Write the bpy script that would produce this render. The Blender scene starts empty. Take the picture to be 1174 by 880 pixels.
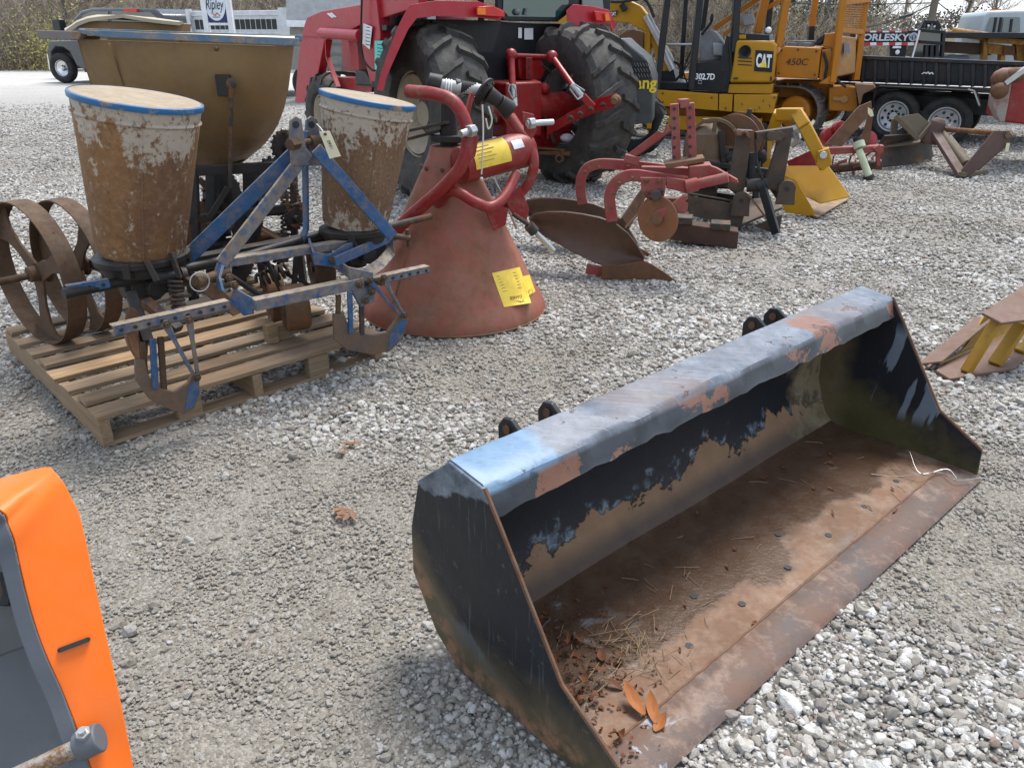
import bpy, bmesh, math, random
import numpy as np
from mathutils import Vector, Matrix, noise
random.seed(7); RNG = np.random.default_rng(11)
R = math.radians; PI = math.pi
scene = bpy.context.scene
COL = scene.collection
V = Vector
# ---------------------------------------------------------------- surveying helpers: points read off the photograph onto real planes
FOC, CXX, CYY, PITCH, CAMH = 887.0, 587.0, 440.0, R(24.3), 1.42
def ray(x, y):
    u = (x-CXX)/FOC; v = (y-CYY)/FOC
    return V((u, math.cos(PITCH)-v*math.sin(PITCH), -math.sin(PITCH)-v*math.cos(PITCH)))
def G(x, y, z=0.0):
    d = ray(x, y); t = (z-CAMH)/d.z
    return V((d.x*t, d.y*t, z))
def D(x, y, Y):
    d = ray(x, y); t = Y/d.y
    return V((d.x*t, Y, CAMH+d.z*t))
class Fr:
    """upright survey plane: origin o, e = along, n = away from the viewer"""
    def __init__(s, o, deg):
        s.o = V(o); a = R(deg); s.e = V((math.cos(a), math.sin(a), 0)); s.n = V((-s.e.y, s.e.x, 0))
    def v(s, x, y, off=0.0):
        d = ray(x, y); o = V((0, 0, CAMH)); P = s.o+s.n*off
        k = (P-o).dot(s.n)/d.dot(s.n); return o+d*k
    def w(s, a, off, z): return V((s.o.x, s.o.y, 0))+s.e*a+s.n*off+V((0, 0, z))
# ---------------------------------------------------------------- mesh builder
def catmull(pts, k=4, closed=False):
    pts = [V(p) for p in pts]
    if len(pts) < 3: return pts
    out = []; n = len(pts)
    for i in range(n-1 if not closed else n):
        p1, p2 = pts[i], pts[(i+1) % n]
        p0 = pts[(i-1) % n] if (i > 0 or closed) else p1*2-p2
        p3 = pts[(i+2) % n] if (i < n-2 or closed) else p2*2-p1
        for j in range(k):
            t = j/k
            out.append(0.5*((2*p1)+(p2-p0)*t+(2*p0-5*p1+4*p2-p3)*t*t+(3*p1-p0-3*p2+p3)*t*t*t))
    if not closed: out.append(pts[-1])
    return out
def basis(d, up=V((0, 0, 1))):
    d = d.normalized()
    if abs(d.dot(up)) > .98: up = V((0, 1, 0)) if abs(d.y) < .9 else V((1, 0, 0))
    s = d.cross(up).normalized(); u = s.cross(d).normalized()
    return s, u
class B:
    def __init__(s): s.v = []; s.f = []
    def add(s, vs, fs):
        o = len(s.v); s.v += [tuple(x) for x in vs]; s.f += [tuple(i+o for i in f) for f in fs]; return s
    def hexa(s, c):  # 8 corners: bottom 4 ccw, top 4 ccw
        return s.add(c, [(0, 3, 2, 1), (4, 5, 6, 7), (0, 1, 5, 4), (1, 2, 6, 5), (2, 3, 7, 6), (3, 0, 4, 7)])
    def box(s, c, size, ax=None):
        c = V(c); x, y, z = [V(a) for a in (ax or ((1, 0, 0), (0, 1, 0), (0, 0, 1)))]
        x = x*size[0]/2; y = y*size[1]/2; z = z*size[2]/2
        return s.hexa([c-x-y-z, c+x-y-z, c+x+y-z, c-x+y-z, c-x-y+z, c+x-y+z, c+x+y+z, c-x+y+z])
    def beam(s, p0, p1, w, h, up=V((0, 0, 1)), w1=None, h1=None):
        p0 = V(p0); p1 = V(p1); sd, u = basis(p1-p0, V(up)); w1 = w if w1 is None else w1; h1 = h if h1 is None else h1
        a = [p0-sd*w/2-u*h/2, p0+sd*w/2-u*h/2, p0+sd*w/2+u*h/2, p0-sd*w/2+u*h/2]
        b = [p1-sd*w1/2-u*h1/2, p1+sd*w1/2-u*h1/2, p1+sd*w1/2+u*h1/2, p1-sd*w1/2+u*h1/2]
        return s.add(a+b, [(0, 1, 2, 3), (4, 7, 6, 5), (0, 4, 5, 1), (1, 5, 6, 2), (2, 6, 7, 3), (3, 7, 4, 0)])
    def strip(s, pts, w, t, side):
        """flat bar swept along pts; w is along 'side', t is the thickness across"""
        pts = [V(p) for p in pts]; side = V(side).normalized(); n = len(pts); vs = []
        for i, p in enumerate(pts):
            d = (pts[min(i+1, n-1)]-pts[max(i-1, 0)]).normalized(); nn = d.cross(side).normalized()
            ww = w[i] if isinstance(w, (list, tuple)) else w
            vs += [p-side*ww/2-nn*t/2, p+side*ww/2-nn*t/2, p+side*ww/2+nn*t/2, p-side*ww/2+nn*t/2]
        fs = [(0, 1, 2, 3), (4*n-4, 4*n-1, 4*n-2, 4*n-3)]
        for i in range(n-1):
            a = 4*i
            for k in range(4):
                fs.append((a+k, a+4+k, a+4+(k+1) % 4, a+(k+1) % 4))
        return s.add(vs, fs)
    def plate(s, poly, t, direction=None):
        """flat polygon thickened by t along direction (default its normal)"""
        poly = [V(p) for p in poly]; n = len(poly)
        nn = V((0, 0, 0))
        for i in range(n): nn += poly[i].cross(poly[(i+1) % n])
        nn = nn.normalized(); dr = V(direction).normalized() if direction is not None else nn
        a = poly; b = [p+dr*t for p in poly]
        if dr.dot(nn) < 0: a, b = b, a
        fs = [tuple(reversed(range(n))), tuple(range(n, 2*n))]
        fs += [(i, (i+1) % n, (i+1) % n+n, i+n) for i in range(n)]
        return s.add(a+b, fs)
    def tube(s, pts, r, seg=10, k=1, cap=True, closed=False):
        pts = catmull(pts, k, closed) if k > 1 else [V(p) for p in pts]
        n = len(pts); u = None; rings = []
        for i, p in enumerate(pts):
            if closed: d = (pts[(i+1) % n]-pts[(i-1) % n])
            else: d = (pts[min(i+1, n-1)]-pts[max(i-1, 0)])
            d = d.normalized()
            if u is None: sd, u = basis(d)
            else:
                u = (u-d*u.dot(d)); u = u.normalized() if u.length > 1e-6 else basis(d)[1]; sd = d.cross(u)
            rr = r if not isinstance(r, (list, tuple)) else r[0]+(r[1]-r[0])*i/(n-1) if len(r) == 2 else r[min(i, len(r)-1)]
            rings += [p+(sd*math.cos(2*PI*j/seg)+u*math.sin(2*PI*j/seg))*rr for j in range(seg)]
        fs = []
        for i in range(n if closed else n-1):
            a = i*seg; b = ((i+1) % n)*seg
            for j in range(seg): fs.append((a+j, b+j, b+(j+1) % seg, a+(j+1) % seg))
        if cap and not closed: fs += [tuple(range(seg)), tuple(reversed(range((n-1)*seg, n*seg)))]
        return s.add(rings, fs)
    def cyl(s, p0, p1, r, r1=None, seg=20):
        return s.tube([p0, p1], [r, r if r1 is None else r1], seg)
    def lathe(s, prof, o, ax, seg=32, a0=0, a1=2*PI, up=V((0, 0, 1)), closed=False):
        """prof: (radius, height) along axis ax from o"""
        o = V(o); ax = V(ax).normalized(); sd, u = basis(ax, V(up)); full = abs(a1-a0-2*PI) < 1e-6
        m = seg if full else seg+1; n = len(prof); vs = []
        for (r, h) in prof:
            for j in range(m):
                a = a0+(a1-a0)*j/seg; vs.append(o+ax*h+(sd*math.cos(a)+u*math.sin(a))*r)
        fs = []
        for i in range(n if closed else n-1):
            i2 = (i+1) % n
            for j in range(seg):
                j2 = (j+1) % m; fs.append((i*m+j, i*m+j2, i2*m+j2, i2*m+j))
        if not closed and full:
            if prof[0][0] > 1e-4: fs.append(tuple(reversed(range(m))))
            if prof[-1][0] > 1e-4: fs.append(tuple(range((n-1)*m, n*m)))
        return s.add(vs, fs)
    def ball(s, c, r, seg=12, rings=8, sc=(1, 1, 1)):
        c = V(c); vs = []; fs = []
        for i in range(rings+1):
            t = PI*i/rings
            for j in range(seg):
                a = 2*PI*j/seg; vs.append(c+V((r*sc[0]*math.sin(t)*math.cos(a), r*sc[1]*math.sin(t)*math.sin(a), r*sc[2]*math.cos(t))))
        for i in range(rings):
            for j in range(seg): fs.append((i*seg+j, (i+1)*seg+j, (i+1)*seg+(j+1) % seg, i*seg+(j+1) % seg))
        return s.add(vs, fs)
    def bolt(s, p, ax, r=.012, h=.01):
        p = V(p); ax = V(ax).normalized(); s.tube([p, p+ax*h], r, 6); return s.tube([p+ax*h, p+ax*h*1.7], r*.55, 8)
    def spring(s, p0, p1, r, turns, wire):
        p0 = V(p0); p1 = V(p1); d = p1-p0; sd, u = basis(d); n = int(turns*10)
        return s.tube([p0+d*i/n+(sd*math.cos(2*PI*turns*i/n)+u*math.sin(2*PI*turns*i/n))*r for i in range(n+1)], wire, 6)
    def sheet(s, rows, t):
        """grid of points (rows of equal length) thickened by t along the averaged normals"""
        nr, nc = len(rows), len(rows[0]); P = [[V(p) for p in r] for r in rows]; N = []
        for i in range(nr):
            for j in range(nc):
                du = P[min(i+1, nr-1)][j]-P[max(i-1, 0)][j]; dv = P[i][min(j+1, nc-1)]-P[i][max(j-1, 0)]
                N.append(du.cross(dv).normalized())
        fl = [p for r in P for p in r]; m = nr*nc; vs = fl+[p-N[i]*t for i, p in enumerate(fl)]; fs = []
        for i in range(nr-1):
            for j in range(nc-1):
                a = i*nc+j; fs.append((a, a+nc, a+nc+1, a+1)); fs.append((a+m, a+m+1, a+m+nc+1, a+m+nc))
        for j in range(nc-1):
            fs.append((j, j+1, j+1+m, j+m)); a = (nr-1)*nc+j; fs.append((a, a+m, a+1+m, a+1))
        for i in range(nr-1):
            a = i*nc; fs.append((a, a+m, a+nc+m, a+nc)); a = i*nc+nc-1; fs.append((a, a+nc, a+nc+m, a+m))
        return s.add(vs, fs)
def thing(name, label, cat, loc=(0, 0, 0), group=None, kind=None):
    o = bpy.data.objects.new(name, None); COL.objects.link(o); o.location = loc; o.empty_display_size = .2
    o['label'] = label; o['category'] = cat
    if group: o['group'] = group
    if kind: o['kind'] = kind
    return o
def base_of(o):
    l = V((0, 0, 0))
    while o is not None: l += o.location; o = o.parent
    return l
def part(name, b, mat, parent=None, bevel=.0, smooth=True, label=None, ang=38, loc=None, seg=2):
    org = base_of(parent) if parent is not None else V(loc if loc is not None else (0, 0, 0))
    me = bpy.data.meshes.new(name); ox, oy, oz = org
    me.from_pydata([(x-ox, y-oy, z-oz) for x, y, z in b.v], [], b.f); me.validate(); me.update()
    bm = bmesh.new(); bm.from_mesh(me); bmesh.ops.recalc_face_normals(bm, faces=bm.faces); bm.to_mesh(me); bm.free()
    if mat: me.materials.append(mat)
    o = bpy.data.objects.new(name, me); COL.objects.link(o)
    if parent is not None: o.parent = parent
    else: o.location = org
    if smooth:
        me.polygons.foreach_set('use_smooth', [True]*len(me.polygons)); me.set_sharp_from_angle(angle=R(ang))
    if bevel:
        m = o.modifiers.new('bevel', 'BEVEL'); m.width = bevel; m.segments = seg; m.limit_method = 'ANGLE'; m.angle_limit = R(35); m.use_clamp_overlap = True
    if label: o['label'] = label
    return o
def tag(o, label, cat, group=None, kind=None):
    o['label'] = label; o['category'] = cat
    if group: o['group'] = group
    if kind: o['kind'] = kind
    return o
def struct(o): o['kind'] = 'structure'; return o
def copy_tree(o, parent=None):
    c = o.copy(); COL.objects.link(c); c.parent = parent
    for ch in list(o.children): copy_tree(ch, c)
    return c
def text(s, c, e, up, h, mat, parent, name='lettering', th=.002, bold=0.0, shear=0.0, width=None):
    cu = bpy.data.curves.new('t', 'FONT'); cu.body = s; cu.size = 1; cu.extrude = 0; cu.offset = bold; cu.shear = shear; cu.align_x = 'CENTER'; cu.align_y = 'CENTER'
    o = bpy.data.objects.new('t', cu); COL.objects.link(o); dg = bpy.context.evaluated_depsgraph_get(); dg.update()
    me = o.evaluated_get(dg).to_mesh(); vs = [v.co.copy() for v in me.vertices]; fs = [tuple(p.vertices) for p in me.polygons]
    bpy.data.objects.remove(o); x0 = min(v.x for v in vs); x1 = max(v.x for v in vs); y0 = min(v.y for v in vs); y1 = max(v.y for v in vs)
    e = V(e).normalized(); up = V(up).normalized(); n = e.cross(up); k = h/(y1-y0); kx = k if width is None else width/(x1-x0)
    b = B(); P = [V(c)+e*((v.x-(x0+x1)/2)*kx)+up*((v.y-(y0+y1)/2)*k)+n*th for v in vs]
    b.add(P, fs)
    # give the letters a thickness
    m = len(P); edges = {}
    for f in fs:
        for i in range(len(f)):
            a, c2 = f[i], f[(i+1) % len(f)]; edges[(a, c2)] = edges.get((a, c2), 0)+1
    back = [p-n*th*.9 for p in P]; sides = [(a, c2, c2+m, a+m) for (a, c2) in edges if (c2, a) not in edges]
    b.v += [tuple(p) for p in back]; b.f += sides
    bpy.data.curves.remove(cu)
    return part(name, b, mat, parent, smooth=False)
# ---------------------------------------------------------------- materials
def newmat(name):
    m = bpy.data.materials.new(name); m.use_nodes = True; nt = m.node_tree; nt.nodes.clear()
    out = nt.nodes.new('ShaderNodeOutputMaterial'); p = nt.nodes.new('ShaderNodeBsdfPrincipled'); nt.links.new(p.outputs[0], out.inputs[0])
    return m, nt, p
class NT:
    def __init__(s, nt, space='Object', scale=(1, 1, 1)):
        s.nt = nt; tc = nt.nodes.new('ShaderNodeTexCoord'); mp = nt.nodes.new('ShaderNodeMapping'); nt.links.new(tc.outputs[space], mp.inputs[0]); mp.inputs['Scale'].default_value = scale
        s.co = mp.outputs[0]; s.tc = tc
    def link(s, a, b): s.nt.links.new(a, b)
    def noise(s, sc, det=5, rough=.6, dist=0, co=None, col=False):
        n = s.nt.nodes.new('ShaderNodeTexNoise'); n.inputs['Scale'].default_value = sc; n.inputs['Detail'].default_value = det; n.inputs['Roughness'].default_value = rough; n.inputs['Distortion'].default_value = dist
        s.link(co or s.co, n.inputs['Vector']); return n.outputs['Color' if col else 'Fac']
    def vor(s, sc, feat='F1', out='Distance', co=None, rand=1.0):
        n = s.nt.nodes.new('ShaderNodeTexVoronoi'); n.feature = feat; n.inputs['Scale'].default_value = sc; n.inputs['Randomness'].default_value = rand; s.link(co or s.co, n.inputs['Vector']); return n.outputs[out]
    def wave(s, sc, dist=2, det=2, axis='X', co=None, dscale=1.0):
        n = s.nt.nodes.new('ShaderNodeTexWave'); n.bands_direction = axis; n.inputs['Scale'].default_value = sc; n.inputs['Distortion'].default_value = dist; n.inputs['Detail'].default_value = det; n.inputs['Detail Scale'].default_value = dscale; s.link(co or s.co, n.inputs['Vector']); return n.outputs['Fac']
    def ramp(s, f, stops, inter='LINEAR'):
        n = s.nt.nodes.new('ShaderNodeValToRGB'); cr = n.color_ramp; cr.interpolation = inter
        while len(cr.elements) < len(stops): cr.elements.new(.5)
        for el, (p, c) in zip(cr.elements, stops):
            el.position = p; el.color = (c, c, c, 1) if isinstance(c, (int, float)) else (*c, 1)
        s.link(f, n.inputs[0]); return n.outputs[0]
    def step(s, f, lo, hi, a=0., b=1.):
        n = s.nt.nodes.new('ShaderNodeMapRange'); n.inputs[1].default_value = lo; n.inputs[2].default_value = hi; n.inputs[3].default_value = a; n.inputs[4].default_value = b; s.link(f, n.inputs[0]); return n.outputs[0]
    def math(s, op, a, b=None, clamp=False):
        n = s.nt.nodes.new('ShaderNodeMath'); n.operation = op; n.use_clamp = clamp
        for i, x in enumerate((a, b)):
            if x is None: continue
            if isinstance(x, (int, float)): n.inputs[i].default_value = x
            else: s.link(x, n.inputs[i])
        return n.outputs[0]
    def mix(s, f, a, b, mode='MIX'):
        n = s.nt.nodes.new('ShaderNodeMix'); n.data_type = 'RGBA'; n.blend_type = mode
        for i, x in ((0, f), (6, a), (7, b)):
            if isinstance(x, (int, float)): n.inputs[i].default_value = x
            elif isinstance(x, (tuple, list)): n.inputs[i].default_value = (*x, 1)
            else: s.link(x, n.inputs[i])
        return n.outputs[2]
    def sep(s, co=None):
        n = s.nt.nodes.new('ShaderNodeSeparateXYZ'); s.link(co or s.co, n.inputs[0]); return n.outputs
    def up(s):
        g = s.nt.nodes.new('ShaderNodeNewGeometry'); return s.sep(g.outputs['Normal'])[2]
    def bump(s, h, strength, dist, p, prev=None):
        n = s.nt.nodes.new('ShaderNodeBump'); n.inputs['Strength'].default_value = strength; n.inputs['Distance'].default_value = dist; s.link(h, n.inputs['Height'])
        if prev is not None: s.link(prev, n.inputs['Normal'])
        if p is not None: s.link(n.outputs[0], p.inputs['Normal'])
        return n.outputs[0]
RUST = ((.10, .042, .022), (.22, .10, .05))
def worn(name, paint, paint2=None, rust=RUST, amt=.3, sc=6, rough=.5, dust=.25, dustc=(.27, .23, .18), soft=.06, spec=.4, bump=.4, metal=0.0, seed=0.0, streak=False):
    """weathered paint: colour drift, chipped rust, settled dust, fine bump. amt = share of rust"""
    def deep(c, k=.70, s=1.22):
        g = sum(c)/3; return tuple(max(.002, (g+(x-g)*s)*k) for x in c)
    paint = deep(paint); paint2 = deep(paint2) if paint2 else None; rust = (deep(rust[0]), deep(rust[1], .82, 1.15)); dustc = tuple(x*.82 for x in dustc)
    m, nt, p = newmat(name); t = NT(nt, scale=(1, 1, 1))
    t.nt.nodes['Mapping'].inputs['Location'].default_value = (seed, seed*1.7, seed*.6)
    paint2 = paint2 or tuple(c*.72 for c in paint)
    base = t.mix(t.step(t.noise(sc*.6, 4), .35, .68), paint, paint2)
    r = t.mix(t.noise(sc*5, 4), rust[0], rust[1])
    co = None
    if streak:
        mp = nt.nodes.new('ShaderNodeMapping'); mp.inputs['Scale'].default_value = (1, 1, .18); t.link(t.co, mp.inputs[0]); co = mp.outputs[0]
    nz = t.math('ADD', t.math('MULTIPLY', t.noise(sc, 8, .72, .15, co=co), .75), t.math('MULTIPLY', t.noise(sc*6, 4, .7), .25)); thr = .5+(.5-amt)*.42
    mask = t.step(nz, thr-soft*.5, thr+soft*.5)
    c = t.mix(mask, base, r)
    if dust:
        dn = t.math('MULTIPLY', t.step(t.noise(sc*1.7, 6, .7), .38, .72), t.math('ADD', t.math('MULTIPLY', t.math('MAXIMUM', t.up(), 0.), .9), .25), True)
        c = t.mix(t.math('MULTIPLY', dn, dust*1.15, True), c, tuple(q*.85 for q in dustc))
    t.link(c, p.inputs['Base Color'])
    t.link(t.math('ADD', t.math('MULTIPLY', mask, .85-rough), t.math('ADD', t.math('MULTIPLY', t.noise(sc*4, 3), .2), rough-.1)), p.inputs['Roughness'])
    p.inputs['Specular IOR Level'].default_value = spec*.75; p.inputs['Metallic'].default_value = metal
    h = t.math('ADD', t.math('MULTIPLY', mask, -.5), t.math('MULTIPLY', t.noise(sc*14, 6, .7), t.math('ADD', mask, .35)))
    t.bump(h, bump, .004, p)
    return m
def plain(name, col, rough=.5, metal=0, spec=.4, var=.15, sc=8, bump=.12, emit=None):
    m, nt, p = newmat(name); t = NT(nt)
    c = t.mix(t.step(t.noise(sc, 5), .3, .7), tuple(min(1, x*(1+var)) for x in col), tuple(x*(1-var) for x in col)); t.link(c, p.inputs['Base Color'])
    t.link(t.step(t.noise(sc*3, 4), .2, .8, max(.02, rough-.1), rough+.12), p.inputs['Roughness']); p.inputs['Metallic'].default_value = metal; p.inputs['Specular IOR Level'].default_value = spec
    if bump: t.bump(t.noise(sc*12, 4), bump, .002, p)
    return m
M = {}
M['iron'] = worn('rusty_iron', (.035, .032, .03), (.06, .05, .042), amt=.42, sc=9, rough=.6, dust=.3)
M['darkiron'] = worn('dark_greasy_iron', (.018, .017, .017), (.035, .03, .028), rust=((.05, .03, .02), (.1, .06, .04)), amt=.25, sc=9, rough=.55, dust=.2)
M['rust'] = worn('brown_rusted_steel', (.12, .07, .045), (.07, .045, .035), rust=((.15, .065, .03), (.27, .14, .075)), amt=.5, sc=8, rough=.75, dust=.3, soft=.3)
M['wheelrust'] = worn('weathered_cast_rust', (.11, .068, .042), (.05, .036, .03), rust=((.05, .033, .025), (.20, .12, .07)), amt=.5, sc=9, rough=.8, dust=.35, dustc=(.28, .21, .15), soft=.3, bump=.7)
M['bluepaint'] = worn('faded_blue_paint', (.028, .085, .20), (.05, .14, .30), rust=((.16, .10, .065), (.30, .23, .16)), amt=.3, sc=15, rough=.5, dust=1.0, dustc=(.36, .30, .23), soft=.2)
M['bluebar'] = worn('dusty_blue_paint', (.035, .10, .23), (.10, .15, .21), rust=((.13, .085, .055), (.30, .22, .15)), amt=.46, sc=18, rough=.65, dust=2.6, dustc=(.40, .315, .23), soft=.2)
M['rubber'] = worn('tyre_rubber', (.028, .028, .030), (.05, .05, .05), rust=((.09, .08, .07), (.16, .145, .125)), amt=.38, sc=7, rough=.8, dust=.6, dustc=(.20, .185, .165), soft=.4, spec=.25)
M['rubber2'] = worn('dark_tyre_rubber', (.022, .022, .024), (.035, .035, .037), rust=((.05, .048, .045), (.1, .09, .08)), amt=.25, sc=9, rough=.8, dust=.3, dustc=(.16, .15, .13), soft=.4, spec=.25)
M['black'] = worn('black_paint', (.012, .013, .015), (.022, .023, .026), amt=.1, sc=6, rough=.42, dust=.25, dustc=(.12, .12, .12))
M['steel'] = plain('bare_steel', (.42, .42, .41), .4, .8)
M['grey'] = plain('grey_plastic', (.14, .145, .15), .6)
M['paper'] = plain('paper_label', (.62, .55, .38), .8)
M['white'] = plain('white_paint', (.72, .73, .74), .5)
M['chrome'] = plain('worn_chrome', (.6, .6, .6), .22, 1.0)
M['ink'] = plain('black_ink', (.02, .02, .02), .6)
M['lampred'] = plain('red_lens', (.5, .02, .015), .2); M['amber'] = plain('amber_lens', (.75, .18, .01), .2)
# ================================================================= camera, light, sky
cam = bpy.data.cameras.new('camera'); co = bpy.data.objects.new('camera', cam); COL.objects.link(co); scene.camera = co
cam.sensor_width = 36; cam.lens = 36*FOC/1174; cam.clip_start = .05; cam.clip_end = 2000
co.location = (0, 0, CAMH); co.rotation_euler = (R(90)-PITCH, 0, 0)
sd = V((.25, .42, 1.0)).normalized()
sun = bpy.data.lights.new('sun', 'SUN'); so = bpy.data.objects.new('sun', sun); COL.objects.link(so)
sun.energy = 2.0; sun.angle = R(24); sun.color = (1, .965, .91); so.rotation_euler = sd.to_track_quat('Z', 'Y').to_euler(); so.location = (5, 5, 12)
w = bpy.data.worlds.new('World'); scene.world = w; w.use_nodes = True; nt = w.node_tree; nt.nodes.clear()
wo = nt.nodes.new('ShaderNodeOutputWorld'); bg = nt.nodes.new('ShaderNodeBackground'); nt.links.new(bg.outputs[0], wo.inputs[0]); bg.inputs[1].default_value = .10
sky = nt.nodes.new('ShaderNodeTexSky'); sky.sky_type = 'NISHITA'; sky.sun_disc = False; sky.sun_elevation = math.asin(sd.z); sky.sun_rotation = math.atan2(sd.x, sd.y); sky.air_density = 1.2; sky.dust_density = .8
t = NT(nt, 'Generated', (1, 1, 2.6)); cn = t.noise(3.2, 7, .6, .5); cm = t.step(cn, .36, .60)
cl = t.mix(t.step(t.noise(6, 5), .35, .7), (3.9, 4.4, 5.2), (7.2, 7.5, 7.9))
nt.links.new(t.mix(t.math('MULTIPLY', cm, .85), sky.outputs[0], cl), bg.inputs[0])
scene.view_settings.view_transform = 'Standard'; scene.view_settings.look = 'None'; scene.view_settings.gamma = 1; scene.view_settings.exposure = 1.38
scene.cycles.max_bounces = 4; scene.cycles.diffuse_bounces = 2; scene.cycles.transparent_max_bounces = 8
# ================================================================= ground
def nz(x, y, s, o=0.0): return noise.noise(V((x*s+o, y*s-o, o)))
BL = [(G(60, 500), .9, .9), (G(330, 600), .55, .9), (G(230, 780), .55, .8), (G(560, 420), .5, .6), (G(640, 450), .4, .55), (G(1000, 480), .7, .7), (G(1120, 640), .5, .55), (G(1040, 240), 1.2, .5), (G(30, 180), 2.5, .35), (G(300, 860), .4, .5),  # fine-dirt patches; the first also puts the pallet's shadow into the ground colour
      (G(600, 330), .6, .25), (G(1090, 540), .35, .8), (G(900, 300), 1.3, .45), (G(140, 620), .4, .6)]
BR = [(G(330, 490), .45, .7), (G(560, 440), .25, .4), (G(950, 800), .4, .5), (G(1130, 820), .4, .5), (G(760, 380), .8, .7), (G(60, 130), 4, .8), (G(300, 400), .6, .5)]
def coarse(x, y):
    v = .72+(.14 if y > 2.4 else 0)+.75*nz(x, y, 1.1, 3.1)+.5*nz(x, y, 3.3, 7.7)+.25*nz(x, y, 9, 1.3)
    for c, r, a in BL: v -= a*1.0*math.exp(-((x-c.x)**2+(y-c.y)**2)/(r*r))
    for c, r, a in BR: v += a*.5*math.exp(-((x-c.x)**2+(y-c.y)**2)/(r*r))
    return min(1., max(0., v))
def hgt(x, y):
    f = 1.0 if y < 12 else max(0, 1-(y-12)/20)
    return f*(.010*nz(x, y, 1.7, 5.5)+.006*nz(x, y, 6, 2.2))-.004
ys = [-30, -10, -2, -.5]+list(np.arange(0, 6, .06))+list(np.arange(6, 16, .16))+list(16*1.09**np.arange(0, 44))
xs = []
nxh = 80
for i in range(-nxh, nxh+1):
    u = i/nxh; xs.append(math.copysign(abs(u)**2.6*600+abs(u)*5.5, u))
verts = []; cattr = []
for y in ys:
    for x in xs:
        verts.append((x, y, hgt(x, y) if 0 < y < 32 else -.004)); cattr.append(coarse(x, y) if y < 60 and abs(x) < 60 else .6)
nx = len(xs); faces = [(j*nx+i, j*nx+i+1, (j+1)*nx+i+1, (j+1)*nx+i) for j in range(len(ys)-1) for i in range(nx-1)]
me = bpy.data.meshes.new('gravel_lot'); me.from_pydata(verts, [], faces); me.update()
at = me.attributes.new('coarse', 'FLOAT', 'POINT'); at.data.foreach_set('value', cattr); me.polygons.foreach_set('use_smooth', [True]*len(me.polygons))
ground = bpy.data.objects.new('ground', me); COL.objects.link(ground); struct(ground)
m, nt, p = newmat('gravel_ground'); t = NT(nt)
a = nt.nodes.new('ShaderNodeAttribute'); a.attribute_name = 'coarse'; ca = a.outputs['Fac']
v1 = t.vor(62); v1c = t.vor(62, out='Color'); v2 = t.vor(150); v2c = t.vor(150, out='Color'); sc1 = t.sep(v1c)[0]; sc2 = t.sep(v2c)[1]
stone = t.ramp(sc1, [(0, (.24, .225, .20)), (.35, (.40, .375, .335)), (.7, (.54, .515, .47)), (1, (.70, .69, .67))])
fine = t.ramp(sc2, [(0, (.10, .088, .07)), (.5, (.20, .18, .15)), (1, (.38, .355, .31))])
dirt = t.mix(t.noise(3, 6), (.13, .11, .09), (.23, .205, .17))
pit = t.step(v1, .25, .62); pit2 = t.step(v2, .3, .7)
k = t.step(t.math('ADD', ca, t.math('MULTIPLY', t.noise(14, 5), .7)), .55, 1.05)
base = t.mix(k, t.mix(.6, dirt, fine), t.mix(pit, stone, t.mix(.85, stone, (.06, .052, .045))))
base = t.mix(t.step(t.noise(.9, 5), .42, .68), base, t.mix(.35, base, (.25, .23, .205)))
far_ = t.step(t.sep(t.tc.outputs['Object'])[1], 13, 26); base = t.mix(far_, base, t.mix(t.noise(1.2, 6, .7), (.36, .34, .315), (.56, .54, .51)))
lf = t.math('MULTIPLY', t.step(t.noise(2.3, 6, .7, .3), .62, .68), t.step(t.noise(30, 3), .45, .6)); base = t.mix(t.math('MULTIPLY', lf, .5), base, (.24, .13, .085))
t.link(base, p.inputs['Base Color']); p.inputs['Roughness'].default_value = .9; p.inputs['Specular IOR Level'].default_value = .2
hh = t.math('ADD', t.math('MULTIPLY', t.math('SUBTRACT', 1., v1), t.math('ADD', k, .25)), t.math('MULTIPLY', t.math('SUBTRACT', 1., v2), .35))
t.bump(hh, .8, .012, p); me.materials.append(m)
# ---- loose stones, far too many to count: one object
stc = bpy.data.collections.new('stone_shapes')
m, nt, p = newmat('limestone'); t = NT(nt); oi = nt.nodes.new('ShaderNodeObjectInfo'); ia = nt.nodes.new('ShaderNodeAttribute'); ia.attribute_type = 'INSTANCER'; ia.attribute_name = 'coarse'
c = t.ramp(oi.outputs['Random'], [(0, (.26, .235, .20)), (.22, (.42, .385, .335)), (.55, (.57, .54, .49)), (.85, (.74, .715, .675)), (.95, (.78, .77, .76)), (.965, (.34, .24, .19)), (1, (.30, .29, .28))])
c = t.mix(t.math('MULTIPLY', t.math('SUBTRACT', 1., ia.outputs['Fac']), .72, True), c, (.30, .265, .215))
c = t.mix(t.step(t.noise(2.2, 4, co=t.tc.outputs['Object']), .35, .7), c, t.mix(.45, c, (.17, .15, .125))); t.link(c, p.inputs['Base Color']); p.inputs['Roughness'].default_value = .85; p.inputs['Specular IOR Level'].default_value = .25
t.bump(t.noise(5, 5, .7), .5, .1, p); STONE = m
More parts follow.
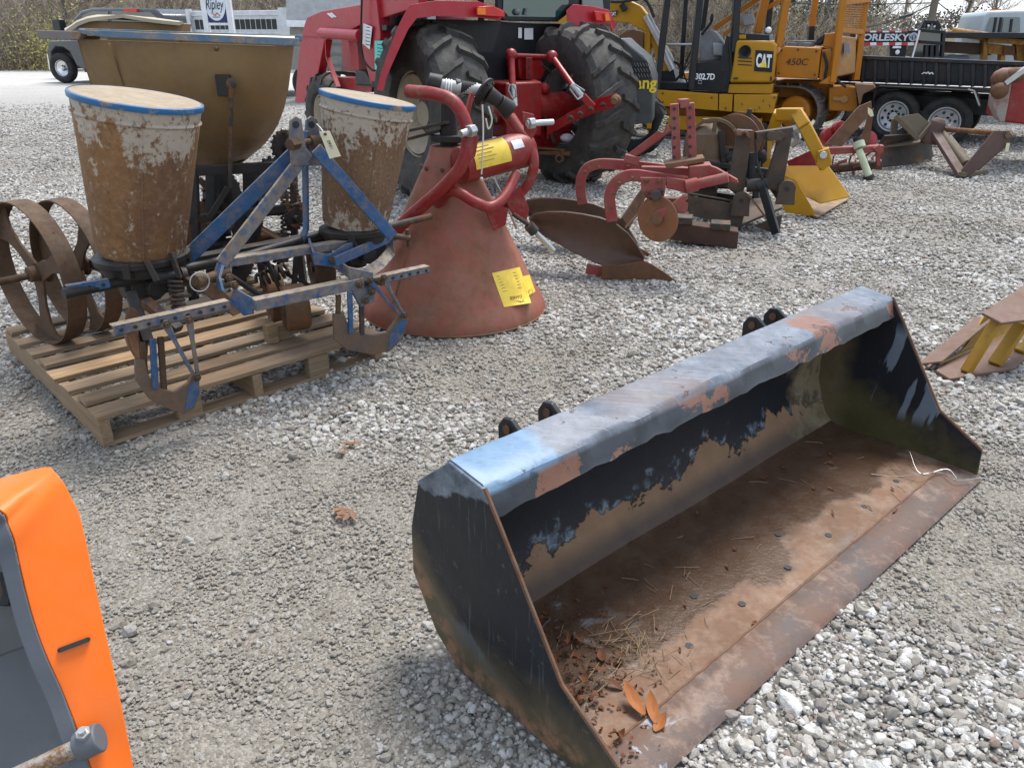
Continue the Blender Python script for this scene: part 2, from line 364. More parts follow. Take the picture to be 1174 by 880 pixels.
for k in range(9):
    bm = bmesh.new(); bmesh.ops.create_icosphere(bm, subdivisions=2 if k < 5 else 1, radius=1)
    sx, sy, sz = 1.15, random.uniform(.7, 1), random.uniform(.5, .85)
    pl = [(V([random.gauss(0, 1) for _ in range(3)]).normalized(), random.uniform(.55, .85)) for _ in range(9)]
    for v in bm.verts:
        for n_, d_ in pl:
            q = v.co.dot(n_)
            if q > d_: v.co -= n_*(q-d_)
        v.co *= 1+.16*noise.noise(v.co*1.6+V((k*7, 0, 0))); v.co = V((v.co.x*sx, v.co.y*sy, v.co.z*sz))
    me = bpy.data.meshes.new('stone'); bm.to_mesh(me); bm.free(); me.materials.append(STONE); me.polygons.foreach_set('use_smooth', [False]*len(me.polygons))
    o = bpy.data.objects.new('stone_shape', me); stc.objects.link(o)
P = []; RD = []; CA = []; IX = []
def scatter(y0, y1, dens, r0, r1, small, pw=2.0):
    n = int((y1*y1-y0*y0)*.76*dens)
    yy = np.sqrt(RNG.uniform(y0*y0, y1*y1, n)); xx = RNG.uniform(-.76, .76, n)*(yy+.35)
    for x, y in zip(xx, yy):
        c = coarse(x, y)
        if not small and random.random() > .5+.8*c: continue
        if y > 11 and random.random() < (y-11)/8: continue
        r = r0+(r1-r0)*random.random()**pw
        if not small: r *= .75+.35*c
        bl_ = (x-.163)*.7443+(y-1.133)*.6678; bb_ = (x-.163)*.6678-(y-1.133)*.7443
        if -.03 < bl_ < 1.92 and -.56 < bb_ < .095: continue
        P.append((x, y, hgt(x, y)+r*random.uniform(.0, .5))); RD.append(r); CA.append(min(1, max(0, c+random.uniform(-.25, .25)))); IX.append(random.randrange(9) if y < 4 and not small else 5+random.randrange(4))
scatter(.75, 2.6, 9000, .0032, .008, True); scatter(.75, 2.6, 3300, .0065, .0175, False, 1.5); scatter(.75, 4, 40, .018, .034, False, 1.7)
scatter(2.6, 5, 4200, .0045, .009, True); scatter(2.6, 5, 2400, .008, .021, False, 1.4)
scatter(5, 9, 1500, .010, .022, False, 1.3); scatter(9, 19, 420, .013, .025, False)
n = len(P); me = bpy.data.meshes.new('loose_gravel'); me.vertices.add(n); me.vertices.foreach_set('co', np.array(P, dtype=np.float32).ravel())
for nm, ty, dat in (('rad', 'FLOAT', RD), ('coarse', 'FLOAT', CA), ('idx', 'INT', IX)):
    at = me.attributes.new(nm, ty, 'POINT'); at.data.foreach_set('value', dat)
at = me.attributes.new('rot', 'FLOAT_VECTOR', 'POINT'); rot = np.stack([RNG.normal(0, .35, n), RNG.normal(0, .35, n), RNG.uniform(0, 6.28, n)], 1); at.data.foreach_set('vector', rot.astype(np.float32).ravel())
gv = bpy.data.objects.new('loose_gravel', me); COL.objects.link(gv); tag(gv, 'loose pale limestone gravel covering the whole lot', 'gravel', kind='stuff')
ng = bpy.data.node_groups.new('scatter', 'GeometryNodeTree'); ng.interface.new_socket('Geometry', in_out='INPUT', socket_type='NodeSocketGeometry'); ng.interface.new_socket('Geometry', in_out='OUTPUT', socket_type='NodeSocketGeometry')
N = ng.nodes.new; gi = N('NodeGroupInput'); go = N('NodeGroupOutput'); ip = N('GeometryNodeInstanceOnPoints'); ci = N('GeometryNodeCollectionInfo'); ci.inputs[0].default_value = stc; ci.inputs['Separate Children'].default_value = True; ci.inputs['Reset Children'].default_value = True
def na(nm, ty):
    q = N('GeometryNodeInputNamedAttribute'); q.data_type = ty; q.inputs[0].default_value = nm; return q.outputs['Attribute']
L = ng.links.new; L(gi.outputs[0], ip.inputs['Points']); L(ci.outputs[0], ip.inputs['Instance']); ip.inputs['Pick Instance'].default_value = True
L(na('idx', 'INT'), ip.inputs['Instance Index']); L(na('rot', 'FLOAT_VECTOR'), ip.inputs['Rotation']); L(na('rad', 'FLOAT'), ip.inputs['Scale']); L(ip.outputs[0], go.inputs[0])
md = gv.modifiers.new('scatter', 'NODES'); md.node_group = ng
print('stones', n)
# ================================================================= loader bucket in the foreground
ph = R(41.9); A = V((math.cos(ph), math.sin(ph), 0)); Bv = V((A.y, -A.x, 0)); O = V((.163, 1.133, 0)); LB = 1.885
def bk(l, b, z): return O+A*l+Bv*b+V((0, 0, z))
T = thing('loader_bucket', 'big black peeling loader bucket with rusty floor lying on the gravel in front', 'loader bucket', tuple(bk(LB/2, -.25, 0)))
def bucket_mat(name, kind):
    m, nt, p = newmat(name); t = NT(nt)
    # coordinates: along (l), out (b), up (z) of the bucket
    def dot(v, off):
        n = nt.nodes.new('ShaderNodeVectorMath'); n.operation = 'DOT_PRODUCT'; t.link(t.tc.outputs['Object'], n.inputs[0]); n.inputs[1].default_value = v; return t.math('ADD', n.outputs['Value'], off)
    l = dot(tuple(A), LB/2); b = dot(tuple(Bv), -.25); z = t.sep(t.tc.outputs['Object'])[2]
    n1 = t.noise(5, 8, .68, .3); n2 = t.noise(13, 7, .7); n3 = t.noise(2.2, 5, .6, .2); n4 = t.noise(45, 5, .7)
    rust = t.mix(n2, (.115, .06, .035), (.30, .165, .095)); black = t.mix(n1, (.006, .007, .010), (.016, .019, .025)); grey = t.mix(n2, (.10, .13, .17), (.25, .30, .35)); olive = t.mix(n2, (.04, .034, .018), (.13, .10, .055))
    if kind == 'floor':
        brown = t.mix(t.step(n3, .35, .65), (.115, .058, .030), (.205, .112, .064)); brown = t.mix(t.step(n2, .45, .75), brown, (.26, .185, .135)); brown = t.mix(t.math('MULTIPLY', t.step(n4, .5, .7), .4), brown, (.08, .045, .03))
        wet = t.step(t.math('ADD', t.math('ADD', t.math('MULTIPLY', b, -2.6), t.math('MULTIPLY', n3, 1.0)), t.math('MULTIPLY', n1, .35)), .96, 1.04)
        wet2 = t.math('MULTIPLY', wet, .82); c = t.mix(wet2, brown, t.mix(n2, (.035, .020, .013), (.075, .043, .026)))
        spots = t.math('MULTIPLY', t.step(n1, .57, .64), t.step(b, -.1, .03)); c = t.mix(t.math('MULTIPLY', spots, .6), c, (.13, .13, .14))
        pw = t.math('MULTIPLY', t.step(t.noise(7, 6, .7, 1), .60, .66), t.step(l, .45, .0)); c = t.mix(pw, c, (.36, .39, .42))
        t.link(t.math('ADD', t.math('MULTIPLY', wet, -.35), t.math('ADD', t.math('MULTIPLY', n2, .3), .5)), p.inputs['Roughness']); h = t.math('ADD', n2, t.math('MULTIPLY', n4, .6)); bs = .45
    elif kind == 'edge':
        c = t.mix(t.step(n1, .4, .62), (.125, .068, .044), (.085, .068, .062)); c = t.mix(t.step(n2, .5, .72), c, (.26, .175, .13)); c = t.mix(t.math('MULTIPLY', t.step(n4, .5, .68), .4), c, (.07, .045, .035))
        pw = t.math('MULTIPLY', t.step(t.noise(9, 6, .7, 1), .54, .62), t.step(l, .30, .12)); c = t.mix(pw, c, (.40, .45, .50)); p.inputs['Roughness'].default_value = .6; h = n2; bs = .3
    elif kind == 'back':
        line = t.math('ADD', .125, t.math('ADD', t.math('MULTIPLY', t.math('SUBTRACT', n1, .5), .42), t.math('MULTIPLY', t.step(l, .5, 1.6), -.0)))
        ru = t.step(t.math('SUBTRACT', line, z), -.004, .004); ru2 = t.mix(t.step(z, .06, .12), (.075, .05, .035), (1, 1, 1)); rb = t.mix(t.step(z, .05, .10), t.mix(n2, (.05, .035, .028), (.12, .08, .055)), t.mix(n2, (.14, .078, .042), (.29, .175, .10)))
        ol = t.step(t.math('ADD', l, t.math('MULTIPLY', n1, .5)), 1.90, 2.02); c = t.mix(ru, black, rb); c = t.mix(t.math('MULTIPLY', ol, t.step(n2, .3, .5)), c, t.mix(n2, (.13, .10, .055), (.26, .21, .13)))
        sc_ = t.math('MULTIPLY', t.step(t.math('ABSOLUTE', t.math('SUBTRACT', t.math('SUBTRACT', z, line), .02)), .03, .0), t.step(n2, .5, .6)); c = t.mix(t.math('MULTIPLY', sc_, .8), c, grey)
        t.link(t.math('ADD', t.math('MULTIPLY', ru, .4), .38), p.inputs['Roughness']); h = t.math('ADD', t.math('MULTIPLY', ru, -1.2), t.math('MULTIPLY', n2, .5)); bs = .8
    elif kind == 'top':
        bl = t.mix(t.step(n2, .35, .7), (.085, .10, .125), (.21, .235, .275)); bl = t.mix(t.math('MULTIPLY', t.step(n1, .52, .60), .7), bl, (.20, .16, .145))
        dk = t.step(t.math('ADD', t.math('MULTIPLY', n3, 1.0), t.math('MULTIPLY', n1, .4)), .62, .74); c = t.mix(t.math('MULTIPLY', dk, .45), bl, (.12, .10, .10))
        lb = t.step(t.math('ADD', l, t.math('MULTIPLY', n1, .25)), .33, .30); c = t.mix(lb, c, t.mix(n2, (.09, .17, .27), (.20, .29, .39)))
        rr = t.math('MULTIPLY', t.step(t.math('ABSOLUTE', t.math('SUBTRACT', t.math('ADD', l, t.math('MULTIPLY', n1, .5)), 1.64)), .12, .10), t.step(t.math('ADD', b, t.math('MULTIPLY', n2, .05)), -.40, -.39)); c = t.mix(rr, c, t.mix(n2, (.15, .065, .042), (.27, .135, .09)))
        chip = t.math('MAXIMUM', t.step(t.noise(6.5, 9, .72, .2), .628, .634), t.step(t.noise(23, 6, .7), .70, .71)); mpz = nt.nodes.new('ShaderNodeMapping'); mpz.inputs['Rotation'].default_value = (0, 0, -ph-.5); mpz.inputs['Scale'].default_value = (3, 90, 3); t.link(t.tc.outputs['Object'], mpz.inputs[0]); scr = t.step(t.noise(2, 4, .6, co=mpz.outputs[0]), .60, .66); c = t.mix(t.math('MULTIPLY', scr, .35), c, (.34, .36, .39)); c = t.mix(t.math('MULTIPLY', t.step(n4, .52, .66), .35), c, (.10, .085, .08)); halo = t.step(t.noise(6.5, 9, .72, .2), .600, .612); c = t.mix(t.math('MULTIPLY', halo, .75), c, (.035, .036, .04)); c = t.mix(chip, c, t.mix(n2, (.13, .06, .038), (.26, .14, .09)))
        edge = t.math('MULTIPLY', t.step(z, .558, .545), 1.); fr = t.step(t.noise(3.4, 9, .74, .2), .545, .56)
        frc = t.mix(fr, t.mix(n2, (.020, .024, .030), (.06, .065, .075)), t.mix(n2, (.14, .06, .038), (.25, .13, .09))); c = t.mix(edge, c, frc)
        t.link(t.math('ADD', t.math('MULTIPLY', n2, .25), .28), p.inputs['Roughness']); h = t.math('ADD', t.math('MULTIPLY', chip, -1.), t.math('ADD', t.math('MULTIPLY', n3, .6), t.math('MULTIPLY', n2, .3))); bs = .7
    elif kind == 'side':
        # black paint high up, bare grey metal low at the back, olive film along the foot
        edge = t.math('ADD', t.math('ADD', z, t.math('MULTIPLY', b, .55)), t.math('MULTIPLY', n1, .22))
        c = t.mix(t.step(edge, .02, .045), t.mix(n1, (.035, .045, .055), (.11, .125, .14)), black)
        up_ = t.math('ADD', t.math('ADD', z, t.math('MULTIPLY', b, -.25)), t.math('MULTIPLY', n1, .12)); c = t.mix(t.step(up_, .665, .672), c, t.mix(t.step(n2, .35, .65), (.035, .05, .07), (.19, .22, .25)))
        foot = t.math('ADD', t.math('SUBTRACT', z, t.math('MULTIPLY', t.math('MAXIMUM', t.math('SUBTRACT', -.42, b), 0.), 1.1)), t.math('MULTIPLY', n1, -.18)); c = t.mix(t.math('MULTIPLY', t.step(foot, .09, -.02), .95), c, olive)
        c = t.mix(t.math('MULTIPLY', t.step(foot, .0, -.05), t.step(n2, .42, .52)), c, rust); mpz = nt.nodes.new('ShaderNodeMapping'); mpz.inputs['Rotation'].default_value = (.5, .6, .4); mpz.inputs['Scale'].default_value = (3, 80, 4); t.link(t.tc.outputs['Object'], mpz.inputs[0]); c = t.mix(t.math('MULTIPLY', t.step(t.noise(2, 5, .6, co=mpz.outputs[0]), .60, .68), .22), c, (.17, .18, .19)); c = t.mix(t.math('MULTIPLY', t.step(t.noise(30, 5, .7), .62, .68), .6), c, (.13, .09, .06)); t.link(t.math('ADD', t.math('MULTIPLY', n2, .3), .30), p.inputs['Roughness']); h = t.math('ADD', t.step(edge, .1, .12), t.math('MULTIPLY', n2, .3)); bs = .4
    elif kind == 'far':
        # inside: black high up with pale runs, olive-brown film low and at the back
        lo = t.math('ADD', z, t.math('ADD', t.math('MULTIPLY', n1, -.30), t.math('MULTIPLY', t.math('ADD', b, .5), .22)))
        c = t.mix(t.step(lo, .0, .10), t.mix(n2, (.035, .032, .014), (.11, .09, .04)), black)
        bc = t.math('MULTIPLY', t.step(t.math('ADD', b, t.math('MULTIPLY', n1, .12)), -.33, -.40), t.step(z, .46, .36)); c = t.mix(t.math('MULTIPLY', bc, .8), c, t.mix(n2, (.08, .06, .035), (.19, .15, .085)))
        cx = nt.nodes.new('ShaderNodeCombineXYZ'); t.link(t.math('ADD', b, t.math('MULTIPLY', z, -.12)), cx.inputs[0]); t.link(t.math('MULTIPLY', z, .16), cx.inputs[2])
        runs = t.noise(17, 3, .5, co=cx.outputs[0]); top_ = t.math('MULTIPLY', t.math('MULTIPLY', t.step(runs, .535, .56), t.step(z, .12, .16)), t.math('MULTIPLY', t.step(b, -.34, -.30), t.step(z, .49, .44)))
        c = t.mix(t.math('MULTIPLY', top_, .8), c, t.mix(n2, (.10, .125, .16), (.21, .25, .30))); p.inputs['Roughness'].default_value = .45; h = n2; bs = .3
    t.link(c, p.inputs['Base Color']); p.inputs['Specular IOR Level'].default_value = .32; t.bump(h, bs, .006, p)
    return m
# profile of the shell (b, z), from the cutting edge back, round the heel and up to the top lip
inner = [(-.0, .012), (-.22, .012), (-.43, .012), (-.462, .022), (-.492, .052), (-.515, .10), (-.545, .19), (-.548, .30), (-.520, .41), (-.505, .485)]
def warp(l, k): return .004*noise.noise(V((l*1.7, k, 0)))
ls = [LB*i/24 for i in range(25)]
f = B(); f.sheet([[bk(l, b, z+warp(l, b*3)) for l in ls] for b, z in inner[:4]], .010); part('floor_plate', f, bucket_mat('bucket_floor', 'floor'), T)
f = B(); f.sheet([[bk(l, b, z) for l in ls] for b, z in inner[3:]], .010); part('back_plate', f, bucket_mat('bucket_back', 'back'), T)
e = B(); e.sheet([[bk(l, b, z) for l in ls] for b, z in ((.092, .000), (.084, .009), (-.012, .0135), (-.020, .008))], .012); part('cutting_edge', e, bucket_mat('bucket_edge', 'edge'), T)
wd = B(); pts = [bk(l, -.014+random.uniform(-.0015, .0015), .024) for l in np.linspace(.01, LB-.01, 90)]; wd.tube(pts, .0045, 6); part('weld_bead', wd, M['rust'], T)
top = [(-.507, .470), (-.450, .575), (-.438, .584), (-.330, .571), (-.318, .562), (-.305, .512), (-.300, .500)]
tb = B(); tb.sheet([[bk(-.004+(LB+.008)*i/60, b+(.006*noise.noise(V((i*.31, b*20, 3))) if k in (4, 5) else 0), z+warp(i*.1, k)*1.2+(.010*noise.noise(V((i*.55, 1, 7))) if k == 6 else 0)) for i in range(61)] for k, (b, z) in enumerate(top)], .008); part('top_lip', tb, bucket_mat('bucket_top', 'top'), T)
side = [(-.43, 0.002), (-.515, .06), (-.602, .196), (-.598, .33), (-.556, .481), (-.437, .580), (-.322, .566), (-.275, .498), (-.085, .208), (.078, .112), (.084, .008)]
for l0, nm, k, lab in ((-.012, 'side_plate', 'side', 'near side plate, black over bare grey metal'), (LB, 'side_plate', 'far', 'far side plate with pale runs down the inside')):
    s = B(); s.plate([bk(l0, b, z) for b, z in side], .012, A); part(nm, s, bucket_mat('bucket_'+k, k), T, bevel=.003, label=lab, smooth=False)
# rusty rim along the open edges of the side plates
for l0 in (-.006, LB+.006):
    s = B(); s.tube([bk(l0, b, z) for b, z in side[6:10]], .0055, 6); part('edge_trim', s, M['rust'], T)
for l, b_ in [(x, -.085) for x in np.arange(.22, LB-.05, .235)]+[(.62, -.19), (1.05, -.19)]:
    bo = B(); bo.cyl(bk(l, b_, .0195), bk(l, b_, .0236), .0115, seg=6); part('bolt_hole', bo, M['ink'], T)
hx = Fr(bk(0, -.62, .5), 41.9)
for l in (.30, .445, 1.44, 1.575):
    h = B(); pr = [(-.568, .42), (-.515, .575), (-.585, .625), (-.615, .62), (-.635, .59), (-.63, .48), (-.60, .36)]
    h.plate([bk(l, b, z-(.105 if l < 1 else .095)) for b, z in pr], .016, A); hk = part('mounting_hook', h, M['black'], T, bevel=.003)
    hh_ = B(); hh_.cyl(bk(l-.005, -.597, .51-(.022 if l < 1 else .012)), bk(l+.021, -.597, .51-(.022 if l < 1 else .012)), .013); part('pin_bushing', hh_, M['rust'], hk)
# wire on the floor at the far end
wr = B(); wr.tube([bk(1.60, -.16, .03), bk(1.66, -.10, .022), bk(1.70, -.03, .05), bk(1.78, .0, .035), bk(1.76, .06, .04), bk(1.86, .11, .03), bk(1.90, .15, .02)], .0015, 6, 6)
wr.tube([bk(1.80, -.12, .06), bk(1.74, -.05, .025), bk(1.80, .01, .045), bk(1.79, .05, .03)], .0013, 6, 6)
tag(part('wire', wr, M['steel'], None, loc=bk(1.7, 0, .02)), 'thin pale wire curled on the far end of the bucket floor', 'wire')
# litter in the near back corner
mleaf = worn('dry_leaf', (.17, .06, .028), (.08, .035, .022), rust=((.05, .025, .018), (.24, .10, .045)), amt=.5, sc=14, rough=.6, dust=0, soft=.4)
mleaf2 = worn('fresh_fallen_leaf', (.42, .17, .07), (.30, .10, .04), rust=((.2, .07, .03), (.45, .22, .1)), amt=.3, sc=20, rough=.55, dust=0, soft=.4)
def leaf(b, c, d, L_, W_, curl, up=V((0, 0, 1))):
    d = V(d).normalized(); sdv = d.cross(up).normalized(); u = sdv.cross(d); n = 7; rows = []
    for i in range(n+1):
        s = i/n; w_ = W_*math.sin(PI*min(1, s*.92+.06))**.8; cz = curl*L_*(s-.5)**2*4
        rows.append([V(c)+d*L_*(s-.5)+sdv*w_*k+u*(cz+abs(k)*w_*.35) for k in (-.5, -.25, 0, .25, .5)])
    o = len(b.v); [b.v.append(tuple(q)) for r in rows for q in r]
    for i in range(n):
        for j in range(4): a = o+i*5+j; b.f.append((a, a+5, a+6, a+1))
grp = 'dry leaves in the near corner of the bucket'
for (l, b_, z, ang, L_, W_, lab) in ((.20, -.055, .045, 75, .085, .032, 'largest pale orange leaf, upright tip, in the near corner of the bucket'), (.22, -.015, .035, 50, .075, .028, 'tan orange leaf just below the largest one in the bucket corner'), (.205, .02, .03, 10, .05, .025, 'small folded orange leaf nearest the cutting edge in the bucket')):
    q = B(); d = A*math.cos(R(ang))+Bv*-math.sin(R(ang)); leaf(q, bk(l, b_, z), d+V((0, 0, .35)), L_, W_, .12)
    tag(part('fallen_leaf', q, mleaf2, None, loc=bk(l, b_, .015)), lab, 'leaf', grp)
lt = B()
for i in range(75):
    l = .03+abs(random.gauss(0, .10)); b_ = -.22+random.gauss(0, .15); 
    if b_ < -.43 or b_ > 0.02: continue
    leaf(lt, bk(l, b_, .026+random.random()*.04), A*random.uniform(-1, 1)+Bv*random.uniform(-1, 1)+V((0, 0, random.uniform(-.4, .4))), random.uniform(.02, .05), random.uniform(.010, .024), random.uniform(-.5, .7))
for i in range(16): leaf(lt, bk(random.uniform(.3, 1.7), random.uniform(-.42, 0), .026), A*random.uniform(-1, 1)+Bv*random.uniform(-1, 1), random.uniform(.012, .03), random.uniform(.006, .012), .3)
for i in range(420):
    l = .03+abs(random.gauss(0, .16)); b_ = -.24+random.gauss(0, .13)
    if -.43 < b_ < -.02+.1*(l < .2): leaf(lt, bk(l, b_, .0235+random.random()*.010), A*random.uniform(-1, 1)+Bv*random.uniform(-1, 1)+V((0, 0, random.uniform(-.6, .6))), random.uniform(.005, .018), random.uniform(.003, .010), random.uniform(-.5, .5))
tag(part('leaf_litter', lt, mleaf, None, loc=bk(.15, -.25, .015)), 'matted dark brown leaves heaped in the near back corner of the bucket', 'leaf litter', kind='stuff')
st = B()
for i in range(120):
    c = bk(.33+random.gauss(0, .06), -.16+random.gauss(0, .055), .026+random.random()*.014) if i < 85 else bk(random.uniform(.1, 1.7), random.uniform(-.42, .02), .0245)
    a_ = random.uniform(0, PI); d = (A*math.cos(a_)+Bv*math.sin(a_))*random.uniform(.012, .04)+V((0, 0, random.uniform(-.005, .006)))
    st.tube([c-d, c+V((random.gauss(0, .003), random.gauss(0, .003), .001)), c+d], .0009, 4)
tag(part('pine_straw', st, plain('straw', (.25, .17, .095), .7), None, loc=bk(.3, -.2, .015)), 'dry straw scattered over the wet rusty floor of the bucket', 'straw', kind='stuff')
# ================================================================= pallet and the two-row planter on it
def wood_mat(name, c0, c1, deg, sc=1.0, grey=.4):
    m, nt, p = newmat(name); t = NT(nt); mp = nt.nodes['Mapping']; mp.inputs['Rotation'].default_value = (0, 0, -R(deg))
    st = nt.nodes.new('ShaderNodeMapping'); st.inputs['Scale'].default_value = (1.2, 22, 22); t.link(t.co, st.inputs[0])
    gr = t.noise(3.0*sc, 7, .65, .6, co=st.outputs[0]); big = t.noise(2.2, 4); kn = t.noise(7, 4)
    c = t.mix(t.step(gr, .3, .7), c0, c1); c = t.mix(t.math('MULTIPLY', t.step(big, .4, .65), grey), c, (.24, .21, .175)); c = t.mix(t.math('MULTIPLY', t.step(kn, .62, .72), .55), c, (.10, .075, .055))
    oi = nt.nodes.new('ShaderNodeObjectInfo'); c = t.mix(t.math('MULTIPLY', oi.outputs['Random'], .6), c, t.mix(gr, (.11, .08, .052), (.30, .225, .15))); t.link(c, p.inputs['Base Color']); p.inputs['Roughness'].default_value = .85; p.inputs['Specular IOR Level'].default_value = .2
    t.bump(gr, .35, .004, p); return m
PA = 43.8; PN = G(120, 515); PF = Fr(PN, PA)
Wd = wood_mat('pallet_wood', (.17, .10, .052), (.38, .25, .14), PA); Wd2 = wood_mat('pallet_side_wood', (.19, .115, .062), (.34, .22, .125), PA+90)
T = thing('wooden_pallet', 'weathered wooden pallet carrying the blue two-row planter', 'pallet', tuple(PF.w(.62, .62, 0)))
PW, PL = 1.262, 1.33
ys_ = [.0, .155, .315, .485, .66, .84, 1.01, 1.22]; wd = [.105, .095, .10, .11, .10, .095, .09, .10]
for y_, w_ in zip(ys_, wd):
    b = B(); a = random.uniform(-.012, .008); c = PF.w(PW/2+a, y_+w_/2, .128); dz = random.uniform(-.003, .003)
    b.beam(PF.w(a, y_+w_/2+random.uniform(-.006, .006), .128+dz), PF.w(PW+a*.5, y_+w_/2+random.uniform(-.006, .006), .128-dz), w_, .019)
    part('deck_board', b, Wd, T, bevel=.002)
for i, s_ in enumerate((.02, PW/2, PW-.02)):
    b = B(); b.beam(PF.w(s_, 0, .065), PF.w(s_, PL, .065), .04, .10); part('stringer', b, Wd2, T, bevel=.002)
for y_ in (.0, .42, .85, 1.15):
    b = B(); b.beam(PF.w(0, y_+.05, .011), PF.w(PW, y_+.05, .011), .09, .016); part('bottom_board', b, Wd, T, bevel=.002)
for s_ in (.34, .93):
    b = B(); b.box(PF.w(s_, .03, .067), (.10, .045, .10), (PF.e, PF.n, (0, 0, 1))); part('spacer_block', b, Wd, T, bevel=.003)
K = Fr(G(205, 470, .13), 43.0); v = K.v
T = thing('two_row_planter', 'faded blue two-row planter frame with rusty round seed cans, standing on the pallet', 'planter', tuple(K.w(.45, .4, .14)))
PLANT = T
def bucket_can(pxs, off, nm, lidblue, label, canmat):
    """pxs: top centre, half width px ; bottom centre, half width px"""
    (tx, ty, tw), (bx, by, bw) = pxs
    dv_ = ray(tx, ty).normalized(); ct = v(tx, ty, off)-dv_*.075; cb = v(bx, by, off); dt = (ct-V((0, 0, CAMH))); fd = dt.y*math.cos(PITCH)-dt.z*math.sin(PITCH); rt = tw/FOC*fd
    db = cb-V((0, 0, CAMH)); rb = bw/FOC*(db.y*math.cos(PITCH)-db.z*math.sin(PITCH)); ax = (ct-cb); Lh = ax.length; ax.normalize()
    b = B(); prof = [(rb*.98, 0), (rb*1.02, .012), (rb+(rt-rb)*.5, Lh*.5), (rb+(rt-rb)*.86, Lh*.88), (rb+(rt-rb)*.87+.007, Lh*.895), (rb+(rt-rb)*.88, Lh*.91), (rt*.985, Lh*.975), (rt*.985, Lh*.985), (rt*.955, Lh*.985), (rb*.9, .02)]
    b.lathe(prof, cb, ax, 56, closed=False); can = part('seed_can', b, canmat, T, label=label, ang=30)
    sd, u = basis(ax); a0 = random.uniform(0, 1)
    s = B(); dirv = (V((0, -1, 0))*.9+V((.45, 0, 0))).normalized(); dirv = (dirv-ax*dirv.dot(ax)).normalized(); s.tube([cb+ax*.02+dirv*(rb+.002), cb+ax*Lh*.96+dirv*(rt*.98+.001)], .004, 6); part('seam', s, canmat, can)
    lid = B(); lid.lathe([(0, .010), (rt*.6, .011), (rt*.985, .006)], ct+ax*.0, ax, 56); ld = part('lid', lid, lidtop, T, ang=60)
    rim = B(); pr = [(rt*.985, .008), (rt*1.02, .005), (rt*1.028, -.003), (rt*1.02, -.013), (rt*1.008, -.014), (rt*1.0, -.002)]
    rim.lathe(pr, ct, ax, 56, closed=True); part('lid_rim', rim, lidblue, ld, ang=50)
    return cb, ax, rb
def can_mat(name, sc, bias, zc, warm):
    m, nt, p = newmat(name); t = NT(nt); z = t.sep(t.tc.outputs['Object'])[2]
    mp = nt.nodes.new('ShaderNodeMapping'); mp.inputs['Scale'].default_value = (1, 1, .35); mp.inputs['Location'].default_value = (sc, 1, 2); t.link(t.co, mp.inputs[0])
    n1 = t.noise(3.5, 5, .6, co=mp.outputs[0]); mpv = nt.nodes.new('ShaderNodeMapping'); mpv.inputs['Scale'].default_value = (1, 1, .42); t.link(t.co, mpv.inputs[0]); n2 = t.noise(sc*1.3, 8, .72, co=mpv.outputs[0]); n3 = t.noise(sc*4, 6, .7); sp = t.noise(60, 3, .6)
    pale = t.mix(n3, (.26, .205, .15), (.44, .38, .31)); ru = t.mix(t.step(n1, .38, .6), t.mix(n3, (.085, .04, .022), (.17, .085, .04)), t.mix(n3, warm[0], warm[1]))
    mk = t.math('ADD', t.math('ADD', t.math('MULTIPLY', n2, 1.0), t.math('MULTIPLY', n1, .45)), t.math('ADD', t.math('MULTIPLY', sp, .35), t.math('MULTIPLY', t.math('ABSOLUTE', t.math('SUBTRACT', z, zc)), -1.25)))
    k = t.step(mk, bias, bias+.07); c = t.mix(k, pale, ru); c = t.mix(t.math('MULTIPLY', t.step(n3, .5, .72), .3), c, (.30, .22, .14)); c = t.mix(t.math('MULTIPLY', t.step(sp, .56, .68), .5), c, (.07, .04, .025)); c = t.mix(t.math('MULTIPLY', t.step(t.noise(sc*2.2, 6, .75), .60, .66), .55), c, (.46, .41, .34)); t.link(c, p.inputs['Base Color'])
    t.link(t.math('ADD', t.math('MULTIPLY', k, .25), .5), p.inputs['Roughness']); p.inputs['Specular IOR Level'].default_value = .35; t.bump(t.math('ADD', n3, t.math('MULTIPLY', k, -.5)), .5, .003, p); return m
cm1 = can_mat('galvanised_can_brown', 9, .56, .70, ((.13, .06, .022), (.27, .135, .05)))
cm2 = can_mat('galvanised_can_speckled', 22, .62, .72, ((.12, .065, .035), (.22, .135, .075)))
lidtop = worn('tan_lid_sheet', (.42, .34, .24), (.32, .26, .18), rust=((.25, .17, .10), (.40, .30, .20)), amt=.45, sc=14, rough=.6, dust=.4, dustc=(.55, .49, .40), soft=.3)
rimblue = worn('lid_rim_blue', (.04, .13, .28), (.06, .18, .36), rust=((.22, .17, .12), (.40, .33, .24)), amt=.34, sc=9, rough=.4, dust=.15)
cbL, axL, rbL = bucket_can(((157, 113, 70), (162, 289, 46)), .40, 'l', rimblue, 'left seed can, mostly brown rust', cm1)
cbR, axR, rbR = bucket_can(((422, 113, 54), (407, 258, 36)), .30, 'r', rimblue, 'right seed can, pale galvanised with brown speckle', cm2)
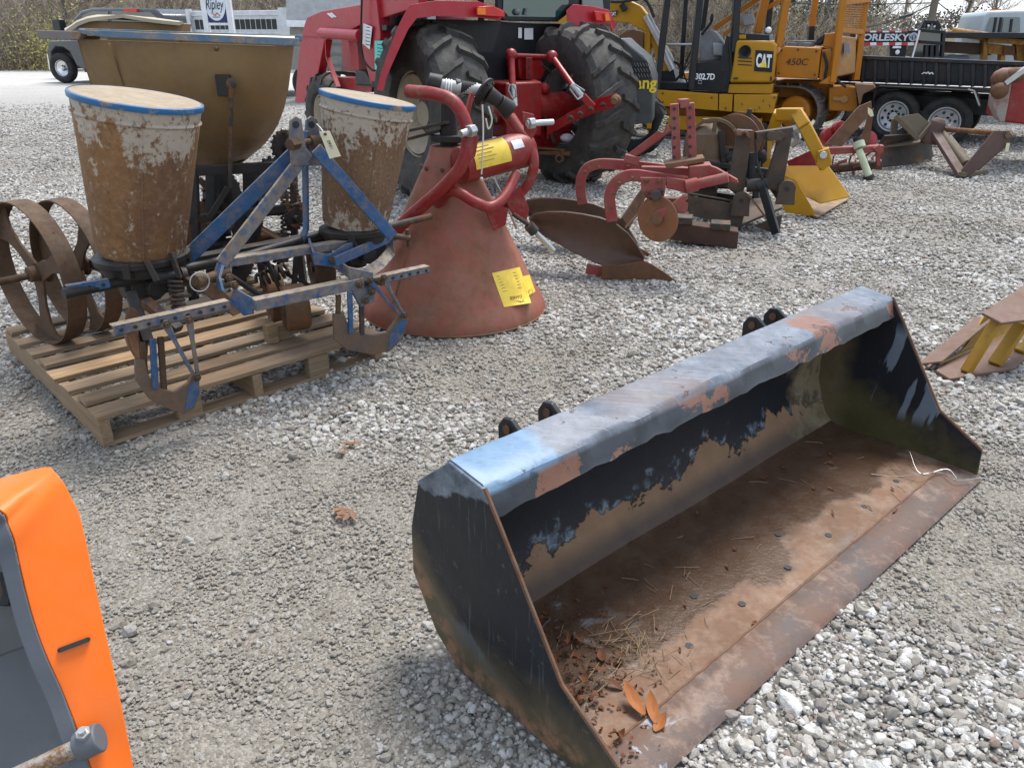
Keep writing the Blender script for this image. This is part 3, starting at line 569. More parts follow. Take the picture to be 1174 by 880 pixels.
# seed plate housings under the cans
for cb, ax, rb, px in ((cbL, axL, rbL, 0), (cbR, axR, rbR, 1)):
    b = B(); b.lathe([(rb*.55, -.09), (rb*.95, -.07), (rb*1.03, -.035), (rb*1.12, -.028), (rb*1.14, -.006), (rb*1.0, .004), (rb*.3, .004)], cb, V((0, 0, 1)), 40); h = part('seed_plate_housing', b, M['darkiron'], T, bevel=.002)
    for k_ in range(3):
        q = B(); a_ = .6+k_*2.1; c = cb+V((math.cos(a_)*rb*1.05, math.sin(a_)*rb*1.05, -.03)); q.box(c, (.03, .03, .06)); part('clamp', q, M['darkiron'], h, bevel=.003)
    g = B(); c = cb+V((0, 0, -.125)); g.box(c+K.e*.02, (.20, .13, .075), (K.e, K.n, (0, 0, 1))); g.cyl(c-K.e*.1, c-K.e*.04+K.e*.2, .043); g.cyl(c-K.n*.11, c+K.n*.08, .036); g.lathe([(.05, -.07), (.055, .03), (.03, .05)], c+K.n*.02, (0, 0, 1), 16)
    part('gear_housing', g, M['darkiron'], T, bevel=.004)
def bar(nm, p0, p1, w_, h_, mat, up=(0, 0, 1), lab=None, bev=.003): b = B(); b.beam(p0, p1, w_, h_, V(up)); return part(nm, b, mat, T, bevel=bev, label=lab)
def holes(par, pts, r=.007, ax=None):
    for q_ in pts:
        b = B(); b.cyl(q_-K.n*.0005, q_-K.n*.004, r, seg=8); part('bolt_hole', b, M['ink'], par)
# front tool bars (channel with punched holes)
def channel(p0, p1, h_, w_, mat, nm='toolbar', lab=None):
    b = B(); p0 = V(p0); p1 = V(p1); d = (p1-p0).normalized(); u = K.n.cross(d)*-1
    u = V((0, 0, 1)); q = [p0-u*h_/2, p1-u*h_/2, p1+u*h_/2, p0+u*h_/2]
    b.plate(q, .007, K.n); b.beam(p0+u*(h_/2-.003)+K.n*w_/2, p1+u*(h_/2-.003)+K.n*w_/2, w_, .006); b.beam(p0-u*(h_/2-.003)+K.n*w_/2, p1-u*(h_/2-.003)+K.n*w_/2, w_, .006)
    o = part(nm, b, mat, T, bevel=.0015, label=lab); nn = int((p1-p0).length/.042)
    holes(o, [p0+(p1-p0)*((i+.5)/nn) for i in range(nn)]); return o
channel(v(131, 380, -.01), v(264, 350, -.01), .036, .045, M['bluebar'], 'row_bar')
channel(v(404, 329, .0), v(493, 309, .0), .034, .045, M['bluebar'], 'row_bar')
channel(v(78, 333, .30), v(126, 325, .30), .034, .03, M['bluepaint'], 'rear_bar')
# runner openers
for k_, pts in enumerate(([(155, 412), (156, 436), (172, 458), (198, 471), (212, 474), (223, 468), (229, 451), (229, 432), (222, 428), (215, 440), (200, 449), (186, 446), (171, 432), (166, 412)],
                          [(383, 360), (384, 390), (398, 401), (428, 407), (448, 402), (462, 388), (469, 366), (463, 356), (455, 366), (444, 381), (428, 384), (414, 382), (402, 378), (395, 360)])):
    b = B(); b.plate([v(x, y, .005) for x, y in pts], .018, K.n); sh = part('runner_shoe', b, worn('runner_steel%d' % k_, (.16, .12, .10), (.10, .09, .085), rust=((.13, .075, .045), (.26, .16, .10)), amt=.5, sc=9, rough=.5, dust=.3, soft=.25), T, bevel=.003)
    c = B(); xs_ = ((214, 443), (229, 440)) if k_ == 0 else ((452, 375), (468, 362)); p_ = [v(x, y, .003) for x, y in ([(212, 470), (222, 466), (228, 450), (227, 434), (217, 442)] if k_ == 0 else [(445, 402), (461, 387), (467, 367), (458, 368), (447, 383)])]
    c.plate(p_, .022, K.n); part('blue_wear_patch', c, M['bluepaint'], sh)
for (x0, y0, x1, y1, o, m_) in ((163, 392, 167, 440, .02, 'wheelrust'), (175, 388, 178, 445, 0, 'bluepaint'), (184, 386, 188, 447, .02, 'wheelrust'), (388, 338, 387, 380, .02, 'wheelrust'), (401, 334, 402, 382, 0, 'bluepaint'), (414, 332, 415, 384, .01, 'iron')):
    bar('opener_leg', v(x0, y0, o), v(x1, y1, o), .022, .014, M[m_], up=K.n)
for (x0, y0, x1, y1, m_) in ((190, 372, 224, 433, 'bluebar'), (217, 366, 227, 432, 'bluebar'), (424, 322, 461, 364, 'bluepaint'), (439, 318, 464, 362, 'bluebar')):
    b = B(); b.strip([v(x0, y0, -.02), v((x0*2+x1)/3, (y0*2+y1)/3, -.015), v(x1, y1, .0)], [.03, .016, .014], .009, K.e); part('opener_brace', b, M[m_], T, bevel=.002)
for (x, y) in ((190, 371), (216, 366), (424, 321), (439, 318), (225, 432), (463, 361)):
    b = B(); b.bolt(v(x, y, -.022), -K.n, .015, .012); part('bolt', b, M['wheelrust'], T)
# coverer discs behind the openers
for (x, y, r, o) in ((146, 386, .105, .13), (330, 345, .085, .42)):
    c = v(x, y, o); b = B(); ax = (K.e*.85-K.n*.55+V((0, 0, .1))).normalized(); b.lathe([(0, 0), (r*.5, .008), (r*.9, .028), (r, .034), (r*.9, .033), (r*.5, .013), (0, .005)], c, ax, 28); part('covering_disc', b, M['rust'], T)
# lower frame: two cross bars, U side arms, lower hitch
fb = v(290, 349, .02); fb1 = v(414, 323, .02)
bar('front_cross_bar', fb, fb1, .05, .046, M['bluebar'])
b = B(); b.beam(v(262, 297, .22), v(448, 268, .22), .05, .012); b.beam(v(262, 302, .20), v(448, 273, .20), .008, .03); part('upper_cross_bar', b, M['bluebar'], T, bevel=.002)
for pts in ([(262, 297, .22), (261, 322, .18), (272, 336, .10), (290, 350, .03)], [(448, 268, .22), (449, 288, .2), (436, 303, .12), (404, 325, .03)]):
    b = B(); b.strip([v(*q) for q in pts], .058, .012, (K.n+V((0, 0, .8))).normalized()); part('side_arm', b, M['bluebar'], T, bevel=.002)
b = B(); b.plate([v(268, 330, .1), v(290, 342, .02), v(290, 360, .02), v(279, 362, .05), (v(262, 346, .12))], .008); part('corner_plate', b, M['bluepaint'], T, bevel=.002)
b = B(); b.strip([v(370, 283, .24), v(378, 297, .2), v(405, 316, .05), v(425, 326, .0)], .05, .010, (0, 0, 1)); part('bent_strap', b, M['bluebar'], T, bevel=.002)
b = B(); b.strip([v(355, 280, .24), v(360, 296, .16), v(378, 299, .14), v(396, 287, .16), v(430, 278, .22)], .055, .010, (0, 0, 1)); part('u_bracket', b, M['bluepaint'], T, bevel=.002)
bar('diagonal_strap', v(384, 300, .10), v(447, 272, .2), .012, .045, M['bluepaint'], up=(0, 0, 1))
b = B(); b.plate([v(400, 306, .0), v(428, 312, 0), v(430, 346, 0), v(414, 352, 0), v(404, 334, 0)], .02, K.n); part('bar_clamp', b, M['bluebar'], T, bevel=.003)
for (x, y, o) in ((381, 297, .12), (411, 326, -.01), (425, 334, -.01), (436, 323, -.01), (262, 318, .14), (268, 326, .1), (418, 344, -.01)):
    b = B(); b.bolt(v(x, y, o), -K.n, .016, .014); part('bolt', b, M['wheelrust'], T)
# lower hitch pins
b = B(); b.cyl(v(222, 324, .14), v(262, 311, .18), .019, seg=14); b.cyl(v(224, 323, .135), v(232, 320, .145), .028, seg=14); part('hitch_pin', b, M['wheelrust'], T, bevel=.003)
b = B(); c = v(229, 323, .12); b.tube([c+(K.e*math.cos(a)+V((0, 0, 1))*math.sin(a))*.037 for a in np.linspace(0, 2*PI, 24)[:-1]], .0028, 6, closed=True); part('linch_pin_ring', b, M['steel'], T)
b = B(); b.cyl(v(446, 270, .2), v(470, 273, .16), .014, seg=14); b.cyl(v(467, 263, .17), v(469, 283, .17), .010, seg=10); part('hitch_pin', b, M['wheelrust'], T)
b = B(); b.cyl(v(436, 262, .3), v(494, 248, .3), .016, seg=14); part('tool_shaft', b, M['iron'], T)
# A-frame mast
bar('mast_leg', v(253, 303, .17), v(353, 173, .24), .012, .055, M['bluebar'], up=(0, 0, 1))
b = B(); b.strip([v(253, 303, .17), v(249, 316, .15), v(253, 332, .12)], .05, .012, (K.n)); part('mast_foot', b, M['bluepaint'], T, bevel=.002)
bar('mast_leg', v(208, 302, .42), v(346, 168, .27), .012, .062, M['bluepaint'], up=(0, 0, 1))
bar('mast_leg', v(362, 170, .10), v(451, 272, .06), .012, .05, M['bluepaint'], up=(0, 0, 1))
b = B(); b.strip([v(350, 150, .3), v(350, 200, .34), v(351, 262, .38), v(344, 280, .40)], .04, .012, K.n); part('mast_upright', b, M['bluepaint'], T, bevel=.002)
for dx, o in ((0, .22), (18, .30)):
    b = B(); b.plate([v(x+dx, y, o) for x, y in ((334, 190), (332, 150), (333, 138), (339, 133), (346, 137), (348, 150), (354, 190))], .010, K.n); pl_ = part('top_link_plate', b, M['bluebar'], T, bevel=.002)
    b = B(); b.cyl(v(339+dx, 143, o)-K.n*.001, v(339+dx, 143, o)-K.n*.004, .014, seg=14); part('pin_hole', b, M['ink'], pl_)
b = B(); b.cyl(v(330, 166, .22), v(372, 160, .30), .013); b.cyl(v(332, 166, .21), v(341, 164, .23), .024, seg=6); b.cyl(v(356, 163, .27), v(365, 162, .27), .026, seg=12); part('mast_bolt', b, M['wheelrust'], T)
# rear tool bar and undergear
b = B(); b.tube([v(73, 337, .30), v(150, 321, .34), v(285, 293, .38), v(370, 268, .40), v(440, 254, .38)], .020, 10); part('rear_shaft', b, M['darkiron'], T)
b = B(); b.beam(v(190, 306, .5), v(420, 262, .5), .06, .05); part('rear_toolbar', b, M['darkiron'], T, bevel=.003)
b = B(); b.plate([v(212, 318, .2), v(232, 314, .2), v(282, 356, .12), v(268, 362, .12)], .012); part('dust_shield', b, M['rust'], T, bevel=.002)
b = B(); b.beam(v(166, 345, .25), v(205, 378, .12), .045, .03); part('row_unit_arm', b, M['iron'], T, bevel=.003)
b = B(); b.beam(v(150, 335, .3), v(170, 392, .15), .04, .03); part('row_unit_arm', b, M['darkiron'], T, bevel=.003)
b = B(); b.spring(v(200, 318, .22), v(205, 354, .2), .024, 7, .006); part('coil_spring', b, M['iron'], T)
b = B(); b.cyl(v(176, 318, .25), v(206, 316, .25), .025, seg=16); b.cyl(v(206, 316, .25), v(212, 316, .25), .034, seg=16); part('drive_hub', b, M['darkiron'], T)
b = B(); b.beam(v(168, 298, .22), v(180, 322, .2), .012, .022); b.beam(v(196, 290, .22), v(206, 318, .2), .012, .022); part('can_latch', b, M['iron'], T, bevel=.002)
# narrow black press wheel and rusty tyre segment behind
for (x, y, r, o, wdt, mt, nm) in ((338, 352, .105, .33, .055, 'rust', 'press_wheel'), (315, 340, .13, .62, .04, 'rust', 'press_wheel'), (368, 305, .12, .60, .05, 'wheelrust', 'press_wheel')):
    c = v(x, y, o); ax = (K.e*.9-K.n*.3).normalized(); b = B(); b.lathe([(r*.90, -wdt), (r, -wdt*.8), (r, wdt*.8), (r*.90, wdt), (r*.86, 0)], c, ax, 36, closed=True)
    pw_ = part(nm, b, M[mt], T)
    sp = B()
    for a_ in range(5):
        d = ax.cross(V((0, 0, 1))).normalized(); d = d*math.cos(a_*1.257)+V((0, 0, 1))*math.sin(a_*1.257); sp.beam(c, c+d*r*.9, .016, .012, ax)
    sp.cyl(c-ax*.05, c+ax*.05, .025, seg=12); part('spokes', sp, M['iron'], pw_)
b = B(); b.spring(v(296, 322, .5), v(330, 308, .42), .028, 6, .008); part('coil_spring', b, M['iron'], T)
for (p0, p1, w_) in (((285, 292, .45), (360, 330, .5), .03), ((300, 286, .45), (330, 350, .4), .02), ((240, 300, .45), (300, 340, .35), .03), ((340, 290, .4), (336, 345, .38), .022)):
    bar('linkage_rod', v(*p0), v(*p1), w_, .018, M['darkiron'])
# open steel wheels on the left end
axw = V((math.cos(R(55)), math.sin(R(55)), 0)); 
def open_wheel(c, r, wdt, ph_):
    b = B(); b.lathe([(r-.006, -wdt/2), (r, -wdt/2), (r+.002, 0), (r, wdt/2), (r-.006, wdt/2), (r-.005, 0)], c, axw, 56, closed=True); wl = part('gauge_wheel', b, M['wheelrust'], T, ang=50)
    s = B(); sdv, u = basis(axw)
    for k_ in range(3):
        a_ = ph_+k_*PI*2/3; d = sdv*math.cos(a_)+u*math.sin(a_); q = axw.cross(d)
        # web: flared spoke plate
        pts = [c+d*.0-q*.045, c+d*r*.45-q*.030, c+d*r*.72-q*.045, c+d*r*.88-q*.085, c+d*(r-.02)-q*.125, c+d*(r-.001), c+d*(r-.02)+q*.125, c+d*r*.88+q*.085, c+d*r*.72+q*.045, c+d*r*.45+q*.030, c+d*.0+q*.045]
        s.plate(pts, .012, axw)
    part('spoke_web', s, M['wheelrust'], wl, bevel=.002); hb = B(); hb.lathe([(.016, -.04), (.034, -.035), (.036, .03), (.05, .04), (.05, .05), (.016, .05)], c, axw, 20); part('hub', hb, M['wheelrust'], wl, bevel=.002)
wz = .13+.325
cw1 = V((0, 0, 0)); gd = G(62, 390, .13); cw1 = V((gd.x, gd.y, .13+.32)); open_wheel(cw1, .32, .085, .35); gd2 = G(86, 378, .13); gd2 = cw1+axw*.17; cw2 = V((gd2.x, gd2.y, .13+.31)); open_wheel(cw2, .31, .08, .85)
b = B(); b.cyl(cw1-axw*.26+V((0, 0, .0)), cw2+axw*.15, .016, seg=14); part('wheel_axle', b, M['wheelrust'], T)
b = B(); b.beam(cw2+axw*.08, v(150, 318, .35), .035, .045); part('axle_arm', b, M['darkiron'], T, bevel=.003)
# wooden block under the frame and its bolt
b = B(); c = PF.w(.62, .43, 0); c = G(312, 392, .138)+V((0, 0, .045)); b.box(c, (.05, .05, .09), (K.e, K.n, (0, 0, 1))); b.box(c+K.e*.06+K.n*.03-V((0, 0, .012)), (.06, .07, .065), (K.e, K.n, (0, 0, 1)))
tag(part('wood_block', b, Wd, None, bevel=.003, loc=c-V((0, 0, .045))), 'small grey wooden prop block on the pallet boards under the blue frame', 'wood block')
b = B(); tagc = [v(x, y, -.02) for x, y in ((366, 151), (378, 150), (391, 179), (378, 182))]; b.plate(tagc, .0012); tg = part('lot_tag', b, M['paper'], None, loc=tagc[0]); tag(tg, 'cream paper lot tag hanging on a string from the top of the blue planter mast', 'paper tag')
b = B(); b.tube([v(363, 142, .2), v(367, 146, .08), v(372, 153, -.024)], .0015, 5); part('string', b, M['white'], tg); b = B(); b.cyl(v(373, 154, -.022), v(373, 154, -.026), .006, seg=10); part('eyelet', b, M['rust'], tg)
ed = (tagc[2]-tagc[1]).normalized()
text('0931', (tagc[0]+tagc[1]+tagc[2]+tagc[3])/4-K.n*.001, ed, V((tagc[1]-tagc[0])).normalized(), .013, M['ink'], tg, name='number', th=.0008)
# ================================================================= tan hopper drill behind the planter
tan = worn('tan_hopper_sheet', (.31, .205, .105), (.23, .15, .08), rust=((.13, .08, .045), (.30, .20, .11)), amt=.30, sc=5, rough=.45, dust=.25, dustc=(.42, .34, .25), soft=.3, spec=.5, seed=2, streak=True)
tin = worn('hopper_rim', (.10, .19, .30), (.24, .27, .30), rust=((.26, .20, .15), (.4, .34, .27)), amt=.45, sc=9, rough=.55, dust=.4)
HF = Fr(D(180, 190, 3.95), 0); HF = Fr((HF.o.x, 3.95, 0), 15); hv = HF.v
T = thing('hopper_drill', 'large tan sheet-metal hopper on a black chain-driven undercarriage behind the planter', 'grain hopper', (hv(200, 190, .25).x, 4.2, 0))
prof = [(42, 42), (0, 0)]
front = [(88, 44), (104, 90), (140, 150), (178, 178), (215, 190), (262, 192), (293, 174), (318, 140), (329, 100), (337, 50)]
dep = .62
yy_ = [45, 58, 70, 83, 95, 108, 120, 131, 141, 151, 160, 168, 175, 181, 186, 189.5, 191.5]
Lx = np.interp(yy_, [45, 70, 95, 120, 140, 157, 170, 180, 187, 191.5], [90, 97, 105, 118, 134, 150, 166, 184, 205, 228]); Rx = np.interp(yy_, [45, 70, 95, 120, 140, 157, 170, 180, 187, 191.5], [337, 334, 331, 326, 319, 309, 298, 285, 272, 258])
def bow(y): u = (y-45)/146.5; return .40*u**3+.05*u
def face(side):
    rows = []
    for y, a_, c_ in zip(yy_, Lx, Rx):
        row = []
        for k in range(13):
            w_ = k/12; x = a_+(c_-a_)*w_; o = bow(y)+.13*abs(2*w_-1)**6
            p_ = hv(x, y+(.05*(x-90)*(1-(y-45)/146)*.7), 0 if side else o)
            if side: p_ = hv(x, y+(.05*(x-90)*(1-(y-45)/146)*.7), o)+HF.n*(1.0-2*o)
            row.append(p_)
        rows.append(row)
    return rows
F0, F1 = face(0), face(1); b = B(); b.sheet(F0, .006); part('hopper_shell', b, tan, T, ang=60); b = B(); b.sheet(F1, .006); part('hopper_shell', b, tan, T, ang=60)
for k in (0, 12): b = B(); b.sheet([[F0[i][k].lerp(F1[i][k], u) for u in (0, .5, 1)] for i in range(len(F0))], .006); part('end_panel', b, tan, T, ang=60)
b = B(); b.sheet([F0[-1], F1[-1]], .006); part('hopper_bottom', b, tan, T)
b = B(); b.beam(hv(125, 50, -.006), hv(158, 150, .11), .004, .012, HF.n); part('panel_seam', b, tan, T)
b = B(); ra = [hv(90, 37, -.05), hv(345, 50, -.05)]
b.plate([hv(92, 34, -.03), hv(343, 44, -.03), hv(343, 44, -.03)-V((0, 0, .035)), hv(118, 43, -.03), hv(92, 36, -.03)-V((0, 0, .01))], .012, HF.n)
b.beam(hv(92, 36, dep), hv(340, 44, dep), .03, .03); b.beam(hv(343, 44, -.02), hv(343, 44, dep), .03, .03); b.beam(hv(94, 36, -.02), hv(94, 36, dep), .03, .02)
part('hopper_rim', b, tin, T, bevel=.003)
b = B(); b.plate([hv(40, 35, -.02), hv(95, 36, -.02), hv(90, 46, -.02), hv(45, 45, -.02)], .45, HF.n); part('rim_flange', b, worn('flange', (.26, .20, .17), (.22, .24, .27), amt=.45, sc=10, rust=((.2, .1, .06), (.36, .24, .17)), dust=.2), T, bevel=.003)
b = B(); b.beam(hv(265, 96, -.005), hv(264, 215, .0), .02, .038, HF.n); b.ball(hv(265, 96, -.015), .026, 12, 8, (1, .4, 1)); part('support_strap', b, M['iron'], T, bevel=.002)
b = B(); b.box(hv(257, 98, .01), (.07, .03, .10)); part('strap_bracket', b, M['darkiron'], T, bevel=.003)
b = B(); b.ball(hv(248, 56, -.006), .010, 8, 6); part('rivet', b, M['iron'], T)
fill = B(); fill.plate([hv(100, 41, .05), hv(338, 48, .05), hv(338, 44, dep-.05), hv(100, 38, dep-.05)], .01); part('hopper_lid', fill, M['paper'], T)
# undercarriage: frame, shafts, sprockets, chain, spring
blk = M['darkiron']
for (x0, y0, x1, y1, o, w_, h_, m_) in ((222, 196, 338, 190, .05, .04, .05, blk), (215, 252, 350, 236, .05, .04, .04, blk), (205, 300, 345, 275, .0, .05, .05, blk), (222, 196, 226, 300, .05, .04, .04, blk), (244, 192, 244, 300, .3, .05, .09, blk), (336, 150, 338, 285, .08, .035, .035, blk), (290, 192, 290, 300, .4, .09, .09, blk), (262, 214, 240, 250, 0, .03, .03, blk), (228, 205, 300, 285, .35, .03, .03, M['wheelrust']), (300, 195, 268, 300, .3, .04, .04, blk), (240, 330, 240, 290, .1, .03, .03, blk), (300, 262, 352, 290, 0, .10, .012, M['rust'])):
    b = B(); b.beam(hv(x0, y0, o), hv(x1, y1, o), w_, h_); part('frame_member', b, m_, T, bevel=.003)
for (x, y, r, o) in ((326, 168, .07, .0), (337, 250, .055, .0), (312, 205, .11, .3), (283, 258, .10, .05), (255, 225, .13, .45), (322, 285, .08, .2), (270, 300, .12, .2)):
    b = B(); ax = V((1, -.55, 0)).normalized() if o else V((.8, -.6, 0)).normalized(); c = hv(x, y, o); b.lathe([(0, -.012), (r, -.012), (r, .012), (0, .012)], c, ax, 22); b.lathe([(0, -.04), (r*.3, -.04), (r*.3, .04), (0, .04)], c, ax, 14)
    for k_ in range(16):
        sdv, u = basis(ax); d = sdv*math.cos(k_*.3927)+u*math.sin(k_*.3927); b.beam(c+d*(r-.002), c+d*(r+.012), .012, .016, ax)
    part('sprocket', b, blk, T)
ch = B(); cp = [(326, 150), (334, 165), (336, 200), (342, 225), (347, 245), (342, 258), (332, 256), (330, 235), (325, 205), (318, 175), (318, 158)]
cpt = catmull([hv(x, y, -.02) for x, y in cp], 6, True); acc = 0
for i in range(0, len(cpt)-1): ch.tube([cpt[i], cpt[i]*.25+cpt[i+1]*.75], .008 if i % 2 else .012, 6)
part('roller_chain', ch, M['iron'], T)
b = B(); b.spring(hv(329, 210, .1), hv(329, 268, .1), .030, 11, .007); part('coil_spring', b, M['iron'], T)
b = B(); b.cyl(hv(205, 252, .1), hv(345, 240, .1), .022); part('drive_shaft', b, blk, T)
b = B(); b.cyl(hv(220, 285, .25), hv(330, 268, .25), .028); b.cyl(hv(240, 262, .25), hv(262, 258, .25), .06); part('drive_shaft', b, M['iron'], T)
for (x, o) in ((215, .1), (300, .1), (345, .45), (245, .5)):
    g_ = hv(x, 300, o); b = B(); b.beam(V((g_.x, g_.y, .02)), V((g_.x, g_.y, g_.z+.05)), .04, .05); b.box(V((g_.x, g_.y, .012)), (.12, .12, .02)); part('leg', b, blk, T, bevel=.003)
b = B(); c = hv(225, 262, .4); b.lathe([(0, 0), (.14, .0), (.16, .02), (.16, .04), (0, .04)], c, V((.5, -1, 0)), 26); part('drive_disc', b, M['rust'], T)
# second hopper further back
HB = Fr((HF.o.x, 4.85, 0), 12); hb = HB.v
T = thing('rear_hopper', 'second tan hopper with a warped pale lid, just visible behind the first', 'grain hopper', (hb(150, 30).x, 5.1, 0))
b = B(); b.plate([hb(92, 24), hb(203, 26), hb(198, 80), hb(185, 150), hb(120, 150), hb(105, 80)], .5, HB.n); part('hopper_shell', b, tan, T, bevel=.006)
b = B(); rows = []
for (x, y) in ((74, 34), (88, 25), (100, 20), (112, 18), (140, 18), (175, 21), (205, 25), (209, 25)): rows.append([hb(x, y, o)+V((0, 0, .006*math.sin(x+o*9))) for o in (-.05, .15, .35, .55)])
b.sheet(rows, .018); part('lid', b, worn('warped_lid', (.56, .50, .38), (.46, .40, .30), amt=.25, rust=((.3, .22, .14), (.42, .34, .24)), sc=9, rough=.7, dust=.2), T)
for (x, o) in ((125, .05), (180, .05), (125, .45), (180, .45)):
    g_ = hb(x, 150, o); b = B(); b.beam(V((g_.x, g_.y, 0)), V((g_.x, g_.y, g_.z+.1)), .05, .05); part('leg', b, blk, T, bevel=.003)
# ================================================================= cone spreader, tipped with its mouth on the ground
cr = worn('sun_faded_red_cone', (.36, .10, .08), (.43, .16, .125), rust=((.13, .06, .035), (.34, .17, .10)), amt=.50, sc=4.2, rough=.45, dust=.45, dustc=(.36, .25, .19), soft=.25, seed=5)
fr = worn('red_tube_paint', (.30, .028, .032), (.27, .05, .045), rust=((.16, .06, .04), (.36, .17, .12)), amt=.3, sc=9, rough=.42, dust=.35, dustc=(.38, .26, .21), soft=.15)
yel = plain('yellow_decal', (.75, .52, .06), .5, var=.12, sc=20)
C0 = V((-.335, 4.22, 0)); C = Fr(C0, 18); cv = C.v
T = thing('cone_spreader', 'faded red cone fertiliser spreader tipped upside down on its wide mouth', 'spreader', tuple(C0))
rb = .525; ap = cv(515, 168, 0); ax = (ap-C0).normalized(); Lc = (ap-C0).length
b = B(); b.lathe([(rb*.985, .0), (rb*1.0, .004), (rb*1.0, .012), (rb*.975, .05), (rb*.94, .085), (rb*.89, .12), (.115, Lc-.05), (.10, Lc), (0, Lc+.005)], C0+V((0, 0, .004)), ax, 72); cone = part('cone_hopper', b, cr, T, ang=25)
b = B(); b.lathe([(rb*1.0, .0), (rb*1.012, .003), (rb*1.012, .010), (rb*1.0, .013)], C0+V((0, 0, .004)), ax, 72, closed=True); part('rolled_rim', b, M['rust'], cone)
sm_ = B(); sdv0, u0 = basis(ax); dd = (V((-.62, -.78, 0))); dd = (dd-ax*dd.dot(ax)).normalized(); sm_.tube([C0+ax*.14+dd*(rb*.885), C0+ax*(Lc-.06)+dd*.117], .0035, 6); part('seam', sm_, cr, cone)
for k_ in range(9):
    a_ = k_*.7; q = B(); rv = (sdv0*math.cos(a_)+u0*math.sin(a_)); q.bolt(C0+ax*(Lc-.10)+rv*.145, rv, .011, .007); part('rivet', q, M['rust'], cone)
def oncone(x, y, out=.005):
    """point on the cone seen at pixel"""
    d = ray(x, y).normalized(); o = V((0, 0, CAMH)); t_ = 3.0
    for _ in range(400):
        p = o+d*t_; h = (p-C0).dot(ax); rr = (p-C0-ax*h).length; k_ = (h-.12)/(Lc-.17); rc = rb*.89+(.115-rb*.89)*k_ if h > .12 else rb*.985
        if rr < rc+out: break
        t_ += .004
    return p
def decal(px, rows_, mat, nm, par, lab=None):
    (x0, y0), (x1, y1), (x2, y2), (x3, y3) = px; rr = []
    for i in range(9):
        u = i/8; a_ = (x0+(x3-x0)*u, y0+(y3-y0)*u); c_ = (x1+(x2-x1)*u, y1+(y2-y1)*u); rr.append([oncone(a_[0]+(c_[0]-a_[0])*j/8, a_[1]+(c_[1]-a_[1])*j/8) for j in range(9)])
    b = B(); b.sheet(rr, .002); return part(nm, b, mat, par, label=lab)
d1 = decal(((564, 313), (596, 306), (609, 347), (578, 352)), 0, yel, 'warning_decal', cone); d2 = decal(((598, 317), (607, 315), (614, 334), (605, 340)), 0, yel, 'warning_decal', cone)
n_ = (oncone(590, 330)-C0); n_.z = .2; e_ = (oncone(604, 347)-oncone(580, 352)).normalized(); u_ = -(oncone(590, 345)-oncone(584, 320)).normalized()
for s_, x, y, hh in (('SPREADER', 592, 347, .016), ('DANGER', 590, 341, .016)): text(s_, oncone(x, y, .010), -e_, -u_, hh, M['ink'], d1, th=.001)
for i in range(6):
    q = B(); q.tube([oncone(570+i*1.3, 317+i*3.4, .009), oncone(592+i*1.3, 312+i*3.4, .009)], .0011, 4); part('print_line', q, M['ink'], d1)
q = B(); q.tube([oncone(x, y, .010) for x, y in ((606, 333), (610, 331), (611, 336), (607, 338))], .001, 4, closed=True); part('warning_symbol', q, M['ink'], d2)
# gearbox tube with label
g0 = cv(527, 190, -.22); g1 = cv(606, 170, -.10); gx = (g1-g0).normalized(); gl = (g1-g0).length
b = B(); b.lathe([(0, -.01), (.075, -.01), (.092, 0), (.092, gl-.01), (.08, gl), (.03, gl+.03), (0, gl+.03)], g0, gx, 32); gb = part('gearbox_tube', b, fr, T)
b = B(); b.lathe([(.0945, .045), (.0945, .225)], g0, gx, 24, a0=PI*.15, a1=PI*1.0, up=V((0, 0, 1))); sdv, u = basis(gx)
vec = V((0, -1, .45)); 
b = B(); rr = []
for i in range(9):
    a_ = -.75+1.5*i/8; f0 = (vec-gx*vec.dot(gx)).normalized(); f1 = gx.cross(f0); d = f0*math.cos(a_)+f1*math.sin(a_); rr.append([g0+gx*h+d*.0955 for h in np.linspace(.04, .255, 8)])
b.sheet(rr, .002); lb = part('yellow_label', b, yel, gb)
for i in range(5):
    a_ = -.4+.2*i; d = f0*math.cos(a_)+f1*math.sin(a_); q = B(); q.tube([g0+gx*.06+d*.0975, g0+gx*(.15+.02*(i % 2))+d*.0975], .0012, 4); part('print_line', q, M['ink'], lb)
b = B(); rr = []
for i in range(5):
    a_ = -.3+.5*i/4; d = f0*math.cos(a_)+f1*math.sin(a_); rr.append([g0+gx*h+d*.0955 for h in (.28, .345)])
b.sheet(rr, .002); part('white_label', b, M['white'], gb)
# tube frames
b = B(); b.tube([cv(430, 290, -.12), cv(466, 252, -.20), cv(508, 215, -.30), cv(531, 186, -.34), cv(536, 150, -.33), cv(521, 118, -.28), cv(497, 108, -.2), cv(468, 105, -.08)], .032, 16, 6); part('frame_tube', b, fr, T)
b = B(); b.tube([cv(570, 118, -.05), cv(592, 146, -.1), cv(607, 165, -.16), cv(612, 190, -.2), cv(602, 215, -.18), cv(578, 236, -.12), cv(556, 262, .1)], .027, 16, 6); part('frame_tube', b, fr, T)
b = B(); b.tube([cv(478, 268, .1), cv(500, 238, -.15), cv(518, 219, -.30), cv(545, 232, -.38), cv(562, 237, -.38), cv(578, 226, -.34), cv(592, 200, -.24)], .027, 16, 6); part('frame_tube', b, fr, T)
b = B(); b.plate([cv(x, y, -.30) for x, y in ((556, 240), (565, 232), (583, 240), (580, 258), (566, 265))], .012); b.plate([cv(x, y, -.2) for x, y in ((580, 232), (596, 212), (607, 240), (603, 258), (590, 250))], .012); part('hitch_lug', b, fr, T, bevel=.003)
b = B(); b.plate([cv(x, y, -.36) for x, y in ((529, 150), (541, 142), (549, 158), (545, 180), (533, 186))], .009); part('pin_lug', b, fr, T, bevel=.003)
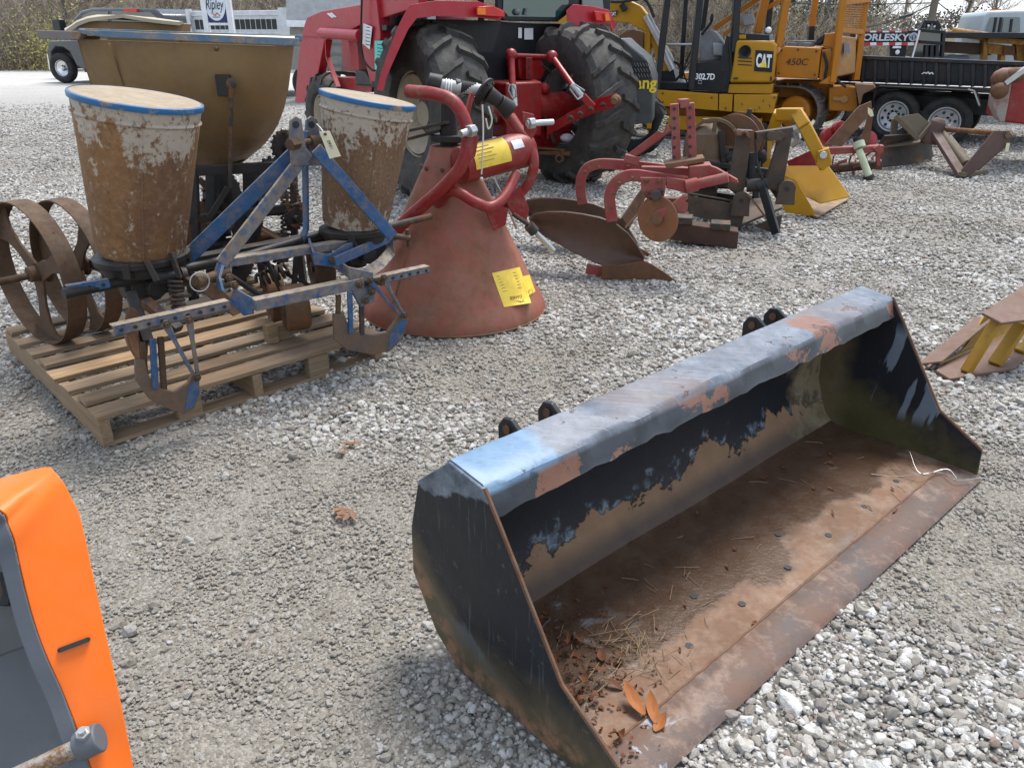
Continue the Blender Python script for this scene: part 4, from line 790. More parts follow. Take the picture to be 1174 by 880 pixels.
b = B(); b.plate([cv(x, y, -.20) for x, y in ((599, 128), (612, 131), (616, 150), (610, 160), (601, 150))], .009); part('pin_lug', b, fr, T, bevel=.003)
b = B(); b.cyl(cv(528, 154, -.40), cv(545, 148, -.36), .018); b.cyl(cv(537, 151, -.39), cv(543, 149, -.37), .03, seg=6); part('lift_pin', b, M['steel'], T, bevel=.002)
b = B(); b.cyl(cv(604, 142, -.24), cv(634, 140, -.2), .015); b.cyl(cv(606, 142, -.24), cv(612, 141, -.23), .028, seg=6); part('lift_pin', b, M['steel'], T, bevel=.002)
b = B(); b.beam(cv(531, 148, -.2), cv(541, 107, -.15), .01, .05, w1=.01, h1=.03); part('gusset', b, fr, T, bevel=.003)
# drive shaft lying across the top
b = B(); b.cyl(cv(502, 97, -.02), cv(552, 104, -.06), .030); part('drive_shaft_cover', b, plain('white_stained_plastic', (.42, .41, .38), .5), T)
b = B(); b.cyl(cv(491, 94, -.0), cv(506, 98, -.02), .045, .05); b.cyl(cv(521, 98, -.03), cv(527, 99, -.03), .034); part('shaft_collar', b, M['darkiron'], T, bevel=.003)
b = B(); b.cyl(cv(528, 100, -.04), cv(545, 103, -.05), .0325); part('black_sleeve', b, M['rubber2'], T)
for x in (511, 514, 517, 546):
    q = B(); c = cv(x, 99+(x-511)*.14, -.03); d = (cv(552, 104, -.06)-cv(502, 97, -.02)).normalized(); sdv, u = basis(d); q.tube([c+(sdv*math.cos(a)+u*math.sin(a))*.034 for a in np.linspace(0, 2*PI, 16)[:-1]], .004, 6, closed=True); part('rope_turn', q, M['white'], T)
b = B(); d = (cv(580, 122, -.1)-cv(552, 104, -.08)).normalized(); b.lathe([(0, -.01), (.075, -.008), (.078, .004), (.055, .012), (.04, .03), (0, .03)], cv(555, 106, -.1), d+V((0, -.5, 0)), 26)
for k_ in range(6): 
    sdv, u = basis((d+V((0, -.5, 0))).normalized()); b.bolt(cv(555, 106, -.1)+(sdv*math.cos(k_*1.047)+u*math.sin(k_*1.047))*.06, d+V((0, -.5, 0)), .01, .012)
b.cyl(cv(560, 108, -.14), cv(572, 116, -.14), .042, .034); b.cyl(cv(572, 116, -.14), cv(583, 126, -.12), .036, .05); part('universal_joint', b, M['darkiron'], T, bevel=.003)
b = B(); b.tube([cv(553, 120, -.3), cv(554, 150, -.32), cv(553, 180, -.34), cv(552, 200, -.34)], .004, 6, 4); b.ball(cv(552, 205, -.34), .009, 8, 6); b.tube([cv(560, 122, -.25), cv(564, 138, -.27), cv(560, 148, -.27), cv(557, 136, -.27)], .004, 6, 4); part('pull_string', b, plain('string_white', (.55, .5, .42), .8), T)
b = B(); b.tube([cv(566, 205, -.1), cv(580, 232, -.12), cv(592, 262, -.05)], .007, 8); part('control_cable', b, M['steel'], T)
b = B(); b.cyl(cv(588, 245, -.3), cv(612, 262, -.34), .012); b.cyl(cv(606, 258, -.34), cv(613, 266, -.34), .028); part('lever_rod', b, M['iron'], T)
b = B(); b.cyl(cv(612, 264, -.34), cv(634, 287, -.34), .013, .017); part('lever_grip', b, M['steel'], T)
b = B(); b.cyl(ap, ap+ax*.22, .05, .04); b.cyl(ap+ax*.03, ap+ax*.06, .10); part('spindle', b, M['darkiron'], T, bevel=.003)
b = B(); b.beam(cv(468, 150, .1), cv(515, 140, -.05), .06, .015); b.beam(cv(466, 160, .12), cv(505, 150, 0), .03, .015); part('spreading_fins', b, M['iron'], T, bevel=.002)
# ================================================================= wheels with tread, shared by tractor and trailers
def tyre(par, c, ax, Rr, W, rimR, mat, lugs=0, lugh=.035, name='tyre', seg=56, flip=1):
    c = V(c); ax = V(ax).normalized(); b = B(); w2 = W/2
    pr = [(rimR, -w2*.62), (rimR+.03, -w2*.86), (rimR+(Rr-rimR)*.45, -w2*1.0), (Rr-.07, -w2*.96), (Rr-.022, -w2*.80), (Rr, -w2*.45), (Rr+.004, 0), (Rr, w2*.45), (Rr-.022, w2*.80), (Rr-.07, w2*.96), (rimR+(Rr-rimR)*.45, w2), (rimR+.03, w2*.86), (rimR, w2*.62)]
    b.lathe(pr, c, ax, seg, closed=True); sd, u = basis(ax)
    def P(a, h, r): return c+ax*h+(sd*math.cos(a)+u*math.sin(a))*r
    for i in range(lugs):
        for s_ in (-1, 1):
            a0 = 2*PI*(i+(.5 if s_ > 0 else 0))/lugs; st = [(0.02, 0, Rr), (.42, .07, Rr-.004), (.80, .15, Rr-.025), (.97, .19, Rr-.075)]; wd_ = .028/Rr*1.1
            prev = None
            for k in range(3):
                (h0, d0, r0), (h1, d1, r1) = st[k], st[k+1]; d0 *= flip*.95/Rr*.75; d1 *= flip*.95/Rr*.75
                q = [P(a0+d0-wd_, s_*h0*w2, r0-.01), P(a0+d0+wd_, s_*h0*w2, r0-.01), P(a0+d1+wd_, s_*h1*w2, r1-.01), P(a0+d1-wd_, s_*h1*w2, r1-.01),
                     P(a0+d0-wd_*.7, s_*h0*w2, r0+lugh), P(a0+d0+wd_*.7, s_*h0*w2, r0+lugh), P(a0+d1+wd_*.7, s_*(h1+.03)*w2, r1+lugh*.9), P(a0+d1-wd_*.7, s_*(h1+.03)*w2, r1+lugh*.9)]
                b.hexa(q)
    return part(name, b, mat, par, ang=34)
def rim(par, c, ax, rr, W, mat, dish=.0, nb=8, hub=.09, name='rim'):
    c = V(c); ax = V(ax).normalized(); b = B(); w2 = W/2
    b.lathe([(rr+.012, -w2*.68), (rr-.01, -w2*.62), (rr-.03, -w2*.3), (rr-.05, 0), (rr-.03, w2*.3), (rr-.01, w2*.62), (rr+.012, w2*.68), (rr+.004, w2*.6), (rr-.02, 0), (rr+.004, -w2*.6)], c, ax, 48, closed=True)
    b.lathe([(rr-.03, dish*w2*.6), (rr*.75, dish*w2*.5), (rr*.55, dish*w2*.15), (hub*1.6, dish*w2*.1), (hub*1.6, dish*w2*.1-.012), (rr*.55, dish*w2*.15-.012), (rr*.75, dish*w2*.5-.014), (rr-.03, dish*w2*.6-.014)], c, ax, 40, closed=True)
    o = part(name, b, mat, par, ang=30); h = B(); h.lathe([(0, -.06*W*2), (hub, -.06*W*2), (hub, .1*W*2), (hub*.7, .16*W*2), (0, .16*W*2)], c+ax*dish*w2*.1, ax, 24); sd, u = basis(ax)
    for k in range(nb):
        a = 2*PI*k/nb; h.bolt(c+ax*(dish*w2*.1+.0)+(sd*math.cos(a)+u*math.sin(a))*hub*1.3, ax if dish >= 0 else -ax, .012, .02)
    part('hub', h, mat, o, bevel=.002); return o
red = worn('red_tractor_paint', (.27, .008, .014), (.35, .022, .03), rust=((.14, .03, .02), (.25, .08, .06)), amt=.22, sc=7, rough=.38, dust=.35, dustc=(.36, .25, .22), soft=.2, spec=.5)
redp = worn('pinkish_faded_red', (.48, .04, .055), (.42, .05, .06), amt=.08, sc=4, rough=.38, dust=.3, dustc=(.42, .30, .28), soft=.2, spec=.5)
cream = worn('cream_wheel_rim', (.42, .36, .27), (.36, .31, .24), amt=.25, sc=7, rough=.5, dust=.4, soft=.2)
silver = worn('silver_wheel_centre', (.42, .42, .42), (.36, .36, .35), amt=.12, sc=6, rough=.45, dust=.3, metal=.2)
def glass_mat(name, col, rough=.08):
    m, nt, p = newmat(name); p.inputs['Base Color'].default_value = (*col, 1); p.inputs['Roughness'].default_value = rough; p.inputs['Specular IOR Level'].default_value = .8; p.inputs['Coat Weight'].default_value = .4; return m
teal = glass_mat('teal_cab_glass', (.012, .06, .055)); dglass = glass_mat('dark_glass', (.03, .04, .045)); pglass = glass_mat('pale_glass', (.07, .11, .115), .15)
TA = 34; TF = Fr((-.74, 7.45, 0), TA); tv = TF.v; fw = TF.n; rt_ = TF.e
T = thing('tractor', 'red farm tractor with front loader and black cab, seen from behind past the planter', 'tractor', tuple(TF.w(.9, 0, 0)))
TRACTOR = T
hz = .76
for s_, fl, ds in ((0, 1, -1), (1.66, 1, 1)):
    c = TF.w(s_, 0, hz); tyre(T, c, rt_, .725, .54, .37, M['rubber'], lugs=19, lugh=.05, name='rear_tyre', seg=72, flip=-1); rim(T, c, rt_, .37, .50, cream if s_ == 0 else silver, ds, 8, .11, 'rear_rim')
fc = [TF.w(.12, 2.75, .50), TF.w(1.68, 2.75, .50)]
for i, c in enumerate(fc):
    tyre(T, c, rt_, .49, .32, .27, M['rubber'], lugs=17, lugh=.03, name='front_tyre', seg=56, flip=-1); rim(T, c, rt_, .27, .32, cream, -1 if i == 0 else 1, 8, .09, 'front_rim')
b = B(); b.cyl(TF.w(.2, 0, hz), TF.w(1.7, 0, hz), .14); b.box(TF.w(.9, .1, hz), (.42, .6, .5), (rt_, fw, (0, 0, 1))); b.box(TF.w(.9, 1.3, .8), (.4, 2.6, .4), (rt_, fw, (0, 0, 1))); b.beam(TF.w(.25, 2.75, .5), TF.w(1.55, 2.75, .5), .18, .2); part('axle_and_gearbox', b, red, T, bevel=.02)
# black lower cab, glass, pillars
b = B(); b.plate([tv(x, y, .32) for x, y in ((505, 22), (655, 28), (652, 118), (640, 125), (560, 125), (505, 110))], .25, fw); part('cab_lower_panel', b, M['black'], T, bevel=.01)
b = B(); b.plate([tv(x, y, .20) for x, y in ((570, -60), (664, -60), (664, 6), (640, 25), (578, 24), (570, 16))], .05, fw); fm = part('rear_window_frame', b, M['black'], T, bevel=.01)
b = B(); b.plate([tv(x, y, .19) for x, y in ((578, -60), (650, -60), (652, 4), (640, 20), (583, 19), (577, 12))], .008, fw); part('rear_window', b, teal, fm)
b = B(); b.plate([tv(x, y, .24) for x, y in ((660, -50), (700, -55), (700, 14), (664, 12))], .9, fw); part('cab_side', b, M['black'], T, bevel=.01)
b = B(); b.plate([tv(x, y, .20) for x, y in ((666, -40), (686, -40), (692, 10), (668, 7))], .02, fw); part('side_window', b, pglass, T)
b = B(); b.box(TF.w(.9, .95, 2.42), (1.35, 1.5, .18), (rt_, fw, (0, 0, 1))); part('cab_roof', b, red, T, bevel=.04)
b = B()
for s_ in (.28, 1.52):
    b.beam(TF.w(s_, 1.55, .9), TF.w(s_, 1.55, 2.4), .07, .07)
part('cab_pillar', b, M['black'], T, bevel=.01)
b = B(); b.plate([TF.w(.28, .35, 1.0), TF.w(.28, 1.5, 1.0), TF.w(.28, 1.5, 2.3), TF.w(.28, .35, 2.3)], .02); part('door_glass', b, teal, T)
for (x, y, w_, h_) in ((596, 38, 4, 12), (606, 39, 10, 13)):
    b = B(); b.plate([tv(x-w_/2, y-h_/2, .31), tv(x+w_/2, y-h_/2, .31), tv(x+w_/2, y+h_/2, .31), tv(x-w_/2, y+h_/2, .31)], .004, -fw); part('white_sticker', b, M['white'], T)
b = B(); b.ball(tv(593, 14, .17), .03, 10, 8); b.beam(tv(602, 17, .17), tv(604, 10, .17), .02, .02); part('cab_interior_lever', b, M['grey'], T)
# fenders
b = B(); rows = []
for px in (((434, 104), (437, 104)), ((439, 84), (442, 86)), ((448, 58), (453, 61)), ((460, 28), (466, 33)), ((470, 8), (477, 19)), ((500, 3), (502, 16)), ((548, 4), (548, 18)), ((577, 14), (574, 22))):
    o_, i_ = px; rows.append([tv(*o_, .0), tv(*o_, -.35), tv(*i_, -.36), tv(*i_, .3)])
b.sheet(rows, .015); part('fender', b, redp, T, bevel=.004, ang=30)
b = B(); b.plate([tv(x, y, .16) for x, y in ((482, 22), (575, 24), (565, 60), (500, 60))], .02, fw); part('fender_liner', b, M['black'], T)
b = B(); b.plate([tv(x, y, -.37) for x, y in ((545, 8), (562, 7), (575, 14), (575, 20), (546, 18))], .05, -fw); lt_ = part('tail_lamp', b, M['lampred'], T, bevel=.005)
b = B(); b.plate([tv(x, y, -.43) for x, y in ((547, 9), (556, 9), (556, 17), (547, 17))], .01, -fw); part('indicator_lens', b, M['amber'], lt_)
b = B(); rows = []
for px in (((650, 14), (650, 28)), ((657, 7), (658, 29)), ((678, 9), (678, 27)), ((697, 13), (699, 26)), ((706, 30), (702, 36))):
    o_, i_ = px; rows.append([tv(*o_, .8), tv(*o_, .10), tv(*i_, .09), tv(*i_, .6)])
b.sheet(rows, .015); part('fender', b, redp, T, bevel=.004, ang=30)
b = B(); b.plate([tv(x, y, .06) for x, y in ((679, 13), (696, 15), (699, 25), (681, 24))], .04, -fw); part('tail_lamp', b, M['lampred'], T, bevel=.005)
b = B(); b.plate([tv(x, y, .0) for x, y in ((693, 16), (697, 16), (699, 24), (694, 24))], .01, -fw); part('indicator_lens', b, M['amber'], T)
# three-point hitch
cast = red
b = B(); b.plate([tv(x, y, .06) for x, y in ((594, 66), (608, 64), (622, 70), (626, 80), (620, 92), (603, 93), (596, 90))], .22, fw); hb_ = part('rockshaft_housing', b, cast, T, bevel=.01)
b = B(); b.plate([tv(x, y, .0) for x, y in ((602, 66), (609, 66), (610, 90), (602, 91))], .02, -fw); br_ = part('top_link_bracket', b, cast, T, bevel=.003)
for y in (70, 78, 87): b = B(); b.cyl(tv(605.5, y, -.021), tv(605.5, y, -.024), .017, seg=14); part('bracket_hole', b, M['ink'], br_)
b = B(); b.plate([tv(x, y, .02) for x, y in ((593, 93), (620, 92), (628, 108), (655, 116), (660, 135), (650, 170), (600, 172), (588, 150), (590, 115))], .3, fw); part('rear_housing', b, cast, T, bevel=.015)
b = B(); b.lathe([(0, -.1), (.10, -.08), (.11, 0), (.09, .04), (0, .05)], tv(612, 105, -.02), -fw, 20); b.ball(tv(624, 102, -.04), .06, 14, 10); b.box(tv(636, 116, -.02), (.13, .1, .10), (rt_, fw, (0, 0, 1))); b.cyl(tv(585, 64, .05), tv(636, 66, .05), .025); part('hydraulic_block', b, cast, T, bevel=.006)
for pts, r_ in (([(586, 63, -.30), (588, 105, -.45)], .030), ([(633, 65, -.30), (662, 106, -.75)], .028)):
    b = B(); b.cyl(tv(*pts[0]), tv(*pts[1]), r_); b.ball(tv(*pts[0]), .055, 12, 8); part('lift_rod', b, red, T)
b = B(); b.cyl(tv(588, 98, -.45), tv(590, 122, -.5), .030); b.tube([tv(x, y, -.52) for x, y in ((584, 97), (583, 104), (587, 112), (592, 111), (591, 103), (588, 97))], .008, 6, closed=True); part('turnbuckle', b, M['steel'], T)
b = B(); b.cyl(tv(655, 97, -.7), tv(668, 112, -.78), .030); b.tube([tv(x, y, -.8) for x, y in ((653, 102), (659, 97), (670, 104), (669, 110), (662, 114))], .008, 6, closed=True); part('turnbuckle', b, M['steel'], T)
b = B(); b.beam(tv(668, 110, -.78), tv(680, 123, -.85), .06, .06); part('lift_rod_end', b, red, T, bevel=.004)
for pts in (([(628, 150), (655, 134), (685, 121), (706, 115)]), ([(588, 135), (597, 150), (606, 158)])):
    b = B(); b.strip([tv(x, y, -.30-.65*i/3) for i, (x, y) in enumerate(pts)], [.085, .10, .12, .12][:len(pts)], .035, V((0, 0, 1))); la = part('lower_link', b, red, T, bevel=.004)
b = B(); b.ball(tv(706, 115, -.97), .05, 14, 8); b.cyl(tv(704, 116, -1.02), tv(708, 114, -.9), .028); part('link_ball', b, M['rust'], T)
for (x, y) in ((664, 130), (676, 125), (690, 120), (653, 135)): b = B(); b.bolt(tv(x, y, -.9), -fw, .020, .03); part('bolt', b, M['iron'], T)
b = B(); b.tube([tv(614, 100, -.08), tv(618, 118, -.1), tv(628, 145, -.1), tv(636, 165, -.05)], .02, 8, 3); part('stabiliser_chain', b, M['iron'], T)
b = B(); b.beam(tv(600, 174, .1), tv(655, 176, -.3), .09, .035); b.beam(tv(600, 168, .05), tv(648, 172, -.2), .06, .02); b.cyl(tv(644, 172, -.25), tv(645, 184, -.25), .02); b.tube([tv(641+4*math.cos(a), 182+4*math.sin(a), -.3) for a in np.linspace(0, 6.28, 10)[:-1]], .010, 6, closed=True); part('drawbar', b, M['rust'], T, bevel=.004)
b = B(); b.ball(tv(650, 158, -.05), .06, 10, 8, (1.2, .6, .7)); part('rag', b, M['white'], T)
for k in range(26):
    x = random.uniform(592, 655); y = random.uniform(95, 168)
    if y < 116 and x > 630: continue
    b = B(); b.bolt(tv(x, y, -.0), -fw, random.uniform(.012, .02), .02); part('housing_bolt', b, random.choice([red, M['iron']]), T)
for (x0, y0, x1, y1, w_) in ((600, 120, 604, 168, .03), (626, 118, 628, 160, .03), (594, 130, 655, 134, .025), (640, 112, 640, 150, .02)): b = B(); b.beam(tv(x0, y0, .01), tv(x1, y1, .01), w_, .05); part('casting_rib', b, cast, T, bevel=.006)
b = B(); b.tube([tv(x, y, -.06) for x, y in ((628, 110), (650, 110), (652, 120), (630, 121))], .014, 6, closed=True); part('hydraulic_loop', b, red, T)
b = B(); b.tube([tv(x, y, -.1) for x, y in ((606, 98), (596, 110), (600, 130), (612, 138))], .012, 6, 4); b.tube([tv(x, y, -.05) for x, y in ((622, 76), (632, 84), (628, 98), (620, 104))], .012, 6, 4); part('hydraulic_pipe', b, M['darkiron'], T)
# bonnet, loader
b = B(); b.box(TF.w(.9, 2.35, 1.30), (.72, 1.9, .62), (rt_, fw, (0, 0, 1))); part('bonnet', b, redp, T, bevel=.05)
b = B(); b.plate([TF.w(.30, 1.6, .98), TF.w(.30, 1.6, 1.42), TF.w(.30, 2.0, 1.42), TF.w(.30, 2.0, .98)], .1); part('side_tank', b, M['rust'], T, bevel=.01)
LF = Fr(TF.w(-.05, 1.9, 0), TA+90-180) # side plane (along forward axis)
LF = Fr(TF.w(.05, 0, 0), TA-90); lv = lambda x, y, off=0: LF.v(x, y, off)
b = B(); b.plate([lv(x, y) for x, y in ((349, 28), (352, 20), (368, 13), (415, 5), (480, -16), (480, 8), (415, 28), (392, 40), (374, 46), (366, 46), (345, 46))], .10, rt_); part('loader_boom', b, redp, T, bevel=.008, label='red front-loader boom with bent knee')
b = B(); b.plate([lv(x, y) for x, y in ((345, 40), (368, 42), (372, 46), (358, 118), (338, 118), (341, 75))], .10, rt_); part('loader_boom_drop', b, redp, T, bevel=.008)
b = B(); b.cyl(lv(369, 38, -.06), lv(413, 41, -.06), .055, seg=18); b.cyl(lv(366, 38, -.06), lv(371, 38, -.06), .035); part('loader_cylinder', b, redp, T, bevel=.004)
b = B(); b.plate([lv(x, y, -.04) for x, y in ((413, -20), (429, -20), (436, 40), (433, 100), (426, 100), (418, 70), (413, 40))], .12, rt_); part('loader_mast', b, redp, T, bevel=.006)
b = B(); b.strip([lv(375, 46), lv(376, 66), lv(382, 84), lv(388, 100)], .05, .02, rt_); part('loader_guard', b, redp, T)
b = B(); b.plate([lv(x, y, .15) for x, y in ((397, 34), (414, 30), (425, 98), (404, 78))], .15, rt_); part('loader_bracket', b, redp, T, bevel=.006)
b = B(); b.plate([lv(x, y, .1) for x, y in ((385, 88), (410, 90), (426, 98), (426, 106), (388, 104))], .2, rt_); part('loader_frame', b, red, T, bevel=.006)
b = B(); b.plate([lv(x, y, .05) for x, y in ((407, 80), (418, 82), (428, 98), (408, 98))], .12, rt_); part('battery_box', b, M['black'], T, bevel=.01)
b = B(); b.cyl(lv(432, -60, .1), lv(434, 102, .1), .045); b.beam(lv(428, 33, 0), lv(446, 32, 0), .05, .05); b.tube([lv(445, 15, .1), lv(452, 12, .1), lv(453, 35, .1)], .012, 6); part('exhaust_and_steps', b, M['black'], T, bevel=.004)
b = B(); b.tube([lv(415, -10, -.09), lv(414, 40, -.1), lv(416, 66, -.1), lv(426, 80, -.08), lv(432, 80, -.05)], .010, 8, 5); part('hydraulic_hose', b, M['rubber2'], T)
for px, m_, nm in ((((417, 27), (427, 31), (424, 57), (416, 50)), M['white'], 'white_notice'), (((430, 47), (443, 47), (441, 83), (430, 80)), plain('green_paper', (.12, .55, .47), .7), 'green_notice')):
    b = B(); b.plate([lv(x, y, -.06) for x, y in px], .004, -rt_); nn_ = part(nm, b, m_, T)
    for k in range(6):
        q = B(); y0 = px[0][1]+4+k*4; q.tube([lv(px[0][0]+2.5, y0, -.07), lv(px[1][0]-3, y0+1, -.07)], .003, 4); part('print_line', q, M['ink'], nn_)
for k in range(2): b = B(); b.plate([lv(x+k*3.2, y-k*.5, -.004) for x, y in ((375, 16), (377, 15), (383, 20), (381, 21))], .004, -rt_); part('white_stripe', b, M['white'], T)
# ================================================================= skid steer behind the right rear tyre
S = Fr(D(735, 140, 9.6), -12); S = Fr((S.o.x, 9.6, 0), -12); sv = S.v
dg = worn('dark_grey_cowl', (.055, .06, .065), (.09, .095, .10), amt=.1, rust=((.12, .11, .1), (.2, .19, .18)), sc=6, rough=.5, dust=.45, dustc=(.24, .23, .22))
cy = worn('machine_yellow', (.56, .295, .04), (.50, .27, .045), rust=((.16, .09, .04), (.3, .2, .1)), amt=.12, sc=6, rough=.42, dust=.25, dustc=(.42, .34, .2), soft=.1, spec=.45)
yl = plain('yellow_letters', (.85, .62, .02), .5)
T = thing('skid_steer', 'dark grey skid steer with slotted rear grille half hidden behind the tractor tyre', 'skid steer', tuple(S.w(-.3, .8, 0)))
b = B(); b.plate([sv(x, y) for x, y in ((690, 45), (714, 44), (720, 50), (741, 68), (749, 92), (748, 141), (700, 146), (640, 146), (640, 60))], 1.4, S.n); part('body', b, dg, T, bevel=.02)
b = B(); b.plate([sv(x, y, -.012) for x, y in ((715, 69), (742, 70), (748, 90), (715, 90))], .01, -S.n); gr_ = part('grille_backing', b, M['ink'], T)
for i in range(9):
    for j in range(3): q = B(); q.beam(sv(717+i*3.3+j*.7, 72+j*6.4, -.03), sv(719.2+i*3.3+j*.7, 76.3+j*6.4, -.03), .014, .008); part('grille_bar', q, M['grey'], gr_)
b = B(); b.plate([sv(x, y, .05) for x, y in ((694, 46), (712, 46), (738, 66), (716, 66))], .012, V((0, 0, 1))); part('hood_vents', b, dg, T)
text('mustang', sv(723, 98, -.016), S.e, (0, 0, 1), .155, yl, T, name='yellow_lettering', bold=.02, width=.60)
b = B(); b.plate([sv(x, y, .4) for x, y in ((654, 30), (680, 30), (684, 36), (684, 42), (654, 40))], .5, S.n); part('yellow_cab_corner', b, cy, T, bevel=.01)
b = B(); b.plate([sv(x, y, .5) for x, y in ((650, -60), (693, -60), (691, 30), (650, 28))], .9, S.n); part('cab', b, M['black'], T, bevel=.01)
for i, s_ in enumerate((-1.05, -.0)):
    c = S.w(s_-.1, .25+.5*i, .38); tyre(T, c, S.n if False else V((.2, 1, 0)), .38, .28, .2, M['rubber2'], lugs=12, lugh=.02, name='tyre', seg=30)
# ================================================================= mini excavator
X = Fr(G(800, 160), -20); xv = X.v
tl = Fr(X.o, -20)
T = thing('mini_excavator', 'yellow and black canopy mini excavator facing left behind the row of implements', 'excavator', tuple(X.w(0, .7, 0)))
b = B()
def loop_px(cx0, cx1, cy, ry, n=12):
    pts = []
    for i in range(n+1): a = PI/2+PI*i/n; pts.append((cx0+ry*math.cos(a), cy-ry*math.sin(a)))
    for i in range(n+1): a = -PI/2+PI*i/n; pts.append((cx1+ry*math.cos(a), cy-ry*math.sin(a)))
    return pts
def track(par, fr_, s0, s1, zc, rz, off, wdt, mat, pads, name='rubber_track'):
    pts = []; n = 10
    for i in range(n+1): a = PI/2+PI*i/n; pts.append((s0+rz*math.cos(a), zc+rz*math.sin(a)))
    for i in range(n+1): a = -PI/2+PI*i/n; pts.append((s1+rz*math.cos(a), zc+rz*math.sin(a)))
    P_ = [fr_.w(s, off+wdt/2, z) for s, z in pts]; b = B(); m_ = len(P_)
    rows = [[p-fr_.n*wdt/2, p+fr_.n*wdt/2] for p in P_+[P_[0]]]; b.sheet(rows, .03)
    # pads, evenly spaced
    seg = [(P_[(i+1) % m_]-P_[i]).length for i in range(m_)]; tot = sum(seg); cen = fr_.w((s0+s1)/2, off+wdt/2, zc)
    for k in range(pads):
        d = tot*k/pads; i = 0
        while d > seg[i]: d -= seg[i]; i += 1
        p = P_[i]+(P_[(i+1) % m_]-P_[i])*(d/seg[i]); tg_ = (P_[(i+1) % m_]-P_[i]).normalized(); nn = tg_.cross(fr_.n).normalized()
        if nn.dot(p-cen) < 0: nn = -nn
        b.box(p+nn*.012, (tot/pads*.80, wdt*1.04, .02), (tg_, fr_.n, nn)); b.box(p+nn*.032, (.018, wdt*1.03, .045), (tg_, fr_.n, nn))
    return part(name, b, mat, par, bevel=.002)
trk = worn('track_steel', (.20, .195, .19), (.27, .26, .25), rust=((.10, .07, .05), (.22, .16, .12)), amt=.4, sc=8, rough=.5, dust=.4, metal=.3)
trub = worn('track_rubber', (.035, .034, .033), (.055, .053, .05), rust=((.10, .09, .08), (.2, .18, .16)), amt=.4, sc=8, rough=.85, dust=.7, dustc=(.26, .24, .21), soft=.4)
sL = (xv(748, 150)-X.w(0, 0, 0)).dot(X.e); sR = (xv(872, 150)-X.w(0, 0, 0)).dot(X.e)
for off in (0, 1.1):
    track(T, X, sL-.2, sR, .22, .20, off, .28, trub, 50)
    for s_ in np.linspace(sL, sR, 5): b = B(); b.cyl(X.w(s_, off+.05, .16), X.w(s_, off+.25, .16), .11); part('track_roller', b, M['iron'], T)
    b = B(); b.beam(X.w(sL-.1, off+.14, .22), X.w(sR, off+.14, .22), .2, .2); part('track_frame', b, cy, T, bevel=.01)
def xp(nm, pts, off, th, mat, bev=.008, lab=None, fr_=X):
    b = B(); b.plate([fr_.v(x, y, off) for x, y in pts], th, fr_.n); return part(nm, b, mat, T, bevel=bev, label=lab)
xp('lower_skirt', ((750, 103), (823, 108), (823, 127), (751, 121)), -.05, 1.4, cy); xp('lower_skirt', ((824.5, 108), (840, 108.5), (839, 128.5), (824, 127)), -.05, 1.4, cy); xp('lower_skirt', ((841.5, 108.5), (891, 109), (886, 130), (841, 128.5)), -.05, 1.4, cy)
for (x, y) in ((850, 118), (870, 122), (875, 114), (882, 120), (857, 125), (865, 125)):
    b = B(); b.beam(X.v(x, y, -.052), X.v(x+random.uniform(-1, 1.5), y+3, -.052), .012, .01); part('paint_scrape', b, M['rust'], T)
xp('counterweight_lower', ((836, 96.5), (886, 96.5), (885, 108), (834, 107)), .02, 1.3, cy)
xp('engine_cover', ((844, 47), (848, 46), (885, 47), (890.5, 51), (889, 72), (886, 95), (836, 95), (841, 70)), -.02, 1.35, cy, .03)
b = B(); b.lathe([(0, .0), (.06, 0), (.075, .012), (.085, .012), (.085, 0)], X.v(854, 59.5, -.035), -X.n, 22); part('round_inlet', b, M['black'], T)
b = B(); pc = [X.v(x, y, -.026) for x, y in ((866.5, 57.5), (887, 59), (885, 83), (864.5, 81.5))]; b.plate(pc, .008, -X.n); cp_ = part('badge_plate', b, M['black'], T)
cen = sum(pc, V((0, 0, 0)))/4; wv = (pc[1]-pc[0]); hv_ = (pc[0]-pc[3])
text('CAT', cen-X.n*.012+hv_*.02, wv, hv_, hv_.length*.66, M['white'], cp_, name='white_lettering', bold=.05, width=wv.length*.86)
b = B(); b.plate([cen-X.n*.017+wv*x+hv_*y for x, y in ((-.21, -.29), (.20, -.29), (-.005, .06))], .004, -X.n); part('yellow_triangle', b, yl, cp_)
xp('black_side_panel', ((790, 76), (800, 72), (826, 70), (833, 40), (841, 46), (836, 95), (834, 106), (790, 103)), .0, .5, M['black'])
text('302.7D', X.v(808.5, 88, -.012), X.e, (0, 0, 1), .085, M['white'], T, name='model_lettering', bold=.03, width=.27)
b = B(); b.tube([X.v(x, y, -.01) for x, y in ((800.5, 92.5), (804.5, 92.8), (804.3, 96), (800.3, 95.6))], .004, 4, closed=True); part('small_emblem', b, M['white'], T)
xp('floor_plate', ((753, 94), (788, 95), (790, 103), (754, 103)), .05, 1.1, M['black'])
for (x0, y0, x1, y1, o, w_) in ((772, -60, 753, 103, .0, .09), (808, -60, 792, 103, .0, .09), (818, -60, 805, 36, 1.0, .07), (849, -60, 841, 60, .05, .10), (889, -60, 879, 45, 1.0, .08), (790, -60, 780, 95, 1.15, .07)):
    b = B(); b.beam(X.v(x0, y0, o), X.v(x1, y1, o), w_, w_); part('canopy_post', b, M['black'], T, bevel=.01)
b = B(); b.plate([X.v(x, y, -.05) for x, y in ((757, -58), (897, -58), (897, -66), (757, -66))], 1.3, X.n); part('canopy_roof', b, M['black'], T, bevel=.02)
sg = plain('grey_seat_vinyl', (.20, .20, .205), .6)
b = B(); b.plate([X.v(x, y, .35) for x, y in ((800, 42), (806, 36), (817, 35), (822, 40), (829, 50), (828, 70), (802, 73))], .45, X.n); part('operator_seat', b, sg, T, bevel=.04)
